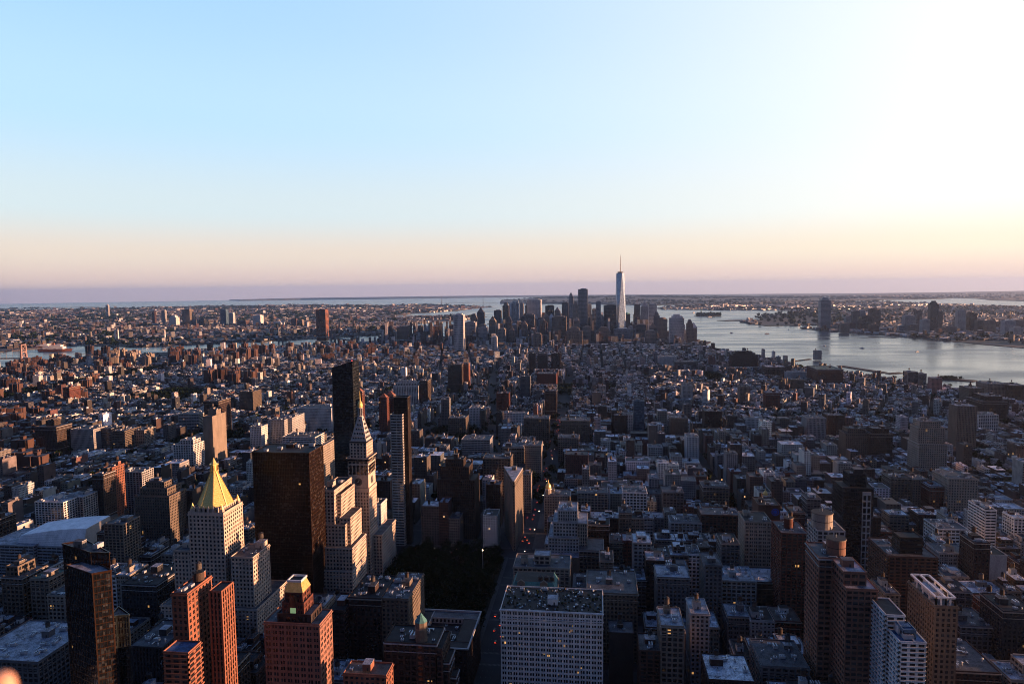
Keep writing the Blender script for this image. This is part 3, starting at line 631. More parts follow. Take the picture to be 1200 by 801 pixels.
# stepped limestone block beside it
def north_block():
    o = None
    steps = [(374.5, 392, 575, 124, 0, 60, 0), (392, 403, 611, None, -3, 55, 7), (399, 412, 640, None, -6, 50, 14)]
    a = at_z(374.5, 575, GZ+122); y0 = a[1]; xA = a[0]; xB = at_y(391, 575, y0)[0]
    o = root('stepped_block', (xA+15, y0+30, GZ), 'huge pale limestone office block climbing in many setbacks, by the marble clock tower', 'office building')
    z1 = GZ+122
    tier(o, rect(xA, xB, y0, y0+50), GZ+60, z1, 'limestone', 'p', 'tar', windows=True)
    clutter(o, xA, xB, y0, y0+45, z1, 44, 1, 'limestone')
    tier(o, rect(xB, xB+5, y0+6, y0+45), GZ+40, z1-6, 'limestone', 'p', 'tar')
    z2 = at_y(403, 611, y0-3)[2]; x2 = at_y(404, 611, y0-3)[0]
    tier(o, rect(xA-2, x2, y0-3, y0+36), GZ+40, z2-4, 'limestone', 'p', 'grey')
    tier(o, rect(xB+5, x2+4, y0+2, y0+34), GZ+30, z2+2, 'limestone', 'p', 'grey')
    z3 = at_y(413, 642, y0-6)[2]; x3 = at_y(413, 640, y0-6)[0]
    tier(o, rect(xA-6, x3, y0-7, y0+34), GZ+20, z3, 'limestone', 'p', 'grey')
    tier(o, rect(xA-12, x3+1, y0-11, y0+26), GZ, z3-22, 'limestone', 'p', 'grey')
    foot(rect(xA-12, x3+1, y0-11, y0+50)); guard(rect(xA, x3, y0, y0+40), z1, 700, 'stepped limestone block')
north_block()
# flatiron wedge
def wedge():
    T, SW, SE = (-100, 822), (-95.5, 884), (-121, 889)
    z1 = GZ+88; o = root('wedge_building', (-104, 860, GZ), 'triangular wedge-shaped stone tower with a rounded prow where two avenues meet', 'office building')
    pts = ccw([(-101.2, 823), (-99.2, 823), SW, SE]); wl_ = wallm('beige')
    tier(o, pts, GZ, z1-6, 'beige', 'p', 'tar', rail=0)
    tier(o, inset(pts, -.9), z1-6, z1-4.6, 'pale', 'n', 'tar', rail=0)
    tier(o, pts, z1-4.6, z1, 'beige', 'p', 'silver', rail=0)
    q = MB(); L = (o.location.x, o.location.y)
    rng_ = [(p[0]-L[0], p[1]-L[1]) for p in inset(pts, -1.5)]; q.prism(rng_, z1-GZ+.16, z1-GZ+1.4, wallm('pale')); q.prism(inset(rng_, 1.6), z1-GZ+1.4, z1-GZ+1.5, roofm('silver')); q.build('cornice', o)
    clutter(o, -112, -100, 862, 882, z1+1.5, 3, 0, 'beige')
    foot(pts); guard(pts, z1, 640, 'wedge-shaped tower')
wedge()
# faceted dark glass tower, two shafts and a low lit wedge
def facet_tower():
    za = GZ+178; U = lambda px, py, z: tuple(at_z(px, py, z)[:2])
    A = [U(73.5, 638, za), U(106.6, 648, za), U(128, 648.5, za), U(100, 633.5, za)]
    zb = za-7; B = [U(78, 663, zb), U(108, 673, zb), U(130, 669, zb), U(104, 656, zb)]
    zc = za-36; Cc = [U(128, 724, zc), U(136.5, 722, zc), U(151, 721, zc), U(139, 712, zc)]
    c = A[1]; o = root('faceted_tower', (c[0], c[1]+10, GZ), 'dark glass tower with angled faces and two sloping roof levels, partly glowing gold', 'skyscraper')
    A, B, Cc = ccw(A), ccw(B), ccw(Cc)
    tier(o, A, GZ, za, 'bronze', 'g', 'grey', glassd); tier(o, B, GZ, zb, 'bronze', 'g', 'silver', glassd); tier(o, Cc, GZ, zc, 'darkglass', 'g', 'grey', glassd)
    clutter(o, min(p[0] for p in A)+7, max(p[0] for p in A)-7, min(p[1] for p in A)+5, max(p[1] for p in A)-6, za, 4, 0, 'grey', 1.5)
    for q in (A, B, Cc): foot(q)
    guard(A, za, 800, 'faceted glass tower')
facet_tower()
def crown_gold(o, x0, x1, y0, y1, z):
    X, Y, Z = o.location; cx, cy = (x0+x1)/2, (y0+y1)/2
    zz = at_y(345, 694, cy)[2]; w = 6.2
    tier(o, rect(cx-10, cx+12, cy-8, cy+8), z, z+5, 'darkbrick', 'l', 'grey')
    tier(o, rect(cx-7, cx+7, cy-7, cy+7), z+5, z+12, 'redbrick', 'P', 'silver')
    tier(o, rect(cx-5.8, cx+5.8, cy-5.6, cy+5.6), z+12, z+18.5, 'redbrick', 'P', 'silver')
    b = MB(); q0 = [(cx-X+sx*6.5, cy-Y+sy*6.2) for sx, sy in ((-1, -1), (1, -1), (1, 1), (-1, 1))]; q1 = [(cx-X+sx*4.3, cy-Y+sy*4.1) for sx, sy in ((-1, -1), (1, -1), (1, 1), (-1, 1))]
    b.prism(q0, z-Z+19.2, z-Z+25.5, gold, pts2=q1, cap=False)
    for j in range(1, 9): t = j/9; q2 = [(a_[0]*(1-t)+c_[0]*t, a_[1]*(1-t)+c_[1]*t) for a_, c_ in zip(q0, q1)]; b.prism(inset(q2, -.18), z-Z+19.2+6.3*t, z-Z+19.35+6.3*t, gold)
    b.build('mansard_roof', o)
    b = MB(); parapet(b, q1, z-Z+25.3, 1.3, wallm('white'), t=.8, o=.6); b.poly([(p[0], p[1], z-Z+25.4) for p in q1], roofm('tar')); b.build('rim', o)
    b = MB(); b.box(cx-X, cy-Y-7.2, z-Z+6, z-Z+18, 2.2, .3, glass); b.build('tall_window', o)
    b = MB(); b.box(cx-X, cy-Y-7.57, z-Z+6, z-Z+9.5, 1.9, .05, emit('lit_green', (.5, .8, .4), .12)); b.build('lit_window', o)
hero('brick_tower', 'apartment tower', 'red brick apartment tower with stacked balconies and a small gold mansard crown', 310, 374, 729, H=112, dep=20, wall='pinkbrick', sty='P', roof='grey', win=True, vis=90, cl=.6, top=crown_gold, short='gold-crowned brick tower')
def brick_slabs():
    o = hero('brick_slab', 'apartment tower', 'bright orange-red brick slab tower of two offset shafts, the taller with a roof drum', 202, 219, 695.5, H=149, dep=25, wall='orange', sty='p', roof='grey', win=True, vis=105, cl=.8, short='orange brick slab tower')
    X, Y, Z = o.location; z1 = o['_zt']
    a = at_z(246, 693, z1-3); x1 = at_y(259, 693, a[1])[0]
    tier(o, rect(a[0], x1, a[1], a[1]+13), GZ, z1-3, 'orange', 'v', 'tar'); foot(rect(a[0], x1, a[1], a[1]+13))
    c = at_z(192, 764, z1-24); x2 = at_y(220, 764, c[1])[0]
    tier(o, rect(c[0], x2, c[1], c[1]+12), GZ, z1-24, 'orange', 'b', 'blue'); foot(rect(c[0], x2, c[1], c[1]+12))
    b = MB(); b.cyl(1, 6, z1-Z+.2, z1-Z+6, 3, 3, wallm('brown'), 20, top=roofm('tar')); b.build('roof_drum', o)
brick_slabs()
hero('black_tower', 'office tower', 'black box office tower with a flat top between gilded pyramid and marble clock tower', 295.5, 362, 530, H=170, dep=34, wall='bronze', sty='g', roof='tar', gm=glassbr, vis=160, tanks=0, short='black box tower')
def slant(o, x0, x1, y0, y1, z):
    X, Y, Z = o.location; b = MB(); zl = z-Z; dz = at_y(412.5, 423, y0)[2]-z
    w = glassd; v = [(x0-X, y0-Y, zl), (x1-X, y0-Y, zl), (x1-X, y1-Y, zl), (x0-X, y1-Y, zl), (x0-X, y0-Y, zl+1.5), (x1-X, y0-Y, zl+dz), (x1-X, y1-Y, zl+dz), (x0-X, y1-Y, zl+1.5)]
    for q in ((0, 1, 5, 4), (1, 2, 6, 5), (2, 3, 7, 6), (3, 0, 4, 7)): b.poly([v[i] for i in q], w)
    b.poly([v[i] for i in (4, 5, 6, 7)], roofm('tar')); b.build('sloping_top', o)
    b = MB(); b.bar((x1-X-.5, y0-Y+.5, zl+dz), (x1-X-.5, y0-Y+.5, zl+dz+1.2), .3, emit('aviation_red', (1, .08, .05), 4)); b.build('warning_light', o)
hero('slanted_tower', 'skyscraper', 'very tall dark glass tower with a slanted top behind the marble clock tower', 389, 413, 432, D=862, dep=24, wall='darkglass', sty='g', roof='tar', gm=glassd, vis=200, tanks=0, cl=0, top=slant, short='slanted glass tower')
def striped(o, x0, x1, y0, y1, z):
    tier(o, rect(x0+3, x1+6, y0+6, y1+2), GZ, z+21, 'brown', 'g', 'tar', glassbr); foot(rect(x0, x1+9, y0, y1+2))
hero('striped_tower', 'skyscraper', 'slim tower with pale horizontal bands and a dark bronze shaft behind', 457.5, 471, 486, D=862, dep=16, wall='pale', sty='h', roof='tar', gm=glassd, vis=155, tanks=0, cl=0, top=striped, short='pale-banded slim tower')
# curved white campus block
def campus():
    o = root('campus_building', (0, 0, GZ), 'low wide white metal building with a curved sloping roofline', 'college building')
    a = at_z(18, 618, GZ+66); y0 = a[1]; x0 = a[0]; x1 = at_y(96, 612, y0)[0]; z = GZ+66; o.location = ((x0+x1)/2, y0+25, GZ); X, Y = o.location.x, o.location.y
    xl = at_y(0, 632, y0-6)[0]-18
    tier(o, rect(xl, x0+26, y0-6, y0+45), GZ, z-18, 'steel', 'h', 'silver', glass); tier(o, rect(x0+26, x1-2, y0-1, y0+45), GZ, z-20, 'steel', 'h', 'silver', glass)
    b = MB(); st = wallm('steel'); N = 10
    prof = [(x0-X+(x1-x0)*t/N, z-GZ-9+7*math.sin(t/N*1.7)+3.5*t/N) for t in range(N+1)]
    for (xa, za), (xb, zb) in zip(prof, prof[1:]):
        b.poly([(xa, y0-Y, z-20-GZ), (xb, y0-Y, z-20-GZ), (xb, y0-Y+6, zb-2), (xa, y0-Y+6, za-2)], wallm('brightmetal'))
        b.poly([(xa, y0-Y+6, za-2), (xb, y0-Y+6, zb-2), (xb, y0-Y+44, zb), (xa, y0-Y+44, za)], wallm('brightmetal'))
    xa, za = prof[-1]; b.poly([(xa, y0-Y, z-20-GZ), (xa, y0-Y+44, z-20-GZ), (xa, y0-Y+44, za), (xa, y0-Y+6, za-2)], wallm('pale'))
    xa, za = prof[0]; b.poly([(xa, y0-Y, z-20-GZ), (xa, y0-Y+6, za-2), (xa, y0-Y+44, za), (xa, y0-Y+44, z-20-GZ)], st)
    b.build('curved_roof', o)
    for j in range(7):
        b = MB(); zz = z-GZ-19+j*1.7; b.bar((x0-X+1, y0-Y-.05+j*.75-.3, zz), (x1-X-1, y0-Y-.05+j*.75-.3, zz), .16, st); b.build('roof_seam', o)
    foot(rect(xl, x1, y0-6, y0+45)); guard(rect(xl, x1, y0, y0+40), z, 655, 'curved white campus building')
campus()
# --- near rows --------------------------------------------------------
def attic(o, x0, x1, y0, y1, z):        # garden roof of the white grid block
    X, Y, Z = o.location; b = MB(); wl_ = wallm('white')
    for (xa, ya, xb, yb, zz) in ((x0-.9, y0-.9, x1+.9, y0-.4, -11), (x0-.9, y0-.9, x1+.9, y0-.35, -6.2), (x0-1.1, y0-1.1, x1+1.1, y0-.3, 0)):
        b.box((xa+xb)/2-X, (ya+yb)/2-Y, z-Z+zz, z-Z+zz+.6, (xb-xa)/2, (yb-ya)/2, wl_, bottom=True)
    for i in range(19): xx = x0+(x1-x0)*i/18-X; b.box(xx, y0-Y-.7, z-Z-1.6, z-Z+.1, .45, .3, wl_)
    b.build('cornice', o)
    rg = random.Random(9); b = MB()
    for i in range(260):
        x, y = rg.uniform(x0+1, x1-1)-X, rg.uniform(y0+1.5, y1-1)-Y; s = rg.uniform(.25, .8)
        b.box(x, y, z-Z+.15, z-Z+rg.uniform(.5, 1.6), s, s*rg.uniform(.4, 1), rg.choice([foliage, foliage, wood, metal, darkmetal, wallm('blueg')]), rg.random()*3)
    b.build('roof_garden', o)
hero('white_grid_block', 'office block', 'wide white office block with an even window grid, nearest at the bottom of the view', 587, 706, 714, H=86, dep=40, wall='white', sty='w', roof='tar', gm=glassmat('office_window_glass', (.016, .018, .022), .12, .016, snap=1.7), win=True, vis=100, tanks=0, cl=.6, top=attic, short='white grid block')
def mansard(o, x0, x1, y0, y1, z):
    X, Y, Z = o.location; b = MB(); c = surf('copper_roof', (.07, .20, .20), var=.3)
    p0 = [(x0-X, y0-Y), (x1-X, y0-Y), (x1-X, y1-Y), (x0-X, y1-Y)]; b.prism(p0, z-Z+.2, z-Z+6.5, c, top=roofm('tar'), pts2=inset(p0, 4)); b.build('mansard_roof', o)
    for i in range(2):
        xx = (x0+(x1-x0)*(.22+.5*i)-X); b = MB(); b.box(xx, y0-Y+1, z-Z, z-Z+6, 3.2, 1.2, wallm('tan')); b.box(xx, y0-Y-.15, z-Z+1, z-Z+4.2, 1.1, .1, glass); b.prism([(xx-3.4, y0-Y-.1), (xx+3.4, y0-Y-.1), (xx+3.4, y0-Y+2), (xx-3.4, y0-Y+2)], z-Z+6, z-Z+8.4, wallm('tan'), pts2=[(xx-.3, y0-Y-.1), (xx+.3, y0-Y-.1), (xx+.3, y0-Y+2), (xx-.3, y0-Y+2)]); b.build('dormer', o)
    for i in range(3):
        xx = x1-X-14+i*5; b = MB(); b.cyl(xx, y0-Y+8, z-Z+4, z-Z+9, 2, 1.8, wood, 12); b.cyl(xx, y0-Y+8, z-Z+9, z-Z+10.3, 2.1, .1, roofm('brown'), 12); b.build('water_tank', o)
hero('copper_roofed_block', 'building', 'old stone building with a green copper mansard roof right behind the white grid block', 599, 652, 690, H=70, dep=26, wall='tan', sty='p', roof='tar', vis=12, tanks=0, cl=0, top=mansard)
hero('arcade_block', 'office block', 'cream stone block with arched top-floor windows and a roof pavilion, facing the dark park', 602, 667, 664, H=62, dep=32, wall='cream', sty='l', roof='grey', win=True, vis=28, tanks=0, cl=.8, setb=None, top=lambda o, x0, x1, y0, y1, z: (tier(o, rect(x0+19, x1-19, y0+9, y1-9), z, z+8, 'cream', 'l', 'silver')), short='cream arcade block')
hero('renaissance_loft', 'loft building', 'brown stone loft building with a row of tall arched windows under a heavy cornice', 688, 747, 694, H=62, dep=48, wall='tan', sty='p', roof='grey', win=True, vis=55, tanks=1, short='arched brown loft')
hero('stone_block', 'building', 'low grey building with a green-edged flat roof beside the arched brown loft', 672, 700, 688, H=55, dep=30, wall='grey', sty='p', roof='grey', vis=10, tanks=0)
# stepped limestone tower on the avenue
def avenue_tower():
    a = at_z(654, 598, GZ+84); y0 = a[1]; x0 = a[0]; x1 = at_y(676, 595, y0)[0]
    o = root('avenue_tower', (x0+8, y0+20, GZ), 'pale stepped apartment tower with a blank tan side wall, past the cream arcade block', 'apartment tower')
    tier(o, rect(x0, x1, y0, y0+30), GZ+40, GZ+84, 'pale', 'v', 'silver'); clutter(o, x0, x1, y0, y0+28, GZ+84, 3, 1, 'pale')
    tier(o, rect(x0-5, x1+1, y0-3, y0+36), GZ+30, GZ+72, 'pale', 'p', 'silver')
    tier(o, rect(x0-10, x1+2, y0-7, y0+40), GZ+20, GZ+56, 'pale', 'p', 'silver')
    tier(o, rect(x1+1, x1+11, y0-6, y0+30), GZ+20, GZ+72, 'cream', 'v', 'silver')
    tier(o, rect(x0-9, x1+3, y0-22, y0+20), GZ, GZ+40, 'tan', 'n', 'silver'); tier(o, rect(x1+3, x1+28, y0-20, y0+16), GZ, GZ+48, 'tan', 'l', 'grey')
    foot(rect(x0-18, x1+28, y0-22, y0+42)); guard(rect(x0, x1, y0, y0+10), GZ+84, 660, 'pale stepped avenue tower')
avenue_tower()
def dome(o, x0, x1, y0, y1, z):
    X, Y, Z = o.location; b = MB(); xx, yy = x0-X+5, y0-Y+5; b.cyl(xx, yy, z-Z, z-Z+7, 4, 3.8, wallm('cream'), 8); b.cyl(xx, yy, z-Z+7, z-Z+8, 4.4, 4.2, wallm('white'), 8); b.build('cupola_base', o)
    b = MB(); b.lathe(xx, yy, [(3.6, z-Z+8), (3.9, z-Z+10.5), (3.2, z-Z+13), (1.6, z-Z+15), (.5, z-Z+16), (.4, z-Z+18.5), (.02, z-Z+20)], gold, 12); b.build('gilded_dome', o)
hero('domed_corner_building', 'building', 'cream corner building with a small gilded dome, across the avenue from the wedge-shaped tower', 638, 668, 580, H=50, dep=26, wall='cream', sty='p', roof='grey', vis=26, top=dome, short='gilded corner dome')
hero('dark_setback_tower', 'office tower', 'dark brown tower with vertical piers and a narrower top, beyond the park', 512.5, 556, 562, H=78, dep=34, wall='brown', sty='v', roof='tar', vis=84, setb=[(4, 8, 4, 4, 16), (6, 8, 4, 5, 9)], short='dark tower with vertical piers')
hero('loft_building', 'loft building', 'tall brown loft building directly behind the wedge-shaped tower', 566, 598, 537, H=78, dep=30, wall='tan', sty='l', roof='grey', vis=14, short='brown loft behind the wedge')
hero('white_sign_tower', 'building', 'narrow building with a pale gabled dormer, tucked left of the wedge-shaped tower', 570, 586, 568, H=58, dep=20, wall='brown', sty='p', vis=30, tanks=0)
hero('spired_building', 'building', 'slim cream building with a pointed white cupola, just past the wedge-shaped tower', 612, 622, 556, H=56, dep=20, wall='cream', sty='p', vis=60, tanks=0, cl=.3)
hero('dark_loft_block', 'loft building', 'dark brown loft block with chimneys and a cluttered roof, facing the park corner', 408, 446, 700, H=78, dep=44, wall='darkbrick', sty='p', roof='tar', win=True, vis=80, tanks=2, cl=2, short='dark park-corner loft')
hero('dark_loft_block', 'loft building', 'brown loft block with a pale skylit roof shed, nearest the dark trees of the park', 447, 478, 701, H=78, dep=50, wall='tan', sty='p', roof='grey', win=False, vis=80, tanks=1, cl=2, short='brown park-side loft')
def turret(o, x0, x1, y0, y1, z):
    X, Y, Z = o.location; b = MB(); xx, yy = x0+(x1-x0)*.68-X, y0+5-Y; b.cyl(xx, yy, z-Z-6, z-Z+14, 4.3, 4.3, wallm('tan'), 8); b.cyl(xx, yy, z-Z+9, z-Z+10, 4.6, 4.6, wallm('beige'), 8); b.cyl(xx, yy, z-Z+14, z-Z+20, 4.4, .05, surf('copper_roof', (.07, .20, .20)), 8); b.build('octagonal_turret', o)
    for i, (dx, dh) in enumerate(((4, -3), (8, -14), (12, -26))):
        tier(o, rect(x1+dx-4, x1+dx, y0+3*i, y1-4*i), GZ+20, z+dh, 'brown', 'l', 'tar')
hero('turreted_tower', 'apartment tower', 'brown brick building stepping down beside an eight-sided turret with a pointed roof', 451, 511, 752, H=82, dep=24, wall='brown', sty='l', roof='tar', win=True, vis=60, tanks=1, cl=1.4, top=turret, short='turreted brown building')
def courtyard():
    z = GZ+42; P4 = [at_z(495, 715, z), at_z(560, 718, z), at_z(547, 760.5, z)]
    x0, x1 = P4[0][0], P4[1][0]; y1 = P4[0][1]; y0 = P4[2][1]; x1 = P4[2][0]; x0 = P4[0][0]
    o = root('courtyard_block', ((x0+x1)/2, (y0+y1)/2, GZ), 'broad flat-roofed block with a pale roof edge wrapped round an inner court', 'apartment block')
    tier(o, rect(x0, x1, y0, y1), GZ, z-5, 'darkbrick', 'p', 'tar', rail=0); w = 11
    tier(o, rect(x0, x1, y0, y0+w), z-5, z, 'darkbrick', 'p', 'tar', rail=.4); tier(o, rect(x0, x0+w, y0+w, y1), z-5, z, 'pale', 'p', 'tar', rail=.4)
    tier(o, rect(x1-w, x1, y0+w, y1-w), z-5, z, 'darkbrick', 'p', 'tar', rail=.4); tier(o, rect(x0+w, x1, y1-w, y1), z-5, z, 'pale', 'p', 'grey', rail=.4)
    b = MB(); lp = [(p[0]-o.location.x, p[1]-o.location.y) for p in rect(x0, x1, y0, y1)]; parapet(b, lp, z-GZ+.3, 1.1, wallm('pale'), t=1.2, o=1.6); b.build('cornice', o)
    clutter(o, x0+w, x1-w, y0+w, y1-w, z-5, 8, 0, 'pale', 1.6); foot(rect(x0, x1, y0, y1)); guard(rect(x0, x1, y0, y1), z, 800, 'courtyard block')
courtyard()
hero('low_brick_building', 'building', 'small orange brick rooftop with a chimney at the foot of the turreted brown building', 403, 452, 789, H=84, dep=14, wall='orange', sty='p', roof='brown', vis=20, tanks=0, short='orange brick rooftop')
hero('crenellated_loft', 'loft building', 'long dark loft block with a toothed cornice, between the glass tower and the gilded pyramid', 143, 183, 684, H=55, dep=50, wall='darkgrey', sty='p', roof='tar', win=False, vis=45, tanks=0, short='toothed dark loft')
hero('banded_apartment_tower', 'apartment tower', 'tan apartment tower with balcony bands, past the curved white campus building', 122, 144, 614, H=84, dep=26, wall='beige', sty='c', vis=48, short='balcony-banded tower')
hero('cream_corner_building', 'building', 'cream stone building with big windows left of the faceted glass tower', 56, 75, 697, H=46, dep=26, wall='cream', sty='l', vis=44, tanks=0, short='cream big-windowed building')
hero('green_roofed_building', 'building', 'stone building with a pale green copper roof, left of the faceted glass tower', 36, 57, 678, H=52, dep=24, wall='beige', sty='l', roof='green', vis=40, tanks=0)
hero('stepped_tan_building', 'building', 'tan stepped building with a rooftop tower near the left edge of the view', 2, 26, 676, H=52, dep=30, wall='tan', sty='l', vis=50, tanks=1, setb=[(2, 8, 4, 6, 9)])
hero('blue_roof_block', 'office block', 'broad low block with a bluish flat roof and white rooftop pavilions, beside the raised fingertip', -40, 44, 771, H=48, dep=60, wall='grey', sty='l', roof='silver', vis=40, tanks=1, cl=2.5, win=True, short='broad blue-roofed block')
hero('vertical_ribbed_block', 'office block', 'grey block with tall vertical ribs right of the faceted glass tower', 152, 190, 757, H=62, dep=40, wall='darkgrey', sty='v', roof='grey', vis=50, tanks=0, cl=2)
hero('stepped_tan_tower', 'apartment building', 'broad tan setback building crowned by a penthouse, above the toothed dark loft', 158, 198, 581, H=66, dep=36, wall='tan', sty='p', vis=50, setb=[(5, 5, 4, 4, 9), (6, 6, 4, 6, 7)], short='broad tan setback building')
hero('white_balcony_block', 'apartment building', 'white apartment block with bright balconies beyond the curved white campus building', 41, 74, 588, H=58, dep=28, wall='white', sty='c', roof='silver', vis=26, tanks=1)
hero('white_balcony_block', 'apartment building', 'second white apartment block, joined to the right end of the bright balconied one', 75, 97, 582, H=58, dep=26, wall='pale', sty='c', roof='silver', vis=26, tanks=1)
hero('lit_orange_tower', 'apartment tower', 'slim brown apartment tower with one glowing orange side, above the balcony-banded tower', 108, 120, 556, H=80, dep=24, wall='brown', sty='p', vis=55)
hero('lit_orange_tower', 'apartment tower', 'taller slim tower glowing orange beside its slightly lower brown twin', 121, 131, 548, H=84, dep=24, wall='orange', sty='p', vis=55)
hero('grey_stepped_building', 'apartment building', 'pale grey stepped apartment building right of the slim orange-lit towers', 141, 166, 553, H=66, dep=26, wall='pale', sty='c', vis=40)
hero('beige_slab_tower', 'apartment tower', 'tall beige slab tower with its side face glowing orange, behind the gilded pyramid', 237.5, 248.5, 488, H=98, dep=46, wall='beige', sty='n', vis=58, setb=[(1, 1, 16, 14, 9)], short='orange-lit beige slab')
hero('dark_white_topped_block', 'building', 'dark block with a pale cornice just behind the beige slab tower', 239, 256, 470, H=84, dep=50, wall='darkbrick', sty='p', vis=18)
hero('tan_tower_block', 'building', 'square tan building with vertical strips standing over low roofs, right of the beige slab tower', 281, 296, 459, H=62, dep=46, wall='tan', sty='v', vis=22, short='square tan building')
hero('pale_institute', 'building', 'long pale windowless block near the beige slab tower', 209, 233, 485, H=48, dep=60, wall='pale', sty='h', vis=14)
hero('bright_apartment_block', 'apartment building', 'white stepped apartment block catching the sun above the gilded pyramid', 203, 226, 521, H=56, dep=34, wall='white', sty='c', vis=18, setb=[(10, 3, 6, 6, 7)])
hero('brown_courtyard_slab', 'apartment building', 'broad brown slab apartment house with a roof tower, left in the middle distance', 41, 66, 500, H=62, dep=40, wall='brown', sty='p', vis=30, setb=[(14, 14, 12, 12, 10)], short='broad brown slab')
hero('ribbed_hospital_block', 'hospital building', 'pale vertical-ribbed block with a dark top floor, right of the broad brown slab', 83, 109, 503, H=52, dep=40, wall='pale', sty='v', vis=20)
hero('striped_hospital_block', 'hospital building', 'stepped pale block with dark window bands facing the small dark square of trees', 116, 130, 502, H=50, dep=40, wall='grey', sty='h', vis=24)
hero('striped_hospital_block', 'hospital building', 'orange-lit banded block beside the stepped pale hospital', 131, 146, 505, H=48, dep=50, wall='tan', sty='h', vis=20)
hero('white_hospital_block', 'hospital building', 'long cream block above the small dark square of trees', 146, 169, 504, H=44, dep=36, wall='cream', sty='c', vis=16)
hero('lit_brick_tower', 'apartment tower', 'lone dark red tower with a sunlit side beside the long dark park', 73.5, 81, 454, H=58, dep=42, wall='redbrick', sty='p', vis=12, short='lone red tower by the dark park')
# west of the clock tower, middle distance
hero('white_stepped_block', 'building', 'white stepped block left of the black box tower roof', 293, 306, 500, H=55, dep=26, wall='white', sty='p', vis=26)
hero('white_slab', 'apartment building', 'pale lilac-lit slab with a taller end, above the black box tower', 315, 333, 492, H=62, dep=28, wall='pale', sty='p', vis=26)
hero('white_slab', 'apartment building', 'pale pinkish slab whose side catches the sun, next to the lilac-lit one', 333, 342, 490, H=63, dep=60, wall='pale', sty='p', vis=26)
hero('low_white_block', 'building', 'low broad white block with a reddish roof above the black box tower', 331, 369, 512, H=42, dep=45, wall='white', sty='h', roof='brown', vis=10)
hero('ribbed_white_block', 'building', 'wide white building with tall dark window strips, left of the slanted glass tower', 349, 388, 478, H=56, dep=50, wall='white', sty='v', vis=28, short='wide ribbed white building')
hero('lit_cream_block', 'apartment building', 'cream block, its side blazing orange, between black box tower and slanted glass tower', 372, 376, 524, H=88, dep=60, wall='cream', sty='p', vis=60, short='blazing cream block')
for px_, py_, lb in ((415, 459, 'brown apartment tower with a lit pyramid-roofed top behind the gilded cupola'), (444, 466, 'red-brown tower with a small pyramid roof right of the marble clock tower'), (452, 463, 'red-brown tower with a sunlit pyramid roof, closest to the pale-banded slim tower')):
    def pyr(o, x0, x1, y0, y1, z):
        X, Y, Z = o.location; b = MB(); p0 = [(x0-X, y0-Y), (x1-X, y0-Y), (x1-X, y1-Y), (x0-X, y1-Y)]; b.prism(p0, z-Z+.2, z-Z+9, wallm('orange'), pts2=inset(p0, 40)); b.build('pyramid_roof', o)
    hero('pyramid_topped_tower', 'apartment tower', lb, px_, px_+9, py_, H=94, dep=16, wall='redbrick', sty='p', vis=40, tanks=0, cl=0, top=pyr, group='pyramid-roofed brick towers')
hero('white_stepped_apartments', 'apartment building', 'bright white stepped apartment house behind the pale-banded slim tower', 461, 490, 452, H=62, dep=34, wall='white', sty='c', vis=20, setb=[(6, 6, 5, 5, 7), (7, 7, 4, 4, 6)], short='bright white stepped apartments')
hero('lit_brown_tower', 'apartment tower', 'brown tower with an orange-lit side right of the bright white stepped apartments', 492, 501, 446, H=76, dep=40, wall='brown', sty='p', vis=24)
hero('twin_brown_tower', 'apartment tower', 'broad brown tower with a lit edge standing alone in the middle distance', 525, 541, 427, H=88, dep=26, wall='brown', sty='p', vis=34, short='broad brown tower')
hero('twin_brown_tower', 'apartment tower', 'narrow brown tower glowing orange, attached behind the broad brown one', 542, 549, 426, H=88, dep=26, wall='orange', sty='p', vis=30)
hero('slim_grey_tower', 'building', 'slim grey tower with a narrow setback top near the dark square of trees', 517, 526, 468, H=72, dep=20, wall='grey', sty='p', vis=28)
hero('white_cube', 'building', 'plain white cube of a building catching the light right of the slim grey tower', 550, 564, 478, H=46, dep=36, wall='white', sty='p', vis=14)
hero('striped_grey_block', 'office block', 'grey block with even white window bands above the dark tower with vertical piers', 541, 574, 515, H=48, dep=40, wall='pale', sty='h', vis=16)
hero('tan_loft', 'loft building', 'wide tan loft with blue windows left of the dark canyon of the avenue', 525, 545, 490, H=48, dep=40, wall='tan', sty='l', vis=14)
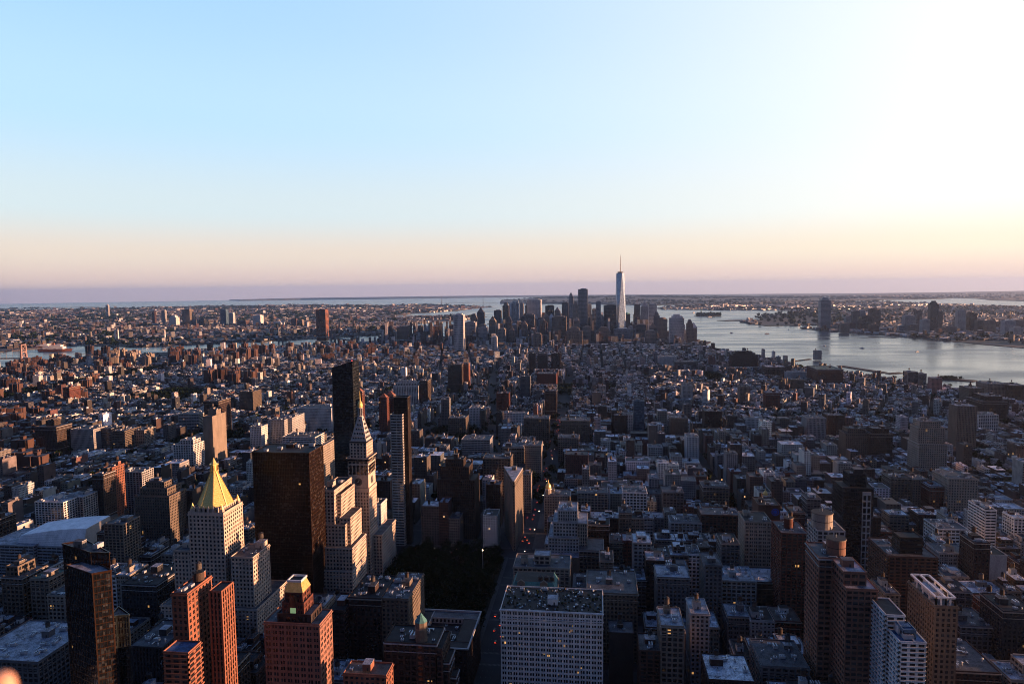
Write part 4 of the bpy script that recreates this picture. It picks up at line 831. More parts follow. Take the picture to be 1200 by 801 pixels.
# down the avenue
for a_ in (
 ('red_striped_building', 'building', 'red building with pale vertical stripes in the middle distance left of the avenue', 582, 596, 461, 68, 26, 'redbrick', 'v', 20),
 ('long_white_block', 'building', 'long low white block below the red building with pale stripes', 583, 618, 484, 44, 22, 'white', 'p', 12),
 ('cornice_block', 'office block', 'tan stone block with a deep cornice lining the avenue on its east side', 614, 643, 490, 56, 40, 'tan', 'l', 22),
 ('avenue_apartments', 'apartment building', 'brown apartment house towering on the east side of the avenue', 639, 652, 458, 70, 30, 'brown', 'p', 40),
 ('grey_tower', 'apartment tower', 'slim grey tower left of the red library', 610, 621, 441, 74, 24, 'grey', 'p', 24),
 ('red_library', 'library', 'massive plain red block beside the square of trees', 629.5, 652, 438, 50, 55, 'redbrick', 'n', 12),
 ('wide_window_loft', 'loft building', 'tan loft with large paired windows on the west side of the avenue', 657, 691, 493, 58, 40, 'tan', 'P', 26),
 ('lower_tan_loft', 'loft building', 'lower tan loft in front of the one with large paired windows', 654, 678, 513, 46, 34, 'beige', 'l', 13),
 ('twin_block', 'office block', 'tan block left of the avenue beyond the wedge-shaped tower', 591, 614, 524, 58, 36, 'tan', 'l', 18),
 ('twin_block', 'office block', 'cream block at the avenue edge right beside its tan neighbour beyond the wedge-shaped tower', 615, 634, 522, 60, 36, 'cream', 'p', 22),
 ('brown_apartments', 'apartment building', 'brown apartment house with a pale top storey left of the blue glass tower', 720, 735, 487, 52, 24, 'brown', 'p', 22),
 ('beige_tower', 'apartment tower', 'small beige tower just below the square of trees', 694, 704, 460, 46, 26, 'beige', 'n', 14),
 ('white_grid_loft', 'loft building', 'bright white loft with square windows in the middle rows', 730, 758, 577, 56, 30, 'white', 'l', 24),
 ('narrow_tan_building', 'building', 'narrow tan building with arched windows in front of the bright white loft', 726, 740, 601, 62, 24, 'tan', 'p', 26),
 ('grey_cornice_building', 'building', 'grey stone building with a dark cornice right of the bright white loft', 777, 801, 577, 52, 30, 'grey', 'l', 18),
 ('lit_window_loft', 'loft building', 'tan loft with warm top-floor windows in the middle rows', 824, 854, 570, 52, 30, 'tan', 'l', 20),
 ('green_terrace_block', 'building', 'cream block with rooftop planting just past the gilded corner dome', 677, 712, 577, 46, 30, 'cream', 'l', 16),
 ('small_white_building', 'building', 'small white building with arched windows on the middle rows', 760, 776, 524, 36, 24, 'white', 'l', 11),
 ('brown_setback_block', 'building', 'brown grey block with setbacks below the blue glass tower row', 786, 806, 490, 54, 36, 'tan', 'p', 20),
 ('white_slab_tower', 'apartment tower', 'white ribbed slab tower standing clear of the low roofs', 805, 819, 512, 60, 30, 'white', 'v', 26),
 ('red_brown_tower', 'apartment building', 'dark red apartment house behind the white ribbed slab tower', 826, 846, 482, 56, 34, 'darkbrick', 'p', 20),
 ('white_peaked_building', 'building', 'slender white building with a stepped peak', 800, 812, 452, 52, 28, 'pale', 'p', 14),
 ('tan_apartment_block', 'apartment building', 'plain tan slab in front of the long view to the river', 799, 812, 449, 46, 30, 'beige', 'n', 14),
 ('white_civic_block', 'building', 'white block group near the downtown towers', 772, 793, 418, 40, 60, 'white', 'v', 9),
 ('wide_civic_block', 'building', 'wide grey block with pale top edge near the downtown towers', 791, 816, 424, 40, 60, 'grey', 'h', 9),
):
    hero(a_[0], a_[1], a_[2], a_[3], a_[4], a_[5], H=a_[6], dep=a_[7], wall=a_[8], sty=a_[9], vis=a_[10])
hero('blue_glass_tower', 'apartment tower', 'bright blue glass tower rising from the low village roofs', 743, 755, 470, H=78, dep=18, wall='blueg', sty='g', roof='grey', gm=glassb, vis=35, tanks=0, cl=.4, short='bright blue glass tower')
for px_, lb in ((620, 'leftmost of three square brown slabs standing in a row'), (630, 'middle one of three square brown slabs standing in a row'), (646, 'rightmost of three square brown slabs standing in a row')):
    hero('square_slab', 'apartment tower', lb, px_, px_+(7 if px_ == 620 else 11), 414, H=84, dep=26, wall='brown', sty='p', vis=18, group='three square brown slabs', tanks=0)
# --- right-hand near and middle rows ------------------------------------
def drum(r=5, h=9, fx=.5, fy=.4, c='brown'):
    def f(o, x0, x1, y0, y1, z):
        X, Y, Z = o.location; b = MB(); x, y = x0+(x1-x0)*fx-X, y0+(y1-y0)*fy-Y
        b.cyl(x, y, z-Z+.1, z-Z+h, r, r, wallm(c), 24); b.cyl(x, y, z-Z+h, z-Z+h+.8, r+.4, r+.4, wallm('beige'), 24, top=roofm('tar')); b.cyl(x, y, z-Z+h*.5, z-Z+h*.5+.5, r+.15, r+.15, wallm('darkbrick'), 24); b.build('roof_drum', o)
        b = MB(); b.cyl(x, y, z-Z+h+.8, z-Z+h+4, .25, .15, metal, 6); b.bar((x-2, y, z-Z+h+1), (x-2, y, z-Z+h+5), .2, metal); b.build('mast', o)
    return f
def whitecol(o, x0, x1, y0, y1, z):
    X, Y, Z = o.location; y0 -= 6; z -= 13; a = at_y(1010, 600, y0)[0]; c = at_y(1020, 600, y0)[0]
    b = MB(); wl_ = wallm('pale'); b.box((a+c)/2-X, y0-.55-Y, 0, z-Z-3, (c-a)/2, .55, wl_)
    for i in range(int((z-Z-6)/6.6)):
        for s in (-.25, .25): b.box((a+c)/2-X+s*(c-a), y0-1.13-Y, 3+i*6.6, 8+i*6.6, (c-a)*.17, .03, glassd)
    b.build('pale_window_column', o)
hero('dark_glass_tower', 'apartment tower', 'tall black apartment tower with one pale column of paired windows', 988, 1024, 572, H=120, dep=30, wall='darkgrey', sty='g', roof='tar', gm=glassd, vis=110, tanks=0, cl=.6, setb=[(8, 5, 6, 6, 13)], top=whitecol, short='black tower with a pale window column')
hero('drum_topped_tower', 'apartment tower', 'pale banded apartment tower topped by a glowing round drum', 958, 990, 622, H=128, dep=26, wall='pale', sty='c', roof='grey', vis=110, tanks=0, cl=.6, top=drum(8, 12, .32, .4, 'cream'), short='pale drum-topped tower')
hero('brown_notched_tower', 'apartment tower', 'huge brown brick apartment tower with notched corners and a round brick drum on top', 960, 990, 654, H=132, dep=30, wall='brownbrick', sty='k', roof='grey', win=True, vis=150, tanks=0, cl=.5, top=drum(6.5, 11, .85, .35, 'brownbrick'), short='huge brown drum-topped tower')
hero('brown_notched_wing', 'apartment tower', 'brown brick apartment wing with a planted roof terrace, joined to the huge drum-topped tower', 992, 1028, 690, H=122, dep=34, wall='brownbrick', sty='k', roof='silver', vis=110, tanks=0, cl=.4, setb=[(0, 5, 6, 2, 9)], short='brown terrace wing')
hero('red_brown_slab', 'apartment tower', 'red brick apartment slab standing left of the pale drum-topped tower', 916, 947, 625, H=104, dep=34, wall='redbrick', sty='c', roof='grey', vis=90, cl=1, top=drum(4, 9, .45, .5, 'redbrick'), short='red brick slab')
def sign_disc(o, x, y, z):
    b = MB(); X, Y, Z = o.location; r = 4.2
    for k, (rr_, off, m) in enumerate(((4.2, .32, surf("sign_blue", (.03, .08, .5))), (3.2, .36, wallm("brick")), (2.4, .40, surf("sign_blue", (.03, .08, .5))))): b.poly([(x-X+rr_*math.cos(i*math.pi/12), y-Y-off, z-Z+rr_*math.sin(i*math.pi/12)) for i in range(24)], m)
    b.build("round_sign", o)
hero('red_brown_tower', 'loft building', 'brown loft with a round blue sign near its roof corner', 889, 914, 592, H=78, dep=30, wall='brick', sty='n', roof='tar', vis=60, top=lambda o, x0, x1, y0, y1, z: sign_disc(o, x1-5, y0, z-7), short='loft with the round blue sign')
hero('terraced_brown_tower', 'apartment tower', 'broad dark brown block wrapped in balcony rows with a boxy penthouse', 1042, 1099, 652, H=92, dep=44, wall='brick', sty='b', roof='grey', vis=50, tanks=0, cl=1, setb=None, top=lambda o, x0, x1, y0, y1, z: tier(o, rect(x0+12, x0+30, y0+8, y0+24), z, z+14, 'darkbrown', 'h', 'tar'), short='balconied dark brown block')
def roof_frame(o, x0, x1, y0, y1, z):
    X, Y, Z = o.location; b = MB(); wl_ = wallm('white'); zz = z-Z; x0 -= X; x1 -= X; y0 -= Y; y1 -= Y
    for (a, c) in (((x0+1, y0+1), (x1-1, y0+1)), ((x0+1, y1-1), (x1-1, y1-1)), ((x0+1, y0+1), (x0+1, y1-1)), ((x1-1, y0+1), (x1-1, y1-1)), (((x0+x1)/2, y0+1), ((x0+x1)/2, y1-1))):
        b.bar((*a, zz+6), (*c, zz+6), 1.2, wl_)
        for t in range(5): x, y = a[0]+(c[0]-a[0])*t/4, a[1]+(c[1]-a[1])*t/4; b.bar((x, y, zz), (x, y, zz+6.4), .9, wl_)
    b.build('roof_frame', o)
    b = MB(); b.box((x0+x1)/2, (y0+y1)/2, zz+.2, zz+5, 4, 8, wl_, top=roofm('silver')); b.build('plant_room', o)
hero('framed_roof_tower', 'apartment tower', 'beige brick tower with an open white frame around its roof', 1096, 1122, 710, H=104, dep=40, wall='tan', sty='p', roof='grey', win=True, vis=90, tanks=0, cl=0, top=roof_frame, short='white-framed roof tower')
hero('white_balcony_tower', 'apartment tower', 'white apartment tower stepped in two halves with long balconies and a bluish plant box', 1055, 1085, 752, H=106, dep=18, wall='white', sty='b', roof='blue', vis=60, tanks=0, cl=.5, top=lambda o, x0, x1, y0, y1, z: (tier(o, rect(x0-2, x0+9, y0+16, y0+40), GZ, z+9, 'white', 'b', 'darkroof'), tier(o, rect(x0+4, x1-4, y0+5, y0+15), z, z+5, 'blueg', 'h', 'blue')), short='white balconied tower')
for a_ in (
 ('white_front_building', 'loft building', 'slender grey stone building with a dark recessed centre at the bottom rows', 775, 801, 733, 72, 30, 'beige', 'l', 68, True),
 ('arched_entry_building', 'loft building', 'pale stone building with a tall dark archway down its front', 810, 831, 719, 62, 28, 'pale', 'p', 40, True),
 ('twin_bay_building', 'loft building', 'grey green building with two dark full-height bays and a green cornice', 770, 808, 676, 62, 28, 'grey', 'p', 45, True),
 ('narrow_bay_building', 'loft building', 'tall narrow grey building with a dark central bay and a ridged top', 826, 846, 662, 72, 30, 'grey', 'p', 55, True),
 ('ornate_cream_building', 'office block', 'ornate cream building with arched windows and a dark recessed panel', 873, 904, 611, 82, 32, 'cream', 'P', 45, True),
 ('brick_corner_building', 'building', 'rust brick building with dark window bands beside the slender grey stone building', 750, 774, 762, 50, 26, 'brick', 'c', 40, False),
 ('pale_gabled_building', 'building', 'plain grey gabled wall in front of the arched brown loft', 714, 742, 741, 46, 20, 'darkgrey', 'n', 30, False),
 ('silver_roof_loft', 'loft building', 'pale loft with a bright silver roof in the lower middle', 846, 886, 680, 50, 34, 'pale', 'l', 20, False),
 ('dark_roof_loft', 'loft building', 'brown loft with a dark flat roof adjoining the bright silver-roofed one', 887, 922, 682, 46, 34, 'brown', 'l', 20, False),
 ('lit_row_building', 'building', 'low dark building with a row of orange-lit windows', 853, 880, 722, 40, 24, 'grey', 'P', 30, True),
 ('water_tower_loft', 'loft building', 'wide grey loft with a barrel water tank at the bottom edge', 893, 948, 780, 52, 38, 'grey', 'l', 25, True),
 ('white_roofed_building', 'building', 'low building with a large white roof at the bottom edge', 831, 884, 796, 50, 34, 'darkbrick', 'l', 20, False),
 ('long_brown_block', 'loft building', 'long brown-red loft with a pale cornice behind the ornate rows', 822, 868, 603, 52, 30, 'brick', 'l', 24, False),
 ('gallery_block', 'building', 'white stone block with planted roof in the middle rows', 786, 822, 612, 42, 26, 'pale', 'l', 14, False),
 ('white_courtyard_loft', 'loft building', 'white loft with large dark panes behind the balconied dark brown block', 1100, 1135, 620, 52, 34, 'white', 'k', 24, False),
 ('grid_front_building', 'building', 'bluish building with a tight square grid of windows right of the balconied dark brown block', 1101, 1138, 648, 48, 28, 'pale', 'w', 18, False),
 ('striped_slab', 'apartment building', 'narrow slab with crisp white bands', 1155, 1168, 598, 66, 36, 'white', 'h', 34, False),
 ('pale_blank_building', 'building', 'building with a plain pale side wall and a dark front right of the square-grid building', 1150, 1180, 650, 60, 30, 'pale', 'n', 24, False),
 ('dark_brick_tower', 'apartment building', 'dark brick building left of the plain pale wall', 1142, 1160, 636, 72, 26, 'darkbrick', 'p', 40, False),
 ('large_window_loft', 'loft building', 'grey loft with rows of large panes near the bottom right', 1126, 1165, 733, 46, 34, 'grey', 'l', 18, True),
 ('bottom_corner_loft', 'loft building', 'dark roofed loft with bright white window panels at the bottom right', 1120, 1172, 786, 50, 46, 'darkbrick', 'l', 30, True),
 ('blue_dusk_apartments', 'apartment building', 'bluish brick apartment block near the right edge above the bottom row', 1176, 1215, 716, 66, 32, 'darkgrey', 'p', 50, True),
 ('white_grid_office', 'office block', 'big pale block with an even window grid standing right of centre in the middle distance', 1112, 1146, 561, 62, 44, 'cream', 'p', 30, False),
 ('tall_tan_hotel', 'apartment tower', 'tall stepped tan tower with a dark ribbed middle, highest on the right side', 1077, 1110, 520, 62, 40, 'cream', 'p', 28, False),
 ('tan_fluted_tower', 'apartment tower', 'fluted tan tower with dark folds, right of the tall stepped tan tower', 1122, 1145, 476, 92, 30, 'beige', 'v', 42, False),
 ('red_brick_cluster', 'building', 'deep red brick building left of the big pale block', 1090, 1110, 570, 48, 30, 'redbrick', 'p', 24, False),
 ('tan_grid_block', 'office block', 'pair of tan gridded blocks, left of the deep red brick building', 1044, 1068, 560, 52, 30, 'tan', 'l', 24, False),
 ('tan_grid_block', 'office block', 'darker tan gridded block abutting the deep red brick building', 1070, 1088, 562, 50, 30, 'beige', 'p', 22, False),
 ('white_banded_apartments', 'apartment building', 'white apartment block with long window bands behind the fluted tan tower', 1147, 1170, 486, 44, 40, 'white', 'c', 15, False),
 ('dark_red_complex', 'apartment building', 'large dark red stepped complex near the river on the right', 1152, 1180, 470, 56, 70, 'darkbrick', 'p', 20, False),
 ('riverside_warehouse', 'warehouse', 'tan block by the river with a flat hat-like roof room', 1136, 1153, 455, 48, 50, 'tan', 'p', 14, False),
 ('riverside_warehouse', 'warehouse', 'long pinkish tan block by the river catching the low sun', 1158, 1182, 450, 52, 60, 'beige', 'p', 16, False),
 ('riverside_warehouse', 'warehouse', 'brown block by the river at the far right edge', 1183, 1204, 452, 50, 60, 'brown', 'p', 14, False),
 ('river_tower_pair', 'apartment tower', 'left one of two small glass towers at the water edge', 1064, 1076, 436, 54, 26, 'pale', 'g', 12, False),
 ('river_tower_pair', 'apartment tower', 'right one of two small glass towers at the water edge', 1077, 1086, 438, 50, 26, 'pale', 'g', 12, False),
 ('pink_palazzo', 'apartment building', 'pink stucco house tower among low roofs by the river', 1092, 1104, 443, 52, 24, 'pink', 'p', 14, False),
 ('tan_setback_apartments', 'apartment building', 'tan stepped apartment block in the right middle distance', 991, 1018, 508, 54, 34, 'tan', 'p', 18, False),
 ('tan_setback_apartments', 'apartment building', 'darker stepped apartment block just right of the tan stepped one', 1020, 1046, 508, 56, 34, 'brown', 'p', 18, False),
 ('grey_lofts', 'loft building', 'long grey loft behind the stepped tan apartment blocks', 946, 968, 490, 58, 36, 'pale', 'v', 20, False),
 ('grey_lofts', 'loft building', 'brown grey loft beside the long grey one in the right middle distance', 970, 990, 487, 60, 36, 'brown', 'p', 20, False),
 ('orange_lit_block', 'apartment building', 'square apartment tower with a glowing orange front far down on the right', 867, 879, 453, 54, 30, 'beige', 'p', 13, False),
 ('red_lit_tower', 'apartment tower', 'small red stepped tower with a lit side right of the glowing square one', 898, 914, 460, 52, 30, 'redbrick', 'p', 14, False),
 ('tan_stepped_house', 'apartment building', 'tan stepped apartment house near the river warehouses', 927, 942, 445, 44, 30, 'tan', 'p', 10, False),
 ('big_red_warehouse', 'warehouse', 'huge red brick river building with a green roof', 958, 988, 433, 52, 110, 'redbrick', 'p', 16, False),
 ('long_red_warehouse', 'warehouse', 'long low red building beside the dark domed block near the river', 898, 921, 430, 42, 60, 'brick', 'l', 9, False),
 ('dark_domed_block', 'office block', 'big dark stepped block by the river with rounded shoulders', 858, 888, 416, 52, 60, 'brown', 'v', 14, False),
 ('white_river_block', 'building', 'white low block near the river left of the huge red brick building', 922, 945, 436, 28, 40, 'white', 'p', 7, False),
 ('river_white_tower', 'ventilation tower', 'single pale tower standing at the waterline', 955, 963, 411, 40, 24, 'pale', 'p', 10, False),
):
    hero(a_[0], a_[1], a_[2], a_[3], a_[4], a_[5], H=a_[6], dep=a_[7], wall=a_[8], sty=a_[9], vis=a_[10], win=a_[11],
         roof={'silver_roof_loft': 'silver', 'white_roofed_building': 'white', 'big_red_warehouse': 'green'}.get(a_[0], random.Random(a_[3]).choice(['grey', 'tar', 'grey', 'silver'])),
         setb={'tall_tan_hotel': [(0, 3, 4, 6, 26), (3, 5, 3, 4, 10)], 'tan_setback_apartments': [(5, 5, 4, 4, 8)], 'dark_domed_block': [(8, 8, 8, 8, 7), (10, 10, 8, 8, 6)], 'dark_red_complex': [(8, 6, 8, 8, 10)], 'dark_brick_tower': None}.get(a_[0]))
def signs():     # small gilded domes on a far right corner, block of the middle rows
    for px_, py_, w in ((897, 577, 'left'), (908, 588, 'right')):
        a = at_z(px_, py_, GZ+52); o = root('domed_turret', (a[0], a[1], GZ), 'small gilded dome on a white turret, the %s of two down the side avenue' % ('farther' if w == 'left' else 'nearer'), 'church tower')
        b = MB(); b.box(0, 0, 0, 44, 3, 3, wallm('pale')); b.cyl(0, 0, 44, 49, 2.6, 2.6, wallm('white'), 8); b.build('tower', o)
        b = MB(); b.lathe(0, 0, [(2.7, 49), (2.9, 51), (2, 53.5), (.6, 55), (.1, 58)], gold, 12); b.build('dome', o); foot(rect(a[0]-4, a[0]+4, a[1]-4, a[1]+4)); guard(rect(a[0]-3, a[0]+3, a[1]-3, a[1]+3), GZ+54, 600, 'domed turret')
signs()
# --- far towers: downtown, across both rivers ---------------------------
def far(name, cat, label, px0, px1, py, D, wall='grey', sty='v', dep=None, gm=None, cap=None, group=None, capc=None):
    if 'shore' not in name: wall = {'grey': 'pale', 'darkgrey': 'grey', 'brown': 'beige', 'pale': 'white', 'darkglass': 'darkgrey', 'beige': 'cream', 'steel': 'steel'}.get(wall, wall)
    a = at_d(px0, py, D); x0, y0, z1 = a; x1 = at_y(px1, py, y0)[0]; dep = dep or max(24, (x1-x0)*.8); z0 = GZ-drop(x0, y0)
    o = root(name, ((x0+x1)/2, y0+dep/2, z0), label, cat, group); X, Y = o.location.x, o.location.y
    S_ = dict(v=(6, .5, 9, .2, 1.2, .5), p=(7, .55, 8, .45, .8, .7), h=(9, .1, 7.5, .5, .5, .9), g=(7, .12, 9, .14, .5, .4))
    save = dict(STY); STY.update(S_); tier(o, rect(x0, x1, y0, y0+dep), z0, z1, wall, sty, 'grey', gm, rail=2); STY.update(save)
    foot(rect(x0, x1, y0, y0+dep)); guard(rect(x0, x1, y0, y0+dep), z1, py+14, label)
    w = (x1-x0)/2; m = wallm(capc or wall)
    b = MB(); zz = z1-z0; cx, cy = (x0+x1)/2-X, y0+dep/2-Y
    if cap == 'pyr': b.prism([(cx-w, cy-dep/2), (cx+w, cy-dep/2), (cx+w, cy+dep/2), (cx-w, cy+dep/2)], zz, zz+w*1.5, m, pts2=[(cx-.5, cy-.5), (cx+.5, cy-.5), (cx+.5, cy+.5), (cx-.5, cy+.5)])
    elif cap == 'dome': b.lathe(cx, cy, [(w*.95, zz), (w*.85, zz+w*.2), (w*.55, zz+w*.38), (.5, zz+w*.45)], m, 14)
    elif cap == 'step': b.box(cx, cy, zz, zz+14, w*.7, dep*.35, m); b.box(cx, cy, zz+14, zz+24, w*.45, dep*.22, m)
    elif cap == 'mast': b.box(cx, cy, zz, zz+8, w*.5, dep*.3, m); b.cyl(cx, cy, zz+8, zz+50, 1.4, .3, metal, 6)
    elif cap == 'crane':
        cr = surf('crane_red', (.35, .07, .04)); b.bar((cx, cy, zz), (cx, cy, zz+28), 1.6, cr); b.bar((cx-8, cy, zz+20), (cx+18, cy, zz+44), 1.2, cr)
    else: b.box(cx+w*.1, cy, zz, zz+7, w*.6, dep*.3, m)
    b.build({'crane': 'crane', 'mast': 'mast', 'dome': 'dome', 'pyr': 'pyramid_roof'}.get(cap, 'plant_room'), o); return o
FD = [
 ('tall pale grey slab, first high tower at the downtown group\'s left end', 531.5, 542.6, 369, 3500, 'pale', 'v', None),
 ('grey cubic block behind the first pale slab of downtown', 543.5, 557, 378, 4100, 'grey', 'p', None),
 ('dark tower with a pointed cap near the downtown group\'s left end', 559, 567, 366, 5100, 'darkgrey', 'v', 'pyr'),
 ('small tan courthouse tower with a pyramid roof', 573, 581, 376, 4400, 'tan', 'p', 'pyr'),
 ('dark slab just right of the pointed-cap tower', 579, 587, 364, 5000, 'darkgrey', 'v', None),
 ('slim brown tower left of the bright rippled steel one', 589, 596, 358, 5100, 'brown', 'v', 'step'),
 ('low tan block at the foot of the rippled steel tower', 583, 592, 386, 4000, 'beige', 'p', None),
 ('grey office slab with a lower right shoulder by the rippled tower', 608, 613.5, 356, 5200, 'grey', 'p', None),
 ('dark office block with a copper-coloured crown', 615.5, 622, 358, 5300, 'brown', 'v', 'step'),
 ('broad pale slab, widest of the downtown roofs', 617.5, 633.5, 351.5, 5250, 'pale', 'v', None),
 ('wide dark federal slab in front of the broad pale one', 612.5, 626, 369, 4150, 'darkgrey', 'h', None),
 ('small reddish tower in the gap left of the brown windowless block', 635, 641, 378, 4300, 'brick', 'p', None),
 ('dark office tower left of the thin pointed one', 639, 649, 358.5, 4900, 'darkglass', 'g', None),
 ('grey stepped tower with a green pointed cap', 650, 656, 364, 4700, 'beige', 'v', 'pyr'),
 ('dark slab with a flat top left of the slim needle', 658.5, 666, 355, 5000, 'darkgrey', 'v', None),
 ('slim pale needle of a tower beside the tallest grey one', 666.5, 671.5, 347, 4900, 'grey', 'v', 'step'),
 ('medium tan tower hugging the foot of the tallest grey one', 671, 677.5, 357, 4500, 'beige', 'v', 'step'),
 ('brown windowless tower in front of the downtown group', 647, 663.5, 372, 3900, 'brown', 'v', None),
 ('stepped dark brown block in front of the tallest grey tower', 663.5, 682, 388, 3700, 'brown', 'p', 'step'),
 ('tallest grey tower with a crown, left of the spire-topped one', 677.6, 688.5, 339, 4550, 'grey', 'v', None),
 ('grey tower attached right of the tallest grey one', 687.5, 693, 357, 4600, 'grey', 'v', None),
 ('slim bluish tower halfway to the spire-topped one', 698.5, 704, 353.5, 4800, 'steel', 'g', None),
 ('small grey tower between the slim bluish one and the crowned one', 694, 698.5, 362, 4650, 'pale', 'g', None),
 ('broad dark glass block immediately left of the spire-topped tower', 707.5, 722, 358, 4400, 'darkgrey', 'g', None),
 ('wide brown building stepped like a ziggurat', 699, 716, 388, 3900, 'brown', 'p', 'step'),
 ('low bright glass building at the foot of the spire-topped tower', 719.5, 738, 386, 4000, 'steel', 'g', None),
 ('office block with a domed copper roof right of the spire-topped tower', 730, 738.5, 368, 4750, 'brown', 'p', 'dome'),
 ('narrow unfinished tower topped by a red crane', 743.5, 750, 357, 4700, 'brown', 'h', 'crane'),
 ('grey tower capped by a pyramid among the riverside offices', 751, 760, 359.5, 4850, 'grey', 'p', 'pyr'),
 ('pale flat-topped slab right of the pyramid-capped tower', 760.5, 769.5, 356.5, 4500, 'pale', 'v', None),
 ('brown round-shouldered tower at the right part of downtown', 771, 782, 374, 4300, 'brown', 'p', 'dome'),
 ('dark low wide block in front of the riverside offices', 745, 757, 381, 4150, 'darkgrey', 'h', None),
 ('big light grey block near the right end of downtown', 785.5, 801.5, 373, 4000, 'pale', 'v', 'step'),
 ('brown stepped tower closing the right end of downtown', 805, 812, 379, 3900, 'brown', 'p', 'step'),
 ('lower brown block touching the last stepped tower', 811, 816.5, 386, 3900, 'brown', 'p', None),
 ('grey brown slab in front of the dark federal one', 625, 634.5, 392, 3550, 'brown', 'p', None),
 ('white narrow tower below the left end of downtown', 576, 582, 395, 3500, 'white', 'v', None),
 ('dark block beside the white narrow tower', 560, 571, 384, 4100, 'grey', 'p', None),
 ('round-topped grey tower in the second row of downtown', 597, 606, 381, 4300, 'grey', 'p', 'dome'),
 ('tan office block between the two brown foreground towers', 683, 692, 383, 4200, 'beige', 'p', None),
 ('slate block behind the big light grey one', 793, 800, 371, 4300, 'grey', 'p', None),
 ('pale apartment slab below the dark low wide block', 757, 768, 388, 4000, 'beige', 'p', None),
]
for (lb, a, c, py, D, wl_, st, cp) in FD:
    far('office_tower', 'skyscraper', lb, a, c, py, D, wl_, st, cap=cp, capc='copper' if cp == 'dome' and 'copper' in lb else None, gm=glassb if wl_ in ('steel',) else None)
# rippled steel tower
a = at_d(596.6, 353, 4950); xx = at_y(608, 352, a[1])[0]; w = xx-a[0]
o = root('rippled_tower', (a[0]+w/2, a[1]+20, GZ-2), 'bright rippled steel tower with a stepped shoulder near the left of downtown', 'skyscraper')
for (k0, k1, hh) in ((-.5, .5, 0), (-.18, .42, 18)):
    b = MB(); N = 14; zt = a[2]-GZ+2+hh-14
    for i in range(N): x_ = k0*w+(k1-k0)*w*i/N; x2 = k0*w+(k1-k0)*w*(i+1)/N; b.box((x_+x2)/2, (i % 2)*1.5, 0, zt, (x2-x_)/2, 19-(i % 2), glassm if i % 3 else wallm('steel'))
    b.build('shaft', o)
foot(rect(a[0], xx, a[1], a[1]+40)); guard(rect(a[0], xx, a[1], a[1]+40), a[2], 375, 'rippled steel tower')
# the tall chamfered tower with the spire
def spire_tower():
    D = 4480; c = at_d(727, 340, D); X, Y = c[0], c[1]; o = root('spire_tower', (X, Y, GZ-1.4), 'tallest glass tower with tapering triangular faces and a mast on top', 'skyscraper')
    zr = at_d(727, 320, D)[2]-GZ+1.4; zs = at_d(727, 298.5, D)[2]-GZ+1.4; h = 28; t = h*math.sqrt(.5)*1.0
    b = MB(); b.box(0, 0, 0, 57, h, h, wallm('steel'), ang=R(20)); b.build('podium', o)
    an = R(20); q = [(h*sx, h*sy) for sx, sy in ((-1, -1), (1, -1), (1, 1), (-1, 1))]; rot = lambda p, a: (p[0]*math.cos(a)-p[1]*math.sin(a), p[0]*math.sin(a)+p[1]*math.cos(a))
    B_ = [(*rot(p, an), 57) for p in q]; r2 = 28; T_ = [(*rot((r2*math.cos(k*math.pi/2-math.pi/2), r2*math.sin(k*math.pi/2-math.pi/2)), an), zr) for k in range(4)]
    b = MB()
    for k in range(4): b.poly([B_[k], B_[(k+1) % 4], T_[k]], glassm); b.poly([T_[k], B_[(k+1) % 4], T_[(k+1) % 4]], glassm)
    b.poly(T_, roofm('grey')); b.build('glass_shaft', o)
    for k in range(4):
        b = MB(); b.bar(B_[(k+1) % 4], T_[k], .8, metal); b.bar(B_[(k+1) % 4], T_[(k+1) % 4], .8, metal); b.build('edge_trim', o)
    b = MB(); b.lathe(0, 0, [(15, zr), (19, zr+7), (19, zr+9), (14, zr+9.2)], wallm('grey'), 20); b.build('ring', o)
    b = MB(); b.cyl(0, 0, zr+8, zr+50, 3.4, 2.4, wallm('pale'), 8); b.cyl(0, 0, zr+50, zs-15, 2.4, 1.5, wallm('pale'), 8); b.cyl(0, 0, zs-15, zs, 1.3, .5, wallm('pale'), 6)
    for zz in (zr+30, zr+52, zr+75): b.cyl(0, 0, zz, zz+2.5, 4, 4, wallm('grey'), 8)
    b.build('mast', o)
    foot(rect(X-32, X+32, Y-32, Y+32)); guard(rect(X-30, X+30, Y-30, Y+30), zr, 386, 'spire-topped glass tower')
spire_tower()
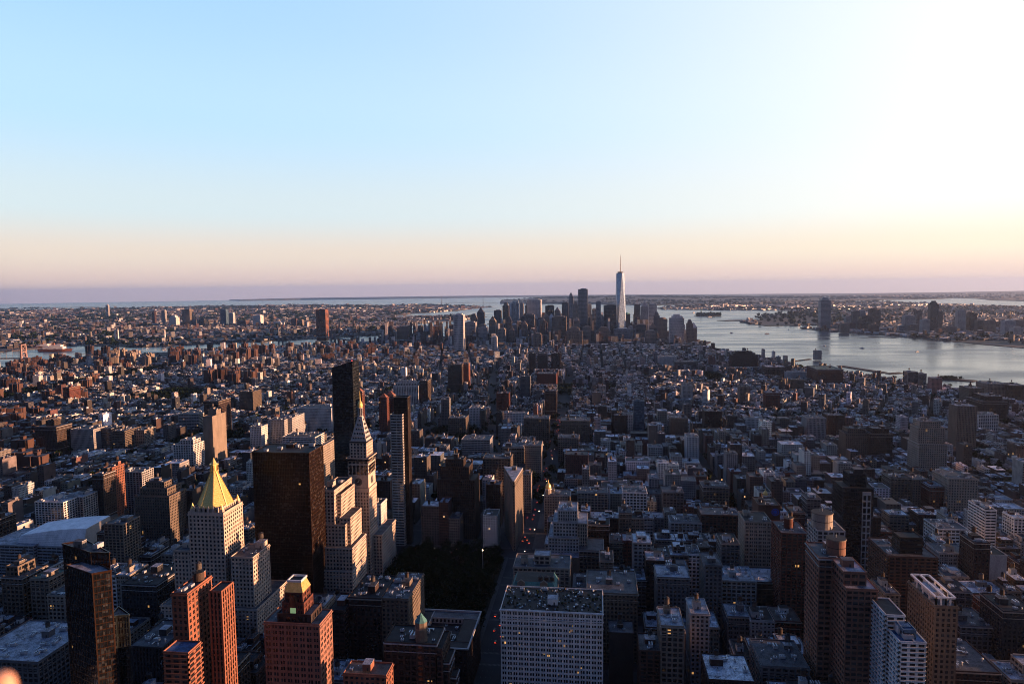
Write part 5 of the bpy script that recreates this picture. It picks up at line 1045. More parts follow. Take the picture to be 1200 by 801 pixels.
JC = [
 ('tall solitary bluish tower at the far shore tip', 962, 974, 352, 5120, 'steel', 'g', 'step'),
 ('low grey block right of the solitary far-shore tower', 982, 992, 381, 5200, 'grey', 'p', None), ('pale slim tower second from the solitary far-shore tower', 991, 997, 371, 5300, 'pale', 'v', None),
 ('dark office tower in the left far-shore trio', 1000, 1008, 365, 5200, 'grey', 'v', None), ('bluish tower in the middle of the left far-shore trio', 1008.5, 1014, 364, 5350, 'steel', 'g', None),
 ('dark glass slab in front of the left far-shore trio', 1010, 1024, 371, 4950, 'darkgrey', 'g', None), ('large tower with rounded shoulders closing the left far-shore trio', 1021, 1032, 363, 5300, 'brown', 'v', 'dome'),
 ('pale tower left of the tallest dark one on the far shore', 1061, 1073, 370, 5000, 'pale', 'v', None), ('dark slim tower behind the pale far-shore one', 1074, 1081, 364, 5100, 'grey', 'v', None),
 ('wide grey apartment slab at the far water edge', 1065, 1080, 381, 4700, 'grey', 'p', None), ('light apartment tower left of the tallest dark far-shore tower', 1081, 1090, 375, 4600, 'pale', 'p', None),
 ('tallest dark tower of the right far-shore group', 1091, 1100, 356.5, 4700, 'darkgrey', 'h', 'step'), ('beige tower touching the tallest dark far-shore one', 1100, 1105, 366, 4750, 'beige', 'p', None),
 ('lower beige block below the tallest dark far-shore tower', 1099, 1109, 385, 4500, 'beige', 'p', None), ('grey tower beneath the crane on the far shore', 1112, 1121, 383, 4600, 'grey', 'p', None),
 ('pale square tower right of the beige far-shore block', 1123, 1132, 364, 4700, 'pale', 'p', None), ('unfinished red-brown tower with a crane on the far shore', 1136, 1145, 367, 4700, 'brown', 'h', 'crane'),
 ('brown apartment slab, left of the two twin slabs at the far water', 1146, 1156, 376, 4550, 'brown', 'p', None), ('brown apartment slab, right of the two twin slabs at the far water', 1157, 1167, 376, 4500, 'beige', 'p', None),
 ('wide grey tower near the right edge of the far shore', 1178, 1190, 376, 4300, 'steel', 'p', None), ('pale tower at the far shore near the right edge', 1188, 1199, 384, 4200, 'pale', 'p', None),
 ('small pale block on a pier at the far right', 1174, 1183, 405, 3900, 'grey', 'p', None), ('dark office slab set back near the right edge of the far shore', 1186, 1206, 376, 4800, 'grey', 'p', None),
 ('low bright curved-roofed terminal on the far shore', 1019, 1049, 391.5, 4750, 'white', 'h', None), ('low brown block right of the bright far-shore terminal', 1052, 1064, 389, 4700, 'beige', 'p', None),
]
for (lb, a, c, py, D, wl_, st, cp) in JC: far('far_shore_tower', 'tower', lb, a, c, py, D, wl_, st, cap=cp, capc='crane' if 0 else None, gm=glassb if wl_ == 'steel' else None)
BK = [
 ('unfinished tower with orange netting on top, tallest on the left horizon', 370, 381, 363, 4500, 'orange', 'h', 'crane'), ('brown windowless-looking slab near the bridge landing', 465, 479, 383.5, 4300, 'brown', 'p', None),
 ('brown-purple tower, first of the tall ones across the river', 213, 222, 363, 6900, 'brown', 'v', None), ('blue glass tower across the river', 258, 264.5, 363, 6900, 'blueg', 'g', None),
 ('slim pale tower right of the blue one across the river', 268, 273, 367, 7000, 'pale', 'v', None), ('wide pale tower in the middle of the group across the river', 296, 305, 370, 6800, 'pale', 'p', None),
 ('low white slab across the river', 317, 329, 378, 6500, 'white', 'p', None), ('brown-red tower left part of a close pair across the river', 341, 347, 374, 6600, 'brick', 'p', None), ('brown-red tower right part of a close pair across the river', 348, 354, 375, 6500, 'brown', 'p', None),
 ('slim lit tower at the left of the group across the river', 178, 181, 365, 7300, 'brick', 'v', None), ('dark slim tower beside the slim lit one across the river', 189, 193, 364, 7100, 'grey', 'v', None),
 ('pale stepped tower between the brown-purple and the slim lit towers', 198, 206, 372, 6800, 'pale', 'p', 'step'), ('dark tower right of the brown-purple one', 223, 230, 375, 6700, 'darkgrey', 'p', None), ('dark glass tower left of the blue glass one', 233, 239, 374, 6700, 'darkglass', 'g', None),
 ('tan tower low between the blue and the wide pale ones', 278, 288, 376, 6600, 'brick', 'p', None), ('slim brown tower in the gap right of the wide pale one', 309, 313, 378, 6600, 'brown', 'p', None),
 ('brown pair of slabs right of the close pair, the left half', 357, 362, 377, 6300, 'brown', 'p', None), ('small spired bank tower on the far horizon left', 124, 126.5, 358, 9500, 'grey', 'v', 'pyr'),
 ('pale block left of the twin chimneys', 42, 54, 391, 5400, 'grey', 'p', None), ('pale warehouse above the ship yard', 67, 86, 395, 5300, 'white', 'h', None), ('broad pale roofed shed right of the twin chimneys', 203, 212, 396, 4900, 'pale', 'p', None),
 ('old red sugar-mill like block at the river edge', 167, 189, 403, 4750, 'brick', 'p', None),
]
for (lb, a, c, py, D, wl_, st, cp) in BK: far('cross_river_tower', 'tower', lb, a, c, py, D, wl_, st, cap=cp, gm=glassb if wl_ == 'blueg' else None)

rj = random.Random(78)
for k in range(34):
    px_ = rj.uniform(538, 812); D_ = rj.uniform(4050, 5000); w_ = rj.uniform(4.5, 9)
    far('downtown_block', 'office tower', 'nondescript office tower in the dense downtown pack', px_, px_+w_, rj.uniform(368, 388)+abs(px_-680)*.02, D_, rj.choice(['grey', 'pale', 'brown', 'beige', 'darkgrey', 'grey']), rj.choice('vph'), group='dense downtown pack of office towers', cap=rj.choice([None, None, 'step', 'pyr']))
rj = random.Random(77)
for k in range(34):
    px_ = rj.uniform(984, 1205); D_ = rj.uniform(4650, 5700); w_ = rj.uniform(5, 10); top_ = rj.uniform(378, 391)-(px_-984)*.01
    far('shore_apartment_block', 'building', 'nondescript apartment block in the crowded row behind the far shore towers', px_, px_+w_, top_, D_, rj.choice(['grey', 'pale', 'brown', 'beige', 'brick', 'steel']), rj.choice('vph'), group='crowded row behind the far shore towers')
# ------------------------------------------------------------------ the rest of the city, lot by lot
rng = np.random.default_rng(7)
LOTS = []      # cx, cy, hx, hy, ang, district
def block_lots(x0, x1, y0, y1, wmin, wmax, depth, frame=None, rowgap=0):
    """back-to-back rows of lots inside one street block, in a local frame"""
    rows = max(1, round((y1-y0)/depth)); rd = (y1-y0)/rows
    for r in range(rows):
        x = x0
        while x < x1-3:
            w = rng.uniform(wmin, wmax)
            if rng.random() < .12: w *= 1.8
            if x1-x-w < wmin*.6: w = x1-x
            cut = rng.uniform(0, .16)*rd if rows > 1 else 0
            ya, yb = y0+r*rd, y0+(r+1)*rd
            if r % 2 == 0: yb -= cut
            else: ya += cut
            c = (x+w/2, (ya+yb)/2)
            if frame:
                ox, oy, a = frame; c = (ox+c[0]*math.cos(a)-c[1]*math.sin(a), oy+c[0]*math.sin(a)+c[1]*math.cos(a))
            LOTS.append((c[0], c[1], w/2-.05, (yb-ya)/2-.05, frame[2] if frame else 0.0)); x += w
def lotsize(x, y):
    if y < 900 and -420 < x < 450: return 9, 24, 28
    if y < 1560 and -400 < x < 440: return 8, 22, 28
    if y < 1560: return 6, 16, 26
    return 5.5, 12, 22
for i in range(len(AVE)-1):
    xa, xb = AVE[i][0]+AVE[i][1]+4, AVE[i+1][0]-AVE[i+1][1]-4
    for s in range(1, 34):
        ya, yb = sty_(s+1)+shw(s+1)+3, sty_(s)-shw(s)-3
        if xa >= 190 and s < 12: continue
        cols = [(xa, xb)]
        for (ca, cb) in cols:
            wmin, wmax, dep = lotsize((ca+cb)/2, (ya+yb)/2); block_lots(ca, cb, ya, yb, wmin, wmax, dep)
ang = R(-27)
for (ox, oy, a, nx, ny, bx_, by_, cond) in (
        (-1960, 1700, R(4), 6, 14, 120, 62, lambda x, y: x < -1800 and 1600 < y < 2600),
        (190, 1700, R(-26), 24, 24, 95, 62, lambda x, y: x > 205 and 1700 < y < 2640),
        (-2100, 2640, R(12), 22, 34, 120, 58, lambda x, y: -2750 < x < -420 and 2600 < y < 4300),
        (-420, 2600, R(0), 16, 26, 78, 66, lambda x, y: -420 < x < 800 and 2600 < y < 3780),
        (-700, 3780, R(6), 20, 34, 74, 60, lambda x, y: -700 < x < 1100 and 3780 < y < 5400)):
    for i in range(-14, nx):
        for j in range(-14, ny):
            lx, ly = i*(bx_+13), j*(by_+11); cx = ox+(lx+bx_/2)*math.cos(a)-(ly+by_/2)*math.sin(a); cy = oy+(lx+bx_/2)*math.sin(a)+(ly+by_/2)*math.cos(a)
            if cond(cx, cy): block_lots(lx, lx+bx_, ly, ly+by_, 6.5, 14, 21, (ox, oy, a))
L = np.array(LOTS); cx, cy, hx, hy, an = L.T
keep = inpoly(cx, cy, MANH)
shore = MANH
ed = np.full(len(cx), 1e9)
for (ax_, ay_), (bx_, by_) in zip(shore, shore[1:]+shore[:1]):
    dx, dy = bx_-ax_, by_-ay_; t = np.clip(((cx-ax_)*dx+(cy-ay_)*dy)/(dx*dx+dy*dy), 0, 1); ed = np.minimum(ed, np.hypot(cx-ax_-t*dx, cy-ay_-t*dy))
keep &= ed > 60
for (x0, x1, y0, y1) in FOOT: keep &= ~((cx+hx > x0+1) & (cx-hx < x1-1) & (cy+hy > y0+1) & (cy-hy < y1-1))
for r_ in PARK+PARKS2: keep &= ~((cx > r_[0]-4) & (cx < r_[1]+4) & (cy > r_[2]-4) & (cy < r_[3]+4))
bd = np.full(len(cx), 1e9)
for (ax_, ay_), (bx_, by_) in zip(BWAY, BWAY[1:]):
    dx, dy = bx_-ax_, by_-ay_; t = np.clip(((cx-ax_)*dx+(cy-ay_)*dy)/(dx*dx+dy*dy), 0, 1); bd = np.minimum(bd, np.hypot(cx-ax_-t*dx, cy-ay_-t*dy))
keep &= bd > 12+np.minimum(hx, 9)
for ax5 in (-92,): keep &= ~((cy < 2090) & (np.abs(cx-ax5) < 18+hx))
wd = np.stack([cx, cy, np.zeros_like(cx)-CAMZ], 1); dd = wd@fv; pxl = CX+F*(wd@rv)/np.maximum(dd, 1); pyb = CY-F*(wd@uv_)/np.maximum(dd, 1)
vis = (dd > 150) & (pxl > -260) & (pxl < 1500) & (dd > 60)
shade = (cx > 300) & (cx < 1500) & (cy > 150) & (cy < 1300)
keep &= vis | shade
keep &= ~((cy < 330) & (np.abs(cx) < 400))
cx, cy, hx, hy, an, dd, pxl, pyb = [v[keep] for v in (cx, cy, hx, hy, an, dd, pxl, pyb)]
N = len(cx); u = rng.random(N); u2 = rng.random(N)
big = (hx > 9).astype(float)
h = 14+8*u+rng.normal(0, 1.5, N)
def zone(m, lo, hi, p=0, plo=0, phi=0):
    k = m; h[k] = lo+(hi-lo)*u[k]
    if p: q = k & (u2 < p); h[q] = plo+(phi-plo)*rng.random(q.sum())
zone((cy < 900) & (cx > -420) & (cx < 450), 20, 58, .10, 60, 80)
zone((cy < 900) & (cx >= 450), 16, 36, .12, 40, 62)
zone((cy < 900) & (cx <= -420), 15, 30, .16, 38, 66)
zone((cy >= 900) & (cy < 1560) & (cx > -420) & (cx < 450), 24, 50, .10, 50, 66)
zone((cy >= 900) & (cy < 1560) & (cx >= 450), 13, 24, .10, 30, 56)
zone((cy >= 900) & (cy < 1560) & (cx <= -420), 13, 24, .08, 32, 60)
zone((cy >= 1560) & (cy < 2590), 12, 21, .05, 28, 50)
zone((cy >= 1560) & (cy < 2590) & (cx > -420) & (cx < 40), 18, 36, .10, 36, 58)
zone((cy >= 2590) & (cy < 3780), 14, 24, .06, 28, 50)
zone((cy >= 2590) & (cy < 3780) & (cx > -420), 19, 34, .07, 40, 60)
zone((cy >= 3780), 30, 75, .35, 70, 150)
zone((cy >= 2300) & (cx < -1250), 14, 20, .05, 40, 55)
av = (cx+92 > -52) & (cx < -92) & (cy < 2060) & (cy > 880); h[av] = 36+20*u[av]
h[(hx < 5) & (h > 40) & ~av] *= .6
zone((cx > 1200) & (cy < 1500), 10, 22, .08, 30, 60)
# nothing may stand taller than the photograph shows in front of a landmark
capz = np.full(N, 1e9)
hw = (hx+hy)*F/np.maximum(dd, 1)*.6
for (g0, g1, vb, gd, sn, gy) in GUARD:
    m = (dd < gd-5) & (pxl+hw > g0-1) & (pxl-hw < g1+1)
    z = CAMZ+dd*(fv[2]+rv[2]*(pxl-CX)/F-uv_[2]*(vb-CY)/F); capz[m] = np.minimum(capz[m], z[m]-GZ)
h = np.minimum(h, capz-1.5*(capz < 1e8)); ok = h > 5.5
cx, cy, hx, hy, an, dd, pxl, pyb, h, u, u2 = [v[ok] for v in (cx, cy, hx, hy, an, dd, pxl, pyb, h, u, u2)]
N = len(cx); print('lots', N)
PAL = np.array([WALLC[k] for k in ('tan', 'beige', 'brown', 'redbrick', 'brick', 'darkbrick', 'cream', 'pale', 'white', 'grey', 'darkgrey', 'brown')]); PAL = PAL*.6+PAL.mean(1, keepdims=True)*np.array([[.40, .40, .41]])
PNM = ['tan', 'beige', 'brown', 'redbrick', 'brick', 'darkbrick', 'cream', 'pale', 'white', 'grey', 'darkgrey', 'brown']
pci = rng.choice(12, N, p=[.12, .10, .09, .07, .10, .07, .09, .11, .12, .08, .03, .02])
RPAL = np.array([(.016, .016, .02), (.028, .028, .034), (.08, .085, .095), (.28, .30, .33), (.60, .62, .66), (.10, .07, .06)])
RNM = ['tar', 'darkroof', 'grey', 'silver', 'white', 'brown']
rci = rng.choice(6, N, p=[.24, .16, .17, .22, .17, .04])
def quads(name, verts, faces_uv, col, sty, midx, mats, kind='stuff', label=None, cat=None):
    nv = len(verts); nf = len(verts)//4
    me = bpy.data.meshes.new(name); me.vertices.add(nv); me.vertices.foreach_set('co', verts.astype(np.float32).ravel())
    me.loops.add(nv); me.loops.foreach_set('vertex_index', np.arange(nv, dtype=np.int32))
    me.polygons.add(nf); me.polygons.foreach_set('loop_start', np.arange(0, nv, 4, dtype=np.int32)); me.polygons.foreach_set('loop_total', np.full(nf, 4, np.int32))
    for m in mats: me.materials.append(m)
    me.polygons.foreach_set('material_index', midx.astype(np.int32))
    if faces_uv is not None: ul = me.uv_layers.new(name='UVMap'); ul.data.foreach_set('uv', faces_uv.astype(np.float32).ravel())
    if col is not None:
        a = me.attributes.new('col', 'FLOAT_COLOR', 'FACE'); c4 = np.concatenate([col, np.ones((nf, 1))], 1); a.data.foreach_set('color', c4.astype(np.float32).ravel())
        a = me.attributes.new('sty', 'FLOAT_VECTOR', 'FACE'); a.data.foreach_set('vector', sty.astype(np.float32).ravel())
    me.update(calc_edges=True); me.validate()
    o = bpy.data.objects.new(name, me); LINK(o); o['kind'] = kind
    if label: o['label'] = label; o['category'] = cat
    return o
def boxes_np(cx, cy, z0, z1, hx, hy, an, col, rcol, pu, pv, blank=None):
    n = len(cx); ca, sa = np.cos(an), np.sin(an); cor = []
    for a, b in ((-1, -1), (1, -1), (1, 1), (-1, 1)): cor.append(np.stack([cx+a*hx*ca-b*hy*sa, cy+a*hx*sa+b*hy*ca], 1))
    dr = (cx*cx+cy*cy)/(2*REFF); z0 = z0-dr; z1 = z1-dr
    V = np.zeros((n, 5, 4, 3)); U = np.zeros((n, 5, 4, 2)); ln = [2*hx, 2*hy, 2*hx, 2*hy]
    for k in range(4):
        a, b = cor[k], cor[(k+1) % 4]
        for j, (p, z) in enumerate(((a, z0), (b, z0), (b, z1), (a, z1))): V[:, k, j, :2] = p; V[:, k, j, 2] = z
        U[:, k, 1, 0] = U[:, k, 2, 0] = ln[k]; U[:, k, 2, 1] = U[:, k, 3, 1] = z1-z0
    for j in range(4): V[:, 4, j, :2] = cor[j]; V[:, 4, j, 2] = z1
    Cc = np.repeat(col[:, None, :], 5, 1); Cc[:, 4] = rcol
    S = np.zeros((n, 5, 3)); S[:, :, 0] = pu[:, None]; S[:, :, 1] = pv[:, None]; S[:, :, 2] = rng.random(n)[:, None]*500+np.arange(5)
    S[:, 4, 0] = 1e4
    if blank is not None: S[blank, 1, 0] = 1e4; S[blank, 3, 0] = 1e4
    M_ = np.zeros((n, 5)); M_[:, 4] = 1
    return [V.reshape(-1, 3), U.reshape(-1, 2), Cc.reshape(-1, 3), S.reshape(-1, 3), M_.ravel()]
def cat_(L): return [np.concatenate([q[i] for q in L]) for i in range(5)]
def city(name, parts, label=None, cat=None): v, uu, c, s, m = cat_(parts); return quads(name, v, uu, c, s, m, [CITYF, CITYR], label=label, cat=cat)
# the nearest 290 become things of their own
inview = (pxl > -15) & (pxl < 1215) & (pyb-h*F/dd < 815)
order = np.argsort(np.where(inview, dd, 1e9)); single = np.zeros(N, bool); single[order[:290]] = True
SH = [g for g in GUARD if g[4] and len(g[4].split()) <= 8 and len(g[4]) < 46 and g[3] < 2500]
ADJ = {'tan': 'tan', 'beige': 'beige', 'brown': 'brown', 'redbrick': 'red brick', 'brick': 'rust brick', 'darkbrick': 'dark brick', 'cream': 'cream', 'pale': 'pale grey', 'white': 'white', 'grey': 'grey', 'darkgrey': 'charcoal'}
RADJ = {'tar': 'a black tarred roof', 'darkroof': 'a dark roof', 'grey': 'a grey roof', 'silver': 'a silvery roof', 'white': 'a white roof', 'brown': 'a brown roof'}
seen = {}
ORD = ['', 'second ', 'third ', 'fourth ', 'fifth ', 'sixth ', 'seventh ', 'eighth ', 'ninth ']
for i in np.where(single)[0]:
    x, y, a_, b_, hh = cx[i], cy[i], hx[i], hy[i], h[i]; wl_, rf = PNM[pci[i]], RNM[rci[i]]
    r_ = random.Random(int(i)); py = pyb[i]-hh*F/dd[i]
    gcand = sorted(SH, key=lambda g: math.hypot((g[0]+g[1])/2-pxl[i], (g[5]-py)))[:1][0]
    gx = (gcand[0]+gcand[1])/2; dxp, dyp = pxl[i]-gx, py-gcand[5]
    rel = ('right of' if dxp > 0 else 'left of') if abs(dxp) > abs(dyp)*1.1 else ('in front of' if dd[i] < gcand[3] else 'behind')
    size = 'tall' if hh > 48 else ('low' if hh < 24 else ('mid-height' if hh < 36 else 'medium-tall')); wide = 'broad' if a_ > 12 else ('narrow' if a_ < 7 else '')
    tk = r_.random() < .5
    lab = f"{size} {wide+' ' if wide else ''}{ADJ[wl_]} building with {RADJ[rf]}, {rel} the {gcand[4]}"
    k = seen.get(lab, 0); seen[lab] = k+1
    if k: lab = ORD[min(k, 8)]+lab
    w_ = lab.split(); over = len(w_) > 16
    if len(w_) > 16: lab = lab.replace(' building with', ', with').replace(wide+' ', '') if wide else lab.replace('building with', 'with')
    if len(lab.split()) > 16: lab = lab.replace('medium-tall', 'tallish').replace('a black tarred roof', 'black roof').replace(' a ', ' ')
    far_ = dd[i] > 1300
    o = root('city_building', (x, y, GZ), lab, 'building', 'ordinary buildings of the nearer blocks')
    pts = rect(x-a_, x+a_, y-b_, y+b_)
    st = r_.choice(['p', 'p', 'l', 'P', 'k', 'w'] if hh > 26 else ['p', 'p', 'P', 'k'])
    tier(o, pts, GZ, GZ+hh, wl_, st, rf, rail=r_.uniform(.7, 1.4)); zt = GZ+hh
    if a_ > 8 and r_.random() < .25:
        q = rect(x-a_*r_.uniform(.3, .7), x+a_*r_.uniform(.4, .7), y-b_*.5, y+b_*.6); tier(o, q, zt+.2, zt+r_.uniform(4, 8), wl_, st, rf)
    clutter(o, x-a_+.8, x+a_-.8, y-b_+.8, y+b_-.8, zt, int(i), (1 if tk and hh > 18 else 0)+(1 if r_.random() < .15 and hh > 30 else 0), r_.choice([wl_, 'pale', 'brick', 'white']), 2.0)
m = ~single
def fill_parts(cx, cy, hx, hy, an, h, pci, rci, near):
    n = len(cx); col = PAL[pci]*rng.uniform(.55, 1.5, (n, 1))*rng.uniform(.93, 1.07, (n, 3)); rc = RPAL[rci]*rng.uniform(.7, 1.3, (n, 1))
    pu = rng.uniform(2.4, 4.2, n); pv = rng.uniform(3.1, 4.0, n)
    z0 = np.full(n, GZ); P = [boxes_np(cx, cy, z0, GZ+h, hx, hy, an, col, rc, pu, pv, blank=rng.random(n) < .6)]
    k = near & (hx > 2.5)
    # parapets as four thin boxes
    kk = k & (rng.random(n) < .9)
    for sx, sy in ((0, -1), (0, 1), (-1, 0), (1, 0)):
        ox, oy = sx*(hx[kk]-.15), sy*(hy[kk]-.15); c_, s_ = np.cos(an[kk]), np.sin(an[kk])
        bx = np.where(sx == 0, hx[kk], .15+0*hx[kk]); by = np.where(sx == 0, .15+0*hy[kk], hy[kk]-.31)
        P.append(boxes_np(cx[kk]+ox*c_-oy*s_, cy[kk]+ox*s_+oy*c_, GZ+h[kk], GZ+h[kk]+.9, bx, by, an[kk], col[kk], col[kk]*1.2, pu[kk]+1e4, pv[kk]))
    for rep in range(6):
        q = k & (rng.random(n) < (.8, .6, .5, .5, .45, .4)[rep]); nq = q.sum(); c_, s_ = np.cos(an[q]), np.sin(an[q])
        ox, oy = rng.uniform(-.55, .55, nq)*hx[q], rng.uniform(-.6, .6, nq)*hy[q]
        bh = rng.uniform(1.2, 4.2, nq)*(1.0, .7, .5, .35, .3, .3)[rep]; bc = np.where(rng.random((nq, 1)) < .5, col[q], np.array([[.42, .44, .48]])*rng.uniform(.2, 1.5, (nq, 1)))
        P.append(boxes_np(cx[q]+ox*c_-oy*s_, cy[q]+ox*s_+oy*c_, GZ+h[q], GZ+h[q]+bh, np.minimum(hx[q]*.4, rng.uniform(.8, 3, nq)), np.minimum(hy[q]*.4, rng.uniform(1, 3.5, nq)), an[q], bc, bc*rng.uniform(.6, 1.6, (nq, 1)), np.full(nq, 1e4), np.full(nq, 4.)))
    return P
P = fill_parts(cx[m], cy[m], hx[m], hy[m], an[m], h[m], pci[m], rci[m], dd[m] < 3000)
city('city_blocks', P, 'dense mass of small houses and lofts filling the farther street blocks', 'buildings')
# water tanks over the farther roofs, merged with their blocks
tk = MB(); idx = np.where(m & (dd < 2100) & (h > 22) & (rng.random(N) < .38))[0]
for i in idx:
    x, y, z = cx[i]+hx[i]*rng.uniform(-.5, .5), cy[i]+hy[i]*rng.uniform(-.4, .4), GZ+h[i]-drop(cx[i], cy[i])
    tk.cyl(x, y, z+2.2, z+5.6, 1.8, 1.7, wood, 7); tk.cyl(x, y, z+5.6, z+6.8, 1.9, .05, roofm('darkroof'), 7); tk.box(x, y, z, z+2.2, 1.1, 1.1, darkmetal)
o = tk.build('rooftop_tanks'); o['kind'] = 'stuff'; tag(o, 'hundreds of small wooden tanks on the farther roofs', 'water tanks')
# ------------------------------------------------------------------ beyond the rivers
LSP_ = [geo(40.7085, -74.0400), geo(40.7075, -74.0330), geo(40.6900, -74.0530), geo(40.6885, -74.0625), geo(40.6960, -74.0600), geo(40.7060, -74.0500)]
def scatter(poly, d0, d1, sp, pxr, hlo, hhi, ptall, tlo, thi, reds=.5, size=(8, 20), keepp=.8, holes=()):
    """loosely gridded houses whose blocks turn from quarter to quarter"""
    xs = [p[0] for p in poly]; ys = [p[1] for p in poly]
    gx = np.arange(max(min(xs), -d1), min(max(xs), d1), sp); gy = np.arange(max(min(ys), 0), min(max(ys), d1*1.1), sp)
    X, Y = [v.ravel() for v in np.meshgrid(gx, gy)]
    q = 900.0; cxq = np.floor(X/q); cyq = np.floor(Y/q); a = ((np.sin(cxq*12.9+cyq*78.2)*43758.5) % 1)*1.2
    ox, oy = (cxq+.5)*q, (cyq+.5)*q; xr = ox+(X-ox)*np.cos(a)-(Y-oy)*np.sin(a); yr = oy+(X-ox)*np.sin(a)+(Y-oy)*np.cos(a)
    X, Y = xr+rng.uniform(-.2, .2, len(X))*sp, yr+rng.uniform(-.2, .2, len(X))*sp
    wd = np.stack([X, Y, 0*X-CAMZ], 1); d = wd@fv; px = CX+F*(wd@rv)/np.maximum(d, 1)
    k = (d > d0) & (d < d1) & (px > pxr[0]) & (px < pxr[1]) & (rng.random(len(X)) < keepp); X, Y, a, d = X[k], Y[k], a[k], d[k]
    k = inpoly(X, Y, poly) & ~inpoly(X, Y, LSP_); X, Y, a, d = X[k], Y[k], a[k], d[k]
    nz = np.sin(X/430.+Y/610.)+np.sin(X/270.-Y/350.+2)+np.sin(Y/900.+1)
    k = nz > -1.9; 
    for r_ in FOOT: k &= ~((X > r_[0]-12) & (X < r_[1]+12) & (Y > r_[2]-12) & (Y < r_[3]+12))
    X, Y, a, d = X[k], Y[k], a[k], d[k]; n = len(X)
    hh = rng.uniform(hlo, hhi, n); t = rng.random(n) < ptall; hh[t] = rng.uniform(tlo, thi, t.sum())
    bx = rng.uniform(*size, n); by = rng.uniform(*size, n); bx[t] *= .7; by[t] *= .7
    pc = np.where(rng.random(n) < reds, rng.choice([2, 3, 4, 5], n), rng.choice([0, 1, 6, 7, 8, 9], n)); rc = rng.choice(6, n, p=[.16, .16, .2, .26, .18, .04])
    col = PAL[pc]*rng.uniform(.8, 1.2, (n, 1)); rcl = RPAL[rc]*rng.uniform(.7, 1.3, (n, 1))
    return [boxes_np(X, Y, np.full(n, GZ), GZ+hh, bx, by, a, col, rcl, np.full(n, 4.), np.full(n, 3.6))]
P = scatter(LONGI, 3500, 7000, 42, (-60, 700), 8, 18, .05, 25, 55, .6, (7, 18)) + scatter(LONGI, 7000, 11500, 75, (-60, 640), 8, 18, .04, 25, 50, .6, (12, 30)) + scatter(LONGI, 11500, 22000, 160, (-60, 640), 8, 20, .05, 25, 50, .6, (22, 55))
city('far_houses', P, 'reddish sea of low houses spreading to the ocean beyond the east river', 'houses')
P = scatter(NJ, 3300, 7500, 46, (640, 1260), 8, 16, .05, 22, 45, .4, (8, 20), .75) + scatter(NJ, 7500, 14000, 110, (640, 1260), 8, 15, .03, 20, 40, .3, (15, 45), .7)
LSP = [geo(40.7085, -74.0400), geo(40.7075, -74.0330), geo(40.6900, -74.0530), geo(40.6885, -74.0625), geo(40.6960, -74.0600), geo(40.7060, -74.0500)]
city('far_houses', P, 'low houses and sheds on the flat land behind the far shore towers', 'houses')
P = scatter(NJ2, 9000, 26000, 260, (740, 1260), 8, 16, .03, 20, 60, .3, (30, 80), .6) + scatter(SI, 9000, 20000, 170, (600, 1100), 7, 12, .02, 20, 30, .3, (14, 40), .35)
city('far_houses', P, 'scattered pale buildings on the distant low hills', 'houses')
# housing estates: brown brick slabs and crosses in open ground, each one a thing
def estate(name, label, group, boxes, H, wall, n, seed, wpx=8, D=None):
    rg = random.Random(seed); protos = []
    for v in range(3):
        b = MB(); w, dpt = (16, 9), (22, 8); m_ = wallm(wall); dl = MB()
        b.box(0, 0, 0, H, 19, 7.5, m_, top=roofm('grey')); b.box(-8, 0, 0, H+.1, 7, 13, m_, top=roofm('grey')); b.box(9, 1, 0, H-.1, 6.5, 12.5, m_, top=roofm('grey')); b.box(1, 2, H, H+5.5, 4, 4, m_)
        for z in range(int(H/3)-1):
            for x_ in (-17, -12.5, -8, -3.6, 2, 5, 9, 13, 17.3):
                yf = {-12.5: -13.03, -8: -13.03, -3.6: -13.03, 5: -11.53, 9: -11.53, 13: -11.53}.get(x_, -7.53); dl.box(x_, yf, 1.2+z*3, 2.7+z*3, .8, .04, glass)
            for y_ in (-8, -3, 3, 8): dl.box(15.53, y_+1, 1.2+z*3, 2.7+z*3, .04, .8, glass)
        protos.append((b.mesh('walls'), dl.mesh('windows')))
    pts = []; tries = 0
    while len(pts) < n and tries < 4000:
        tries += 1; (pa, pb, ya, yb) = boxes[rg.randrange(len(boxes))]; p = at_z(rg.uniform(pa, pb), rg.uniform(ya, yb), GZ)
        if all(math.hypot(p[0]-q[0], p[1]-q[1]) > 48 for q in pts) and bool(inpoly([p[0]], [p[1]], MANH)[0]): pts.append(p)
    for p in pts:
        v = rg.randrange(3); o = root(name, (p[0], p[1], GZ-drop(p[0], p[1])), label, 'apartment tower', group, rg.choice([0, 0, math.pi/2, R(20)]))
        s = rg.uniform(.85, 1.1); o.scale = (s*.9, s*.9, s)
        inst('walls', protos[v][0], (0, 0, 0), o); FOOT.append((p[0]-18, p[0]+18, p[1]-18, p[1]+18))
    return pts
EST = []
EST += estate('housing_slab', 'dark red-brown brick slab of the leafy estate at the left edge of the middle distance', 'brown slabs of the leafy estate', [(-20, 44, 492, 560)], 38, 'brick', 26, 3)
EST += estate('river_estate_tower', 'brown brick tower of the estate along the east river below the bridge', 'brick towers along the east river', [(-20, 110, 440, 474), (0, 150, 425, 442)], 42, 'brick', 42, 4)
EST += estate('dark_estate_tower', 'dark tall brick tower at the water beyond the pale cluster', 'dark brick towers at the water', [(94, 150, 419, 424)], 62, 'darkbrick', 5, 5)
EST += estate('pale_estate_tower', 'cream apartment tower in the bright row before the water', 'bright row of cream towers', [(128, 182, 424, 433)], 60, 'beige', 12, 6)
EST += estate('brick_estate_tower', 'brick tower in the long belt of towers before the second river bend', 'long belt of brick towers', [(196, 345, 413, 432), (240, 300, 446, 456)], 58, 'brick', 34, 7)
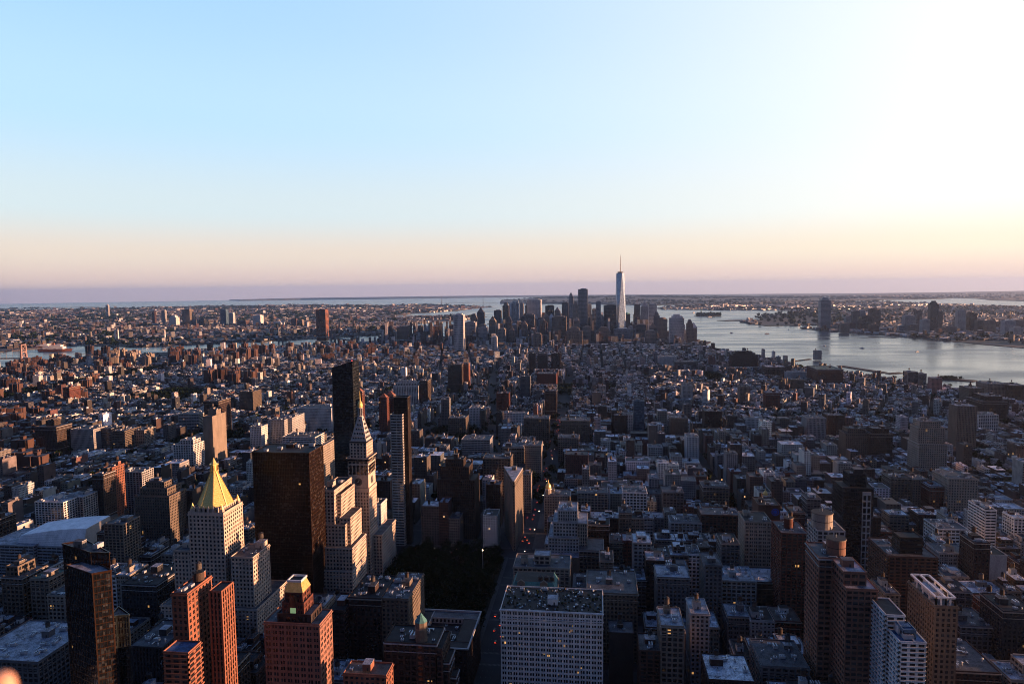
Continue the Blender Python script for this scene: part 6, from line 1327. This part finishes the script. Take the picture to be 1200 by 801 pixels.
EST += estate('inland_estate_tower', 'brown tower among low tenements below the tall netted tower', 'towers among the tenements', [(330, 480, 410, 428), (400, 560, 404, 414)], 52, 'brick', 22, 8)
# ------------------------------------------------------------------ trees
def tree_mesh(seed, hgt=15, rad=5.5, leaves=620):
    rg = random.Random(seed); t = MB(); c = MB()
    t.cyl(0, 0, 0, hgt*.35, .42, .30, bark, 8); tips = []
    for i in range(7):
        a = i*2*math.pi/7+rg.uniform(-.3, .3); r_ = rad*rg.uniform(.4, .7); z = hgt*rg.uniform(.5, .85); t.bar((0, 0, hgt*.3), (r_*math.cos(a)*.5, r_*math.sin(a)*.5, z*.8), .22, bark); t.bar((r_*math.cos(a)*.5, r_*math.sin(a)*.5, z*.8), (r_*math.cos(a), r_*math.sin(a), z), .12, bark); tips.append((r_*math.cos(a), r_*math.sin(a), z))
    tips.append((0, 0, hgt*.9))
    for i in range(leaves):
        tx, ty, tz = tips[rg.randrange(len(tips))]; rr_ = rad*.42
        x, y, z = tx+rg.gauss(0, rr_*.55), ty+rg.gauss(0, rr_*.55), tz+rg.gauss(0, rr_*.45); s = rg.uniform(.28, .6)
        d = Vector((rg.gauss(0, 1), rg.gauss(0, 1), rg.gauss(0, 1)+.6)).normalized(); q = d.to_track_quat('Z', 'Y'); e, f_ = q@Vector((s, 0, 0)), q@Vector((0, s, 0)); p = Vector((x, y, z))
        c.poly([p-e-f_, p+e-f_*.6, p+e*.8+f_, p-e*.7+f_*1.1], foliage)
    return t.mesh('trunk'), c.mesh('crown')
TREES = [tree_mesh(s, hg, rd) for s, hg, rd in ((1, 15, 5.5), (2, 18, 6.5), (3, 13, 5), (4, 20, 7))]
def plant(x, y, lab, grp, r_, sc=1.0):
    o = root('broadleaf_tree', (x, y, GZ+.14), lab, 'tree', grp, r_.random()*6); t = TREES[r_.randrange(4)]; k = r_.uniform(.8, 1.15)*sc; o.scale = (k,)*3; inst('trunk', t[0], (0, 0, 0), o); inst('crown', t[1], (0, 0, 0), o)
r_ = random.Random(21); p0 = PARK[0]; tp = []
while len(tp) < 235:
    x, y = r_.uniform(p0[0]+5, p0[1]-5), r_.uniform(p0[2]+5, p0[3]-5)
    if abs((x-p0[0])/(p0[1]-p0[0])-(y-p0[2])/(p0[3]-p0[2])) < .02: continue
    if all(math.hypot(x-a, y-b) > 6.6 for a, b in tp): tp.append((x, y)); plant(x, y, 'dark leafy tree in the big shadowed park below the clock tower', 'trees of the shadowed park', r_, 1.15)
tp2 = []; p1 = PARK[1]
for _ in range(900):
    if len(tp2) >= 70: break
    x, y = r_.uniform(p1[0]+5, p1[1]-5), r_.uniform(p1[2]+5, p1[3]-5)
    if all(math.hypot(x-a, y-b) > 10 for a, b in tp2): tp2.append((x, y)); plant(x, y, 'dark tree in the narrow park beyond the pale-banded slim tower', 'trees of the narrow park', r_)
# far greenery: many small leaf clumps as one mass
def clumps(name, pts, label, sz=(3.5, 6)):
    T = len(pts); K = 22; base = rng.normal(0, .5, (K, 3)); base[:, 2] = np.abs(base[:, 2])*.8+.5
    dirs = rng.normal(0, 1, (T, K, 3)); dirs /= np.linalg.norm(dirs, axis=2, keepdims=True); up = rng.normal(0, 1, (T, K, 3)); e = np.cross(dirs, up); e /= np.linalg.norm(e, axis=2, keepdims=True); f_ = np.cross(dirs, e)
    s = rng.uniform(sz[0], sz[1], (T, 1, 1)); P0 = np.array(pts)[:, None, :]+(base[None]+rng.normal(0, .22, (T, K, 3)))*s*1.15
    q = s*.42; V = np.stack([P0-e*q-f_*q, P0+e*q-f_*q, P0+e*q+f_*q, P0-e*q+f_*q], 2).reshape(-1, 3)
    return quads(name, V, None, None, None, np.zeros(len(V)//4), [foliage], label=label, cat='trees')
pts = []
def addp(x, y, z=0): pts.append((x, y, GZ+z-drop(x, y)))
for (x0, x1, y0, y1) in PARKS2:
    for _ in range(int((x1-x0)*(y1-y0)/60)): addp(rng.uniform(x0, x1), rng.uniform(y0, y1), 4)
for _ in range(5200):      # street trees of the villages
    px_, py_ = rng.uniform(-20, 1220), 338+260*rng.random()**1.6*.75+66; p = at_z(px_, py_, GZ)
    if p[1] > 1000 and inpoly([p[0]], [p[1]], MANH)[0] and not any(r_[0]-2 < p[0] < r_[1]+2 and r_[2]-2 < p[1] < r_[3]+2 for r_ in FOOT): addp(p[0], p[1], 3 if rng.random() < .6 else 9)
for q in EST:
    for _ in range(14): addp(q[0]+rng.normal(0, 34), q[1]+rng.normal(0, 34), 3)
for _ in range(500): p = at_z(rng.uniform(-10, 60), rng.uniform(470, 560), GZ); addp(p[0], p[1], 4)
for _ in range(380): p = at_z(rng.uniform(95, 200), rng.uniform(440, 450), GZ); addp(p[0], p[1], 3)
clumps('street_trees', pts, 'dark green street and square trees scattered among the low blocks')
pts = []
for poly, n, d0 in ((LONGI, 5200, 4200), (GOVS, 160, 0), (LIB, 60, 0), (ELL, 30, 0), (LSP, 110, 0), (SI, 2600, 0), (NJ, 2400, 0), (NJ2, 2600, 0), (ROCK, 100, 0)):
    xs = [p[0] for p in poly]; ys = [p[1] for p in poly]; c_ = 0
    X = rng.uniform(max(min(xs), -16000), min(max(xs), 26000), n*6); Y = rng.uniform(max(min(ys), 0), min(max(ys), 26000), n*6); k = inpoly(X, Y, poly)
    nz = np.sin(X/430.+Y/610.)+np.sin(X/270.-Y/350.+2)+np.sin(Y/900.+1); k &= (nz < .2) | (poly is LSP); k &= np.hypot(X, Y) > d0
    for x, y in list(zip(X[k], Y[k]))[:n]: 
        hl = si_h(x, y) if poly is SI else (nj2_h(x, y) if poly is NJ2 else 0); addp(x, y, 2+hl)
pts = np.array(pts); dist_ = np.hypot(pts[:, 0], pts[:, 1])
nearp = pts[dist_ < 9000]; farp = pts[dist_ >= 9000]
clumps('far_trees', nearp, 'green tree belts among the houses over the rivers', (9, 20)); farp[:, 2] -= 4; clumps('far_trees', farp, 'dark wooded patches on the distant land', (10, 22))
# ------------------------------------------------------------------ bridges, piers, boats, statue, chimneys
steelg = surf('bridge_steel', (.17, .17, .18), var=.15); pinkst = surf('pinkish_steel', (.30, .20, .18), var=.15); stone = surf('bridge_stone', (.22, .17, .13))
def bridge(name, label, A, B, span, th, dh, mat, w=30):
    ax, ay = A; bx, by = B; L = math.hypot(bx-ax, by-ay); an = math.atan2(by-ay, bx-ax); mx, my = (ax+bx)/2, (ay+by)/2
    o = root(name, (mx, my, -drop(mx, my)), label, 'bridge', None, an); app = span*.95
    b = MB(); N = 40
    for i in range(N):
        t0, t1 = -L/2-app+(L+2*app)*i/N, -L/2-app+(L+2*app)*(i+1)/N; za = dh*min(1, max(.12, (L/2+app-abs(t0))/app)); zb = dh*min(1, max(.12, (L/2+app-abs(t1))/app))
        for s in (-1, 1): b.bar((t0, s*w/2, za), (t1, s*w/2, zb), 3.0, mat); b.bar((t0, s*w/2, za), (t0, s*w/2, max(za-dh if abs(t0) > L/2 and i % 3 == 0 else za-1, -1)), 2, mat)
        b.poly([(t0, -w/2, za+1.6), (t1, -w/2, zb+1.6), (t1, w/2, zb+1.6), (t0, w/2, za+1.6)], asphalt)
    b.build('deck', o)
    for s in (-1, 1):
        b = MB()
        for t in (-1, 1):
            b.prism([(s*L/2-5, t*w/2-4), (s*L/2+5, t*w/2-4), (s*L/2+5, t*w/2+4), (s*L/2-5, t*w/2+4)], -1, th, mat, pts2=[(s*L/2-3, t*w/2-t*3-2.5), (s*L/2+3, t*w/2-t*3-2.5), (s*L/2+3, t*w/2-t*3+2.5), (s*L/2-3, t*w/2-t*3+2.5)])
        for z in (.30, .62, .93): b.box(s*L/2, 0, th*z, th*z+th*.06, 2.6, w/2-1, mat)
        for z0, z1 in ((.36, .62), (.68, .93)): b.bar((s*L/2, -w/2+3, th*z0), (s*L/2, w/2-3, th*z1), 2, mat); b.bar((s*L/2, w/2-3, th*z0), (s*L/2, -w/2+3, th*z1), 2, mat)
        b.build('tower', o)
    for t in (-1, 1):
        b = MB(); K = 24; f = lambda x: dh+4+(th-dh-4)*(abs(x)/(L/2))**2 if abs(x) <= L/2 else th+(dh*.5-th)*(abs(x)-L/2)/app
        xs = [-L/2-app+(L+2*app)*i/(K*2) for i in range(K*2+1)]
        for xa, xb in zip(xs, xs[1:]):
            b.bar((xa, t*w/2, f(xa)), (xb, t*w/2, f(xb)), 1.4, mat)
            if abs(xa) < L/2: b.bar((xa, t*w/2, f(xa)), (xa, t*w/2, dh), .4, mat)
        b.build('cable', o)
    return o
a, b_ = at_z(28, 429, 0), None
pW = np.array(geo(40.7135, -73.9722)); pE = np.array(geo(40.7120, -73.9695)); t1 = np.array(at_z(28.5, 429, 0)[:2])
dirw = np.array(geo(40.7104, -73.9625))-np.array(geo(40.7160, -73.9795)); dirw /= np.linalg.norm(dirw)
bridge('suspension_bridge', 'grey steel suspension bridge with a pinkish latticed tower at the left edge of the river', tuple(t1), tuple(t1+dirw*488), 488, 104, 38, pinkst, 34)
bridge('suspension_bridge', 'blue-grey steel bridge half hidden behind the netted tower', geo(40.7087, -73.9921), geo(40.7053, -73.9886), 448, 98, 40, steelg, 34)
bridge('stone_bridge', 'old stone-towered bridge low behind the brown slab near the landing', geo(40.7075, -73.9990), geo(40.7042, -73.9948), 486, 84, 38, stone, 28)
v1, v2 = at_d(517, 347, 14500), at_d(566, 346, 14500)
bridge('far_bridge', 'faint distant suspension bridge with two slender towers on the horizon', (v1[0], v1[1]), (v2[0], v2[1]), 1298, 215, 70, steelg, 40)
def pier(px0, py0, px1, py1, w, label, top=asphalt, shed=None, grp=None):
    a, b_ = at_z(px0, py0, 2), at_z(px1, py1, 2); L = math.hypot(b_[0]-a[0], b_[1]-a[1]); an = math.atan2(b_[1]-a[1], b_[0]-a[0]); o = root('pier', ((a[0]+b_[0])/2, (a[1]+b_[1])/2, -drop(a[0], a[1])), label, 'pier', grp, an)
    q = MB(); q.box(0, 0, 1.0, 2.6, L/2, w/2, wallm('darkgrey'), top=top); q.build('deck', o)
    for s in (-1, 1):
        q = MB()
        for i in range(12): q.cyl(-L/2+L*(i+.5)/12, s*(w/2-1), -2, 1, .5, .5, bark, 6)
        q.build('piles', o)
    if shed: q = MB(); q.box(0, 0, 2.6, 2.6+shed, L/2-4, w/2-3, wallm('pale'), top=roofm('silver')); q.build('shed', o)
PP = [(984, 428, 1036, 436, 30, 'long pier curving off the shore past the huge red warehouse', 0), (912, 425, 950, 420, 12, 'narrow breakwater pier left of the single pale tower', 0), (1099, 442, 1142, 446, 46, 'pier with a green mound, alone off the right shore', 0), (1040, 437, 1056, 436, 20, 'short pier below the first of the small river towers', 0), (1018, 394, 1050, 395, 40, 'terminal quay at the far shore', 0), (896, 421, 925, 426, 40, 'square parking pier beside the long low red building', 7)]
for q in PP: pier(*q[:6], shed=q[6] or None)
c_ = at_z(1112, 443, 3); mound = []
for _ in range(60): mound.append((c_[0]+random.gauss(0, 12), c_[1]+random.gauss(0, 8), 3))
clumps('pier_bushes', mound, 'green bushes mounded on the lone pier', (3, 5))
def boat(px_, py_, L, label, rz, big=False):
    a = at_z(px_, py_, 0); o = root('boat', (a[0], a[1], -drop(a[0], a[1])), label, 'boat', None, rz); w = L*.26; q = MB(); hl = [(-L/2, -w/2), (L*.25, -w/2), (L/2, 0), (L*.25, w/2), (-L/2, w/2)]
    q.prism([(x*.92, y*.85) for x, y in hl], -.3, L*.07+.6, wallm('white' if not big else 'redbrick'), top=wallm('grey'), pts2=hl); q.build('hull', o)
    q = MB(); z = L*.07+.6; q.box(-L*.05, 0, z, z+L*.07, L*.3, w*.34, wallm('white')); q.box(0, 0, z+L*.07, z+L*.12, L*.18, w*.28, wallm('white')); q.box(-L*.08, 0, z+L*.12, z+L*.18, L*.04, w*.1, wallm('orange')); q.build('cabin', o)
    q = MB(); 
    for s in (-1, 1): q.poly([(-L*.5, s*w*.2, .06), (-L*3.2, s*w*2.4, .05), (-L*3.4, s*w*1.6, .05), (-L*.6, 0, .06)][::s], surf('wake_foam', (.55, .58, .6)))
    if not big: q.build('wake', o)
for q in ((832, 371, 50, 'white ferry crossing toward the statue island', .3), (857, 390, 26, 'small workboat low in the broad river', 2.4), (899, 391, 34, 'small ferry near mid river left of the solitary far-shore tower', .2), (924, 386, 22, 'tiny launch left of the far shore tip', 1.2), (1010, 408, 26, 'ferry with a pale wake in the middle of the river', 2.8), (1075, 412, 22, 'small boat off the far shore apartments', .4), (966, 405, 18, 'motorboat leaving a thin wake in the open river', 2.0), (560, 372, 40, 'distant ferry above the first downtown towers', .2), (497, 385, 60, 'barge in the river bend left of downtown', .5), (813, 366, 60, 'sailing cruise boat near the statue island', 1), (90, 416, 24, 'small boat on the river beside the bridge', .1), (75, 418, 18, 'launch near the bridge tower', .1)): boat(*q)
boat(66, 411, 190, 'long moored ship with white upper decks across the river from the bridge', .15, True); boat(52, 407, 120, 'second moored ship behind the long one', .15, True)
# statue on its island
s0 = geo(40.6892, -74.0445); dr_ = drop(*s0); o = root('statue', (s0[0], s0[1], GZ-dr_), 'tiny green robed statue raising a torch on its pedestal island', 'statue'); cop = surf('statue_copper', (.14, .26, .22)); q = MB()
q.prism([(28*math.cos(i*math.pi/11)*(1 if i % 2 else .72), 28*math.sin(i*math.pi/11)*(1 if i % 2 else .72)) for i in range(22)], 0, 14, stone); q.prism(rect(-11, 11, -11, 11), 14, 47, stone, pts2=rect(-7.5, 7.5, -7.5, 7.5)); q.build('pedestal', o)
q = MB(); q.lathe(0, 0, [(5.6, 47), (5.2, 55), (4.4, 65), (4.8, 70), (4.0, 75), (1.6, 78), (1.5, 79), (2.1, 81), (2.0, 84), (.6, 86)], cop, 12); q.bar((-3.6, 0, 74), (-5.4, -1, 84), 1.8, cop); q.bar((-5.4, -1, 84), (-5.6, -1, 89), 1.2, cop); q.bar((3.6, -1, 73), (3.2, -3.4, 67), 1.8, cop); q.box(2.2, -3.8, 65, 70, 1.6, .6, cop); q.build('figure', o)
q = MB(); q.lathe(-5.6, -1, [(.7, 89), (1.3, 90), (1.1, 91.5), (.1, 93)], gold, 8); q.build('torch', o)
q = MB()
for i in range(7): a = math.pi*i/6; q.bar((2*math.cos(a), 0, 84+math.sin(a)), (4.4*math.cos(a), 0, 84.5+3.4*math.sin(a)), .4, cop)
q.build('crown', o)
def chimney(px_, py0, py1, r_, label, grp=None):
    a = at_z(px_, py1, GZ); zt = at_y(px_, py0, a[1])[2]; o = root('chimney', (a[0], a[1], GZ-drop(a[0], a[1])), label, 'chimney', grp); q = MB(); H = zt-GZ+drop(a[0], a[1]); q.cyl(0, 0, 0, H, r_, r_*.7, wallm('white'), 14, top=roofm('tar')); q.build('shaft', o); q = MB(); q.cyl(0, 0, H*.93, H*.97, r_*.8, r_*.78, wallm('redbrick'), 14); q.build('band', o)
chimney(135.3, 385, 399, 5.5, 'white smokestack, left one of the pair across the river'); chimney(138.8, 385.5, 399, 5.5, 'white smokestack, right one of the pair across the river'); chimney(193.6, 386, 402, 6, 'single white smokestack right of the pair')
# lit flagpole in the park corner
a = at_z(566, 673, GZ); zt = at_y(566, 645, a[1])[2]; o = root('flagpole', (a[0], a[1], GZ+.14), 'tall pale pole with a lit star lamp on top at the park corner', 'flagpole'); q = MB(); q.cyl(0, 0, 0, 2, 1.4, 1.1, stone, 12); q.cyl(0, 0, 2, zt-GZ, .30, .16, wallm('white'), 8); q.build('pole', o)
q = MB(); q.lathe(0, 0, [(.1, zt-GZ), (.7, zt-GZ+.7), (.1, zt-GZ+1.4)], emit('lamp_white', (1, .8, .5), 5), 10); q.build('lamp', o)
lampe = emit('street_lamp_glow', (1, .72, .42), 7)
q = MB(); q.cyl(0, 0, 0, 8, .14, .09, darkmetal, 6); q.bar((0, 0, 7.8), (0, -1.8, 8.3), .09, darkmetal); LP_ = q.mesh('pole'); q = MB(); q.box(0, -1.9, 8.1, 8.35, .28, .5, lampe, bottom=True); LH_ = q.mesh('lamp_head')
def lamp(x, y, rz, where): o = root('street_lamp', (x, y, GZ+.14), 'lit street lamp '+where, 'street lamp', 'lit street lamps '+where, rz); inst('pole', LP_, (0, 0, 0), o); inst('lamp_head', LH_, (0, 0, 0), o)
for i in range(16): lamp(-92+(14 if i % 2 else -14), 840+i*38, R(-90) if i % 2 else R(90), 'on the avenue beyond the wedge tower')
for i in range(9): lamp(-235+14, 590+i*26, R(90), 'between the park and the clock tower')
for i in range(10): lamp(-225+i*28, 815-15, R(180), 'along the wide cross street by the park')
for i in range(8): lamp(190-14, 620+i*60, R(90), 'on the avenue to the west')
# ------------------------------------------------------------------ cars
headl = emit('headlight', (1, .85, .6), 5); taill = emit('taillight', (1, .06, .03), 3)
def car_mesh(c, tall=0):
    b = MB(); m = surf('car_'+'_'.join('%d' % (v*100) for v in c), c, rough=.35, var=.06)
    h1, h2 = .95, 1.5+tall
    b.prism([(-.92, -2.3), (.92, -2.3), (.92, 2.3), (-.92, 2.3)], .35, h1, m, pts2=[(-.88, -2.2), (.88, -2.2), (.88, 2.2), (-.88, 2.2)])
    b.prism([(-.85, -1.7), (.85, -1.7), (.85, 1.2), (-.85, 1.2)], h1, h2-.06, glass, pts2=[(-.7, -1.3), (.7, -1.3), (.7, .6), (-.7, .6)]); b.box(0, -.35, h2-.06, h2, .7, .95, m)
    for sx in (-1, 1):
        for sy in (-1.4, 1.4):
            p = [(sx*.93, sy+.34*math.cos(k*math.pi/4), .34+.34*math.sin(k*math.pi/4)) for k in range(8)]; b.poly(p if sx > 0 else p[::-1], darkmetal)
        b.box(sx*.62, 2.28, .6, .82, .18, .04, headl); b.box(sx*.62, -2.28, .65, .88, .18, .04, taill)
    return b.mesh('car')
CARS = [(car_mesh((.02, .02, .022)), 'black'), (car_mesh((.6, .6, .6)), 'white'), (car_mesh((.62, .36, .03)), 'yellow'), (car_mesh((.25, .26, .28)), 'silver'), (car_mesh((.18, .03, .03), .25), 'dark red'), (car_mesh((.5, .5, .5), .9), 'grey van-like')]
r_ = random.Random(5); cars = []
def lane(x, y, dirn, where):
    for a in cars:
        if math.hypot(a[0]-x, a[1]-y) < 7: return
    cars.append((x, y)); k = r_.choice([0, 0, 1, 2, 2, 3, 4, 5]); o = inst('car', CARS[k][0], (x, y, GZ+.01), None, dirn)
    tag(o, f'{CARS[k][1]} car in the evening traffic {where}', 'car', f'{CARS[k][1]} cars {where}')
for _ in range(70): lane(-92+r_.choice([-7.5, -4, 0, 4, 7.5]), r_.uniform(560, 1700), 0, 'along the dark avenue past the wedge tower')
for _ in range(30): y = r_.uniform(600, 1450); t = (y-830)/(1500-830) if y > 830 else 0; x = (-92+(-236+92)*t if y > 830 else 190+(-92-190)*(y+10)/840)+r_.choice([-4, 0, 4]); lane(x, y, R(12) if y > 830 else R(18), 'along the slanting avenue')
for _ in range(18): lane(r_.uniform(-230, 120), 815+r_.choice([-6, -2.5, 2.5, 6]), R(90) if r_.random() < .5 else R(-90), 'on the wide cross street by the park')
for _ in range(16): lane(-235+r_.choice([-5, 0, 5]), r_.uniform(585, 800), R(180), 'between the park and the clock tower')
for _ in range(14): lane(190+r_.choice([-7, 0, 7]), r_.uniform(600, 1500), R(180), 'on the avenue to the west')
for _ in range(10): lane(435+r_.choice([-7, 0, 7]), r_.uniform(700, 1500), 0, 'on the side avenue')
# ------------------------------------------------------------------ raised hand at the lower left corner, fingertip only in view
skin = surf('skin', (.62, .34, .22), rough=.55, var=.08, scale=20, detail_scale=90, spec=.4)
def hand():
    tip = at_d(2, 781, .36); up = Vector(tuple(uv_)); rt = Vector(tuple(rv)); fw = Vector(tuple(fv))
    o = root('person_hand', tuple(tip), 'blurred sunlit fingertip poking up at the lower left corner', 'person'); T = Vector((0, 0, 0))
    def skinned(name, pts, rad, par):
        me = bpy.data.meshes.new(name); me.from_pydata([tuple(p) for p in pts], [(i, i+1) for i in range(len(pts)-1)], []); ob = bpy.data.objects.new(name, me); LINK(ob); ob.parent = par
        sk = ob.modifiers.new('Skin', 'SKIN')
        for i, r in enumerate(rad): me.skin_vertices[0].data[i].radius = (r, r*.9)
        me.skin_vertices[0].data[len(pts)-1].use_root = True
        sb = ob.modifiers.new('Subsurf', 'SUBSURF'); sb.levels = 2; sb.render_levels = 3; me.materials.append(skin); return ob
    palm = T-up*.085-rt*.01+fw*.004
    skinned('finger', [T-up*.002, T-up*.012, T-up*.028, T-up*.052+fw*.002, palm+up*.0, palm-up*.03], [.0062, .0078, .0082, .009, .0105, .013], o)
    for k, (ln, sh) in enumerate(((.074, -.020), (.068, -.039), (.055, -.057))):
        b0 = palm+rt*sh-up*.004*k; skinned('finger', [b0+up*ln*.45+fw*.035, b0+up*ln*.5+fw*.02, b0+up*ln*.35, b0, b0-up*.035-rt*sh*.3], [.0068, .008, .009, .010, .013], o)
    b0 = palm+rt*.018-up*.04; skinned('thumb', [b0+up*.03+rt*.022+fw*.02, b0+up*.02+rt*.018+fw*.012, b0+rt*.01, b0-up*.02-rt*.012], [.0085, .0095, .011, .014], o)
    skinned('palm', [palm-rt*.022+up*.004, palm-rt*.024-up*.03, palm-rt*.026-up*.075, palm-rt*.03-up*.13], [.030, .034, .029, .027], o)
    q = MB(); q.prism([tuple((T-up*.006-fw*.0075+rt*x-up*y))[:2] for x, y in ((-.004, 0), (.004, 0), (.004, .001), (-.004, .001))], 0, .0001, skin)
hand()
# ------------------------------------------------------------------ air
hz = MB(); S = 47000; hz.box(0, 0, -560, 690, S, S, wallm('grey'), bottom=True); o = hz.build('haze'); o['kind'] = 'stuff'; o.data.materials.clear()
m = bpy.data.materials.new('haze'); m.use_nodes = True; n = m.node_tree.nodes; l = m.node_tree.links; n.remove(n['Principled BSDF']); v = n.new('ShaderNodeVolumePrincipled')
v.inputs['Color'].default_value = (.56, .70, 1, 1); v.inputs['Density'].default_value = HAZE; v.inputs['Anisotropy'].default_value = .72; l.new(v.outputs[0], n['Material Output'].inputs['Volume']); o.data.materials.append(m)
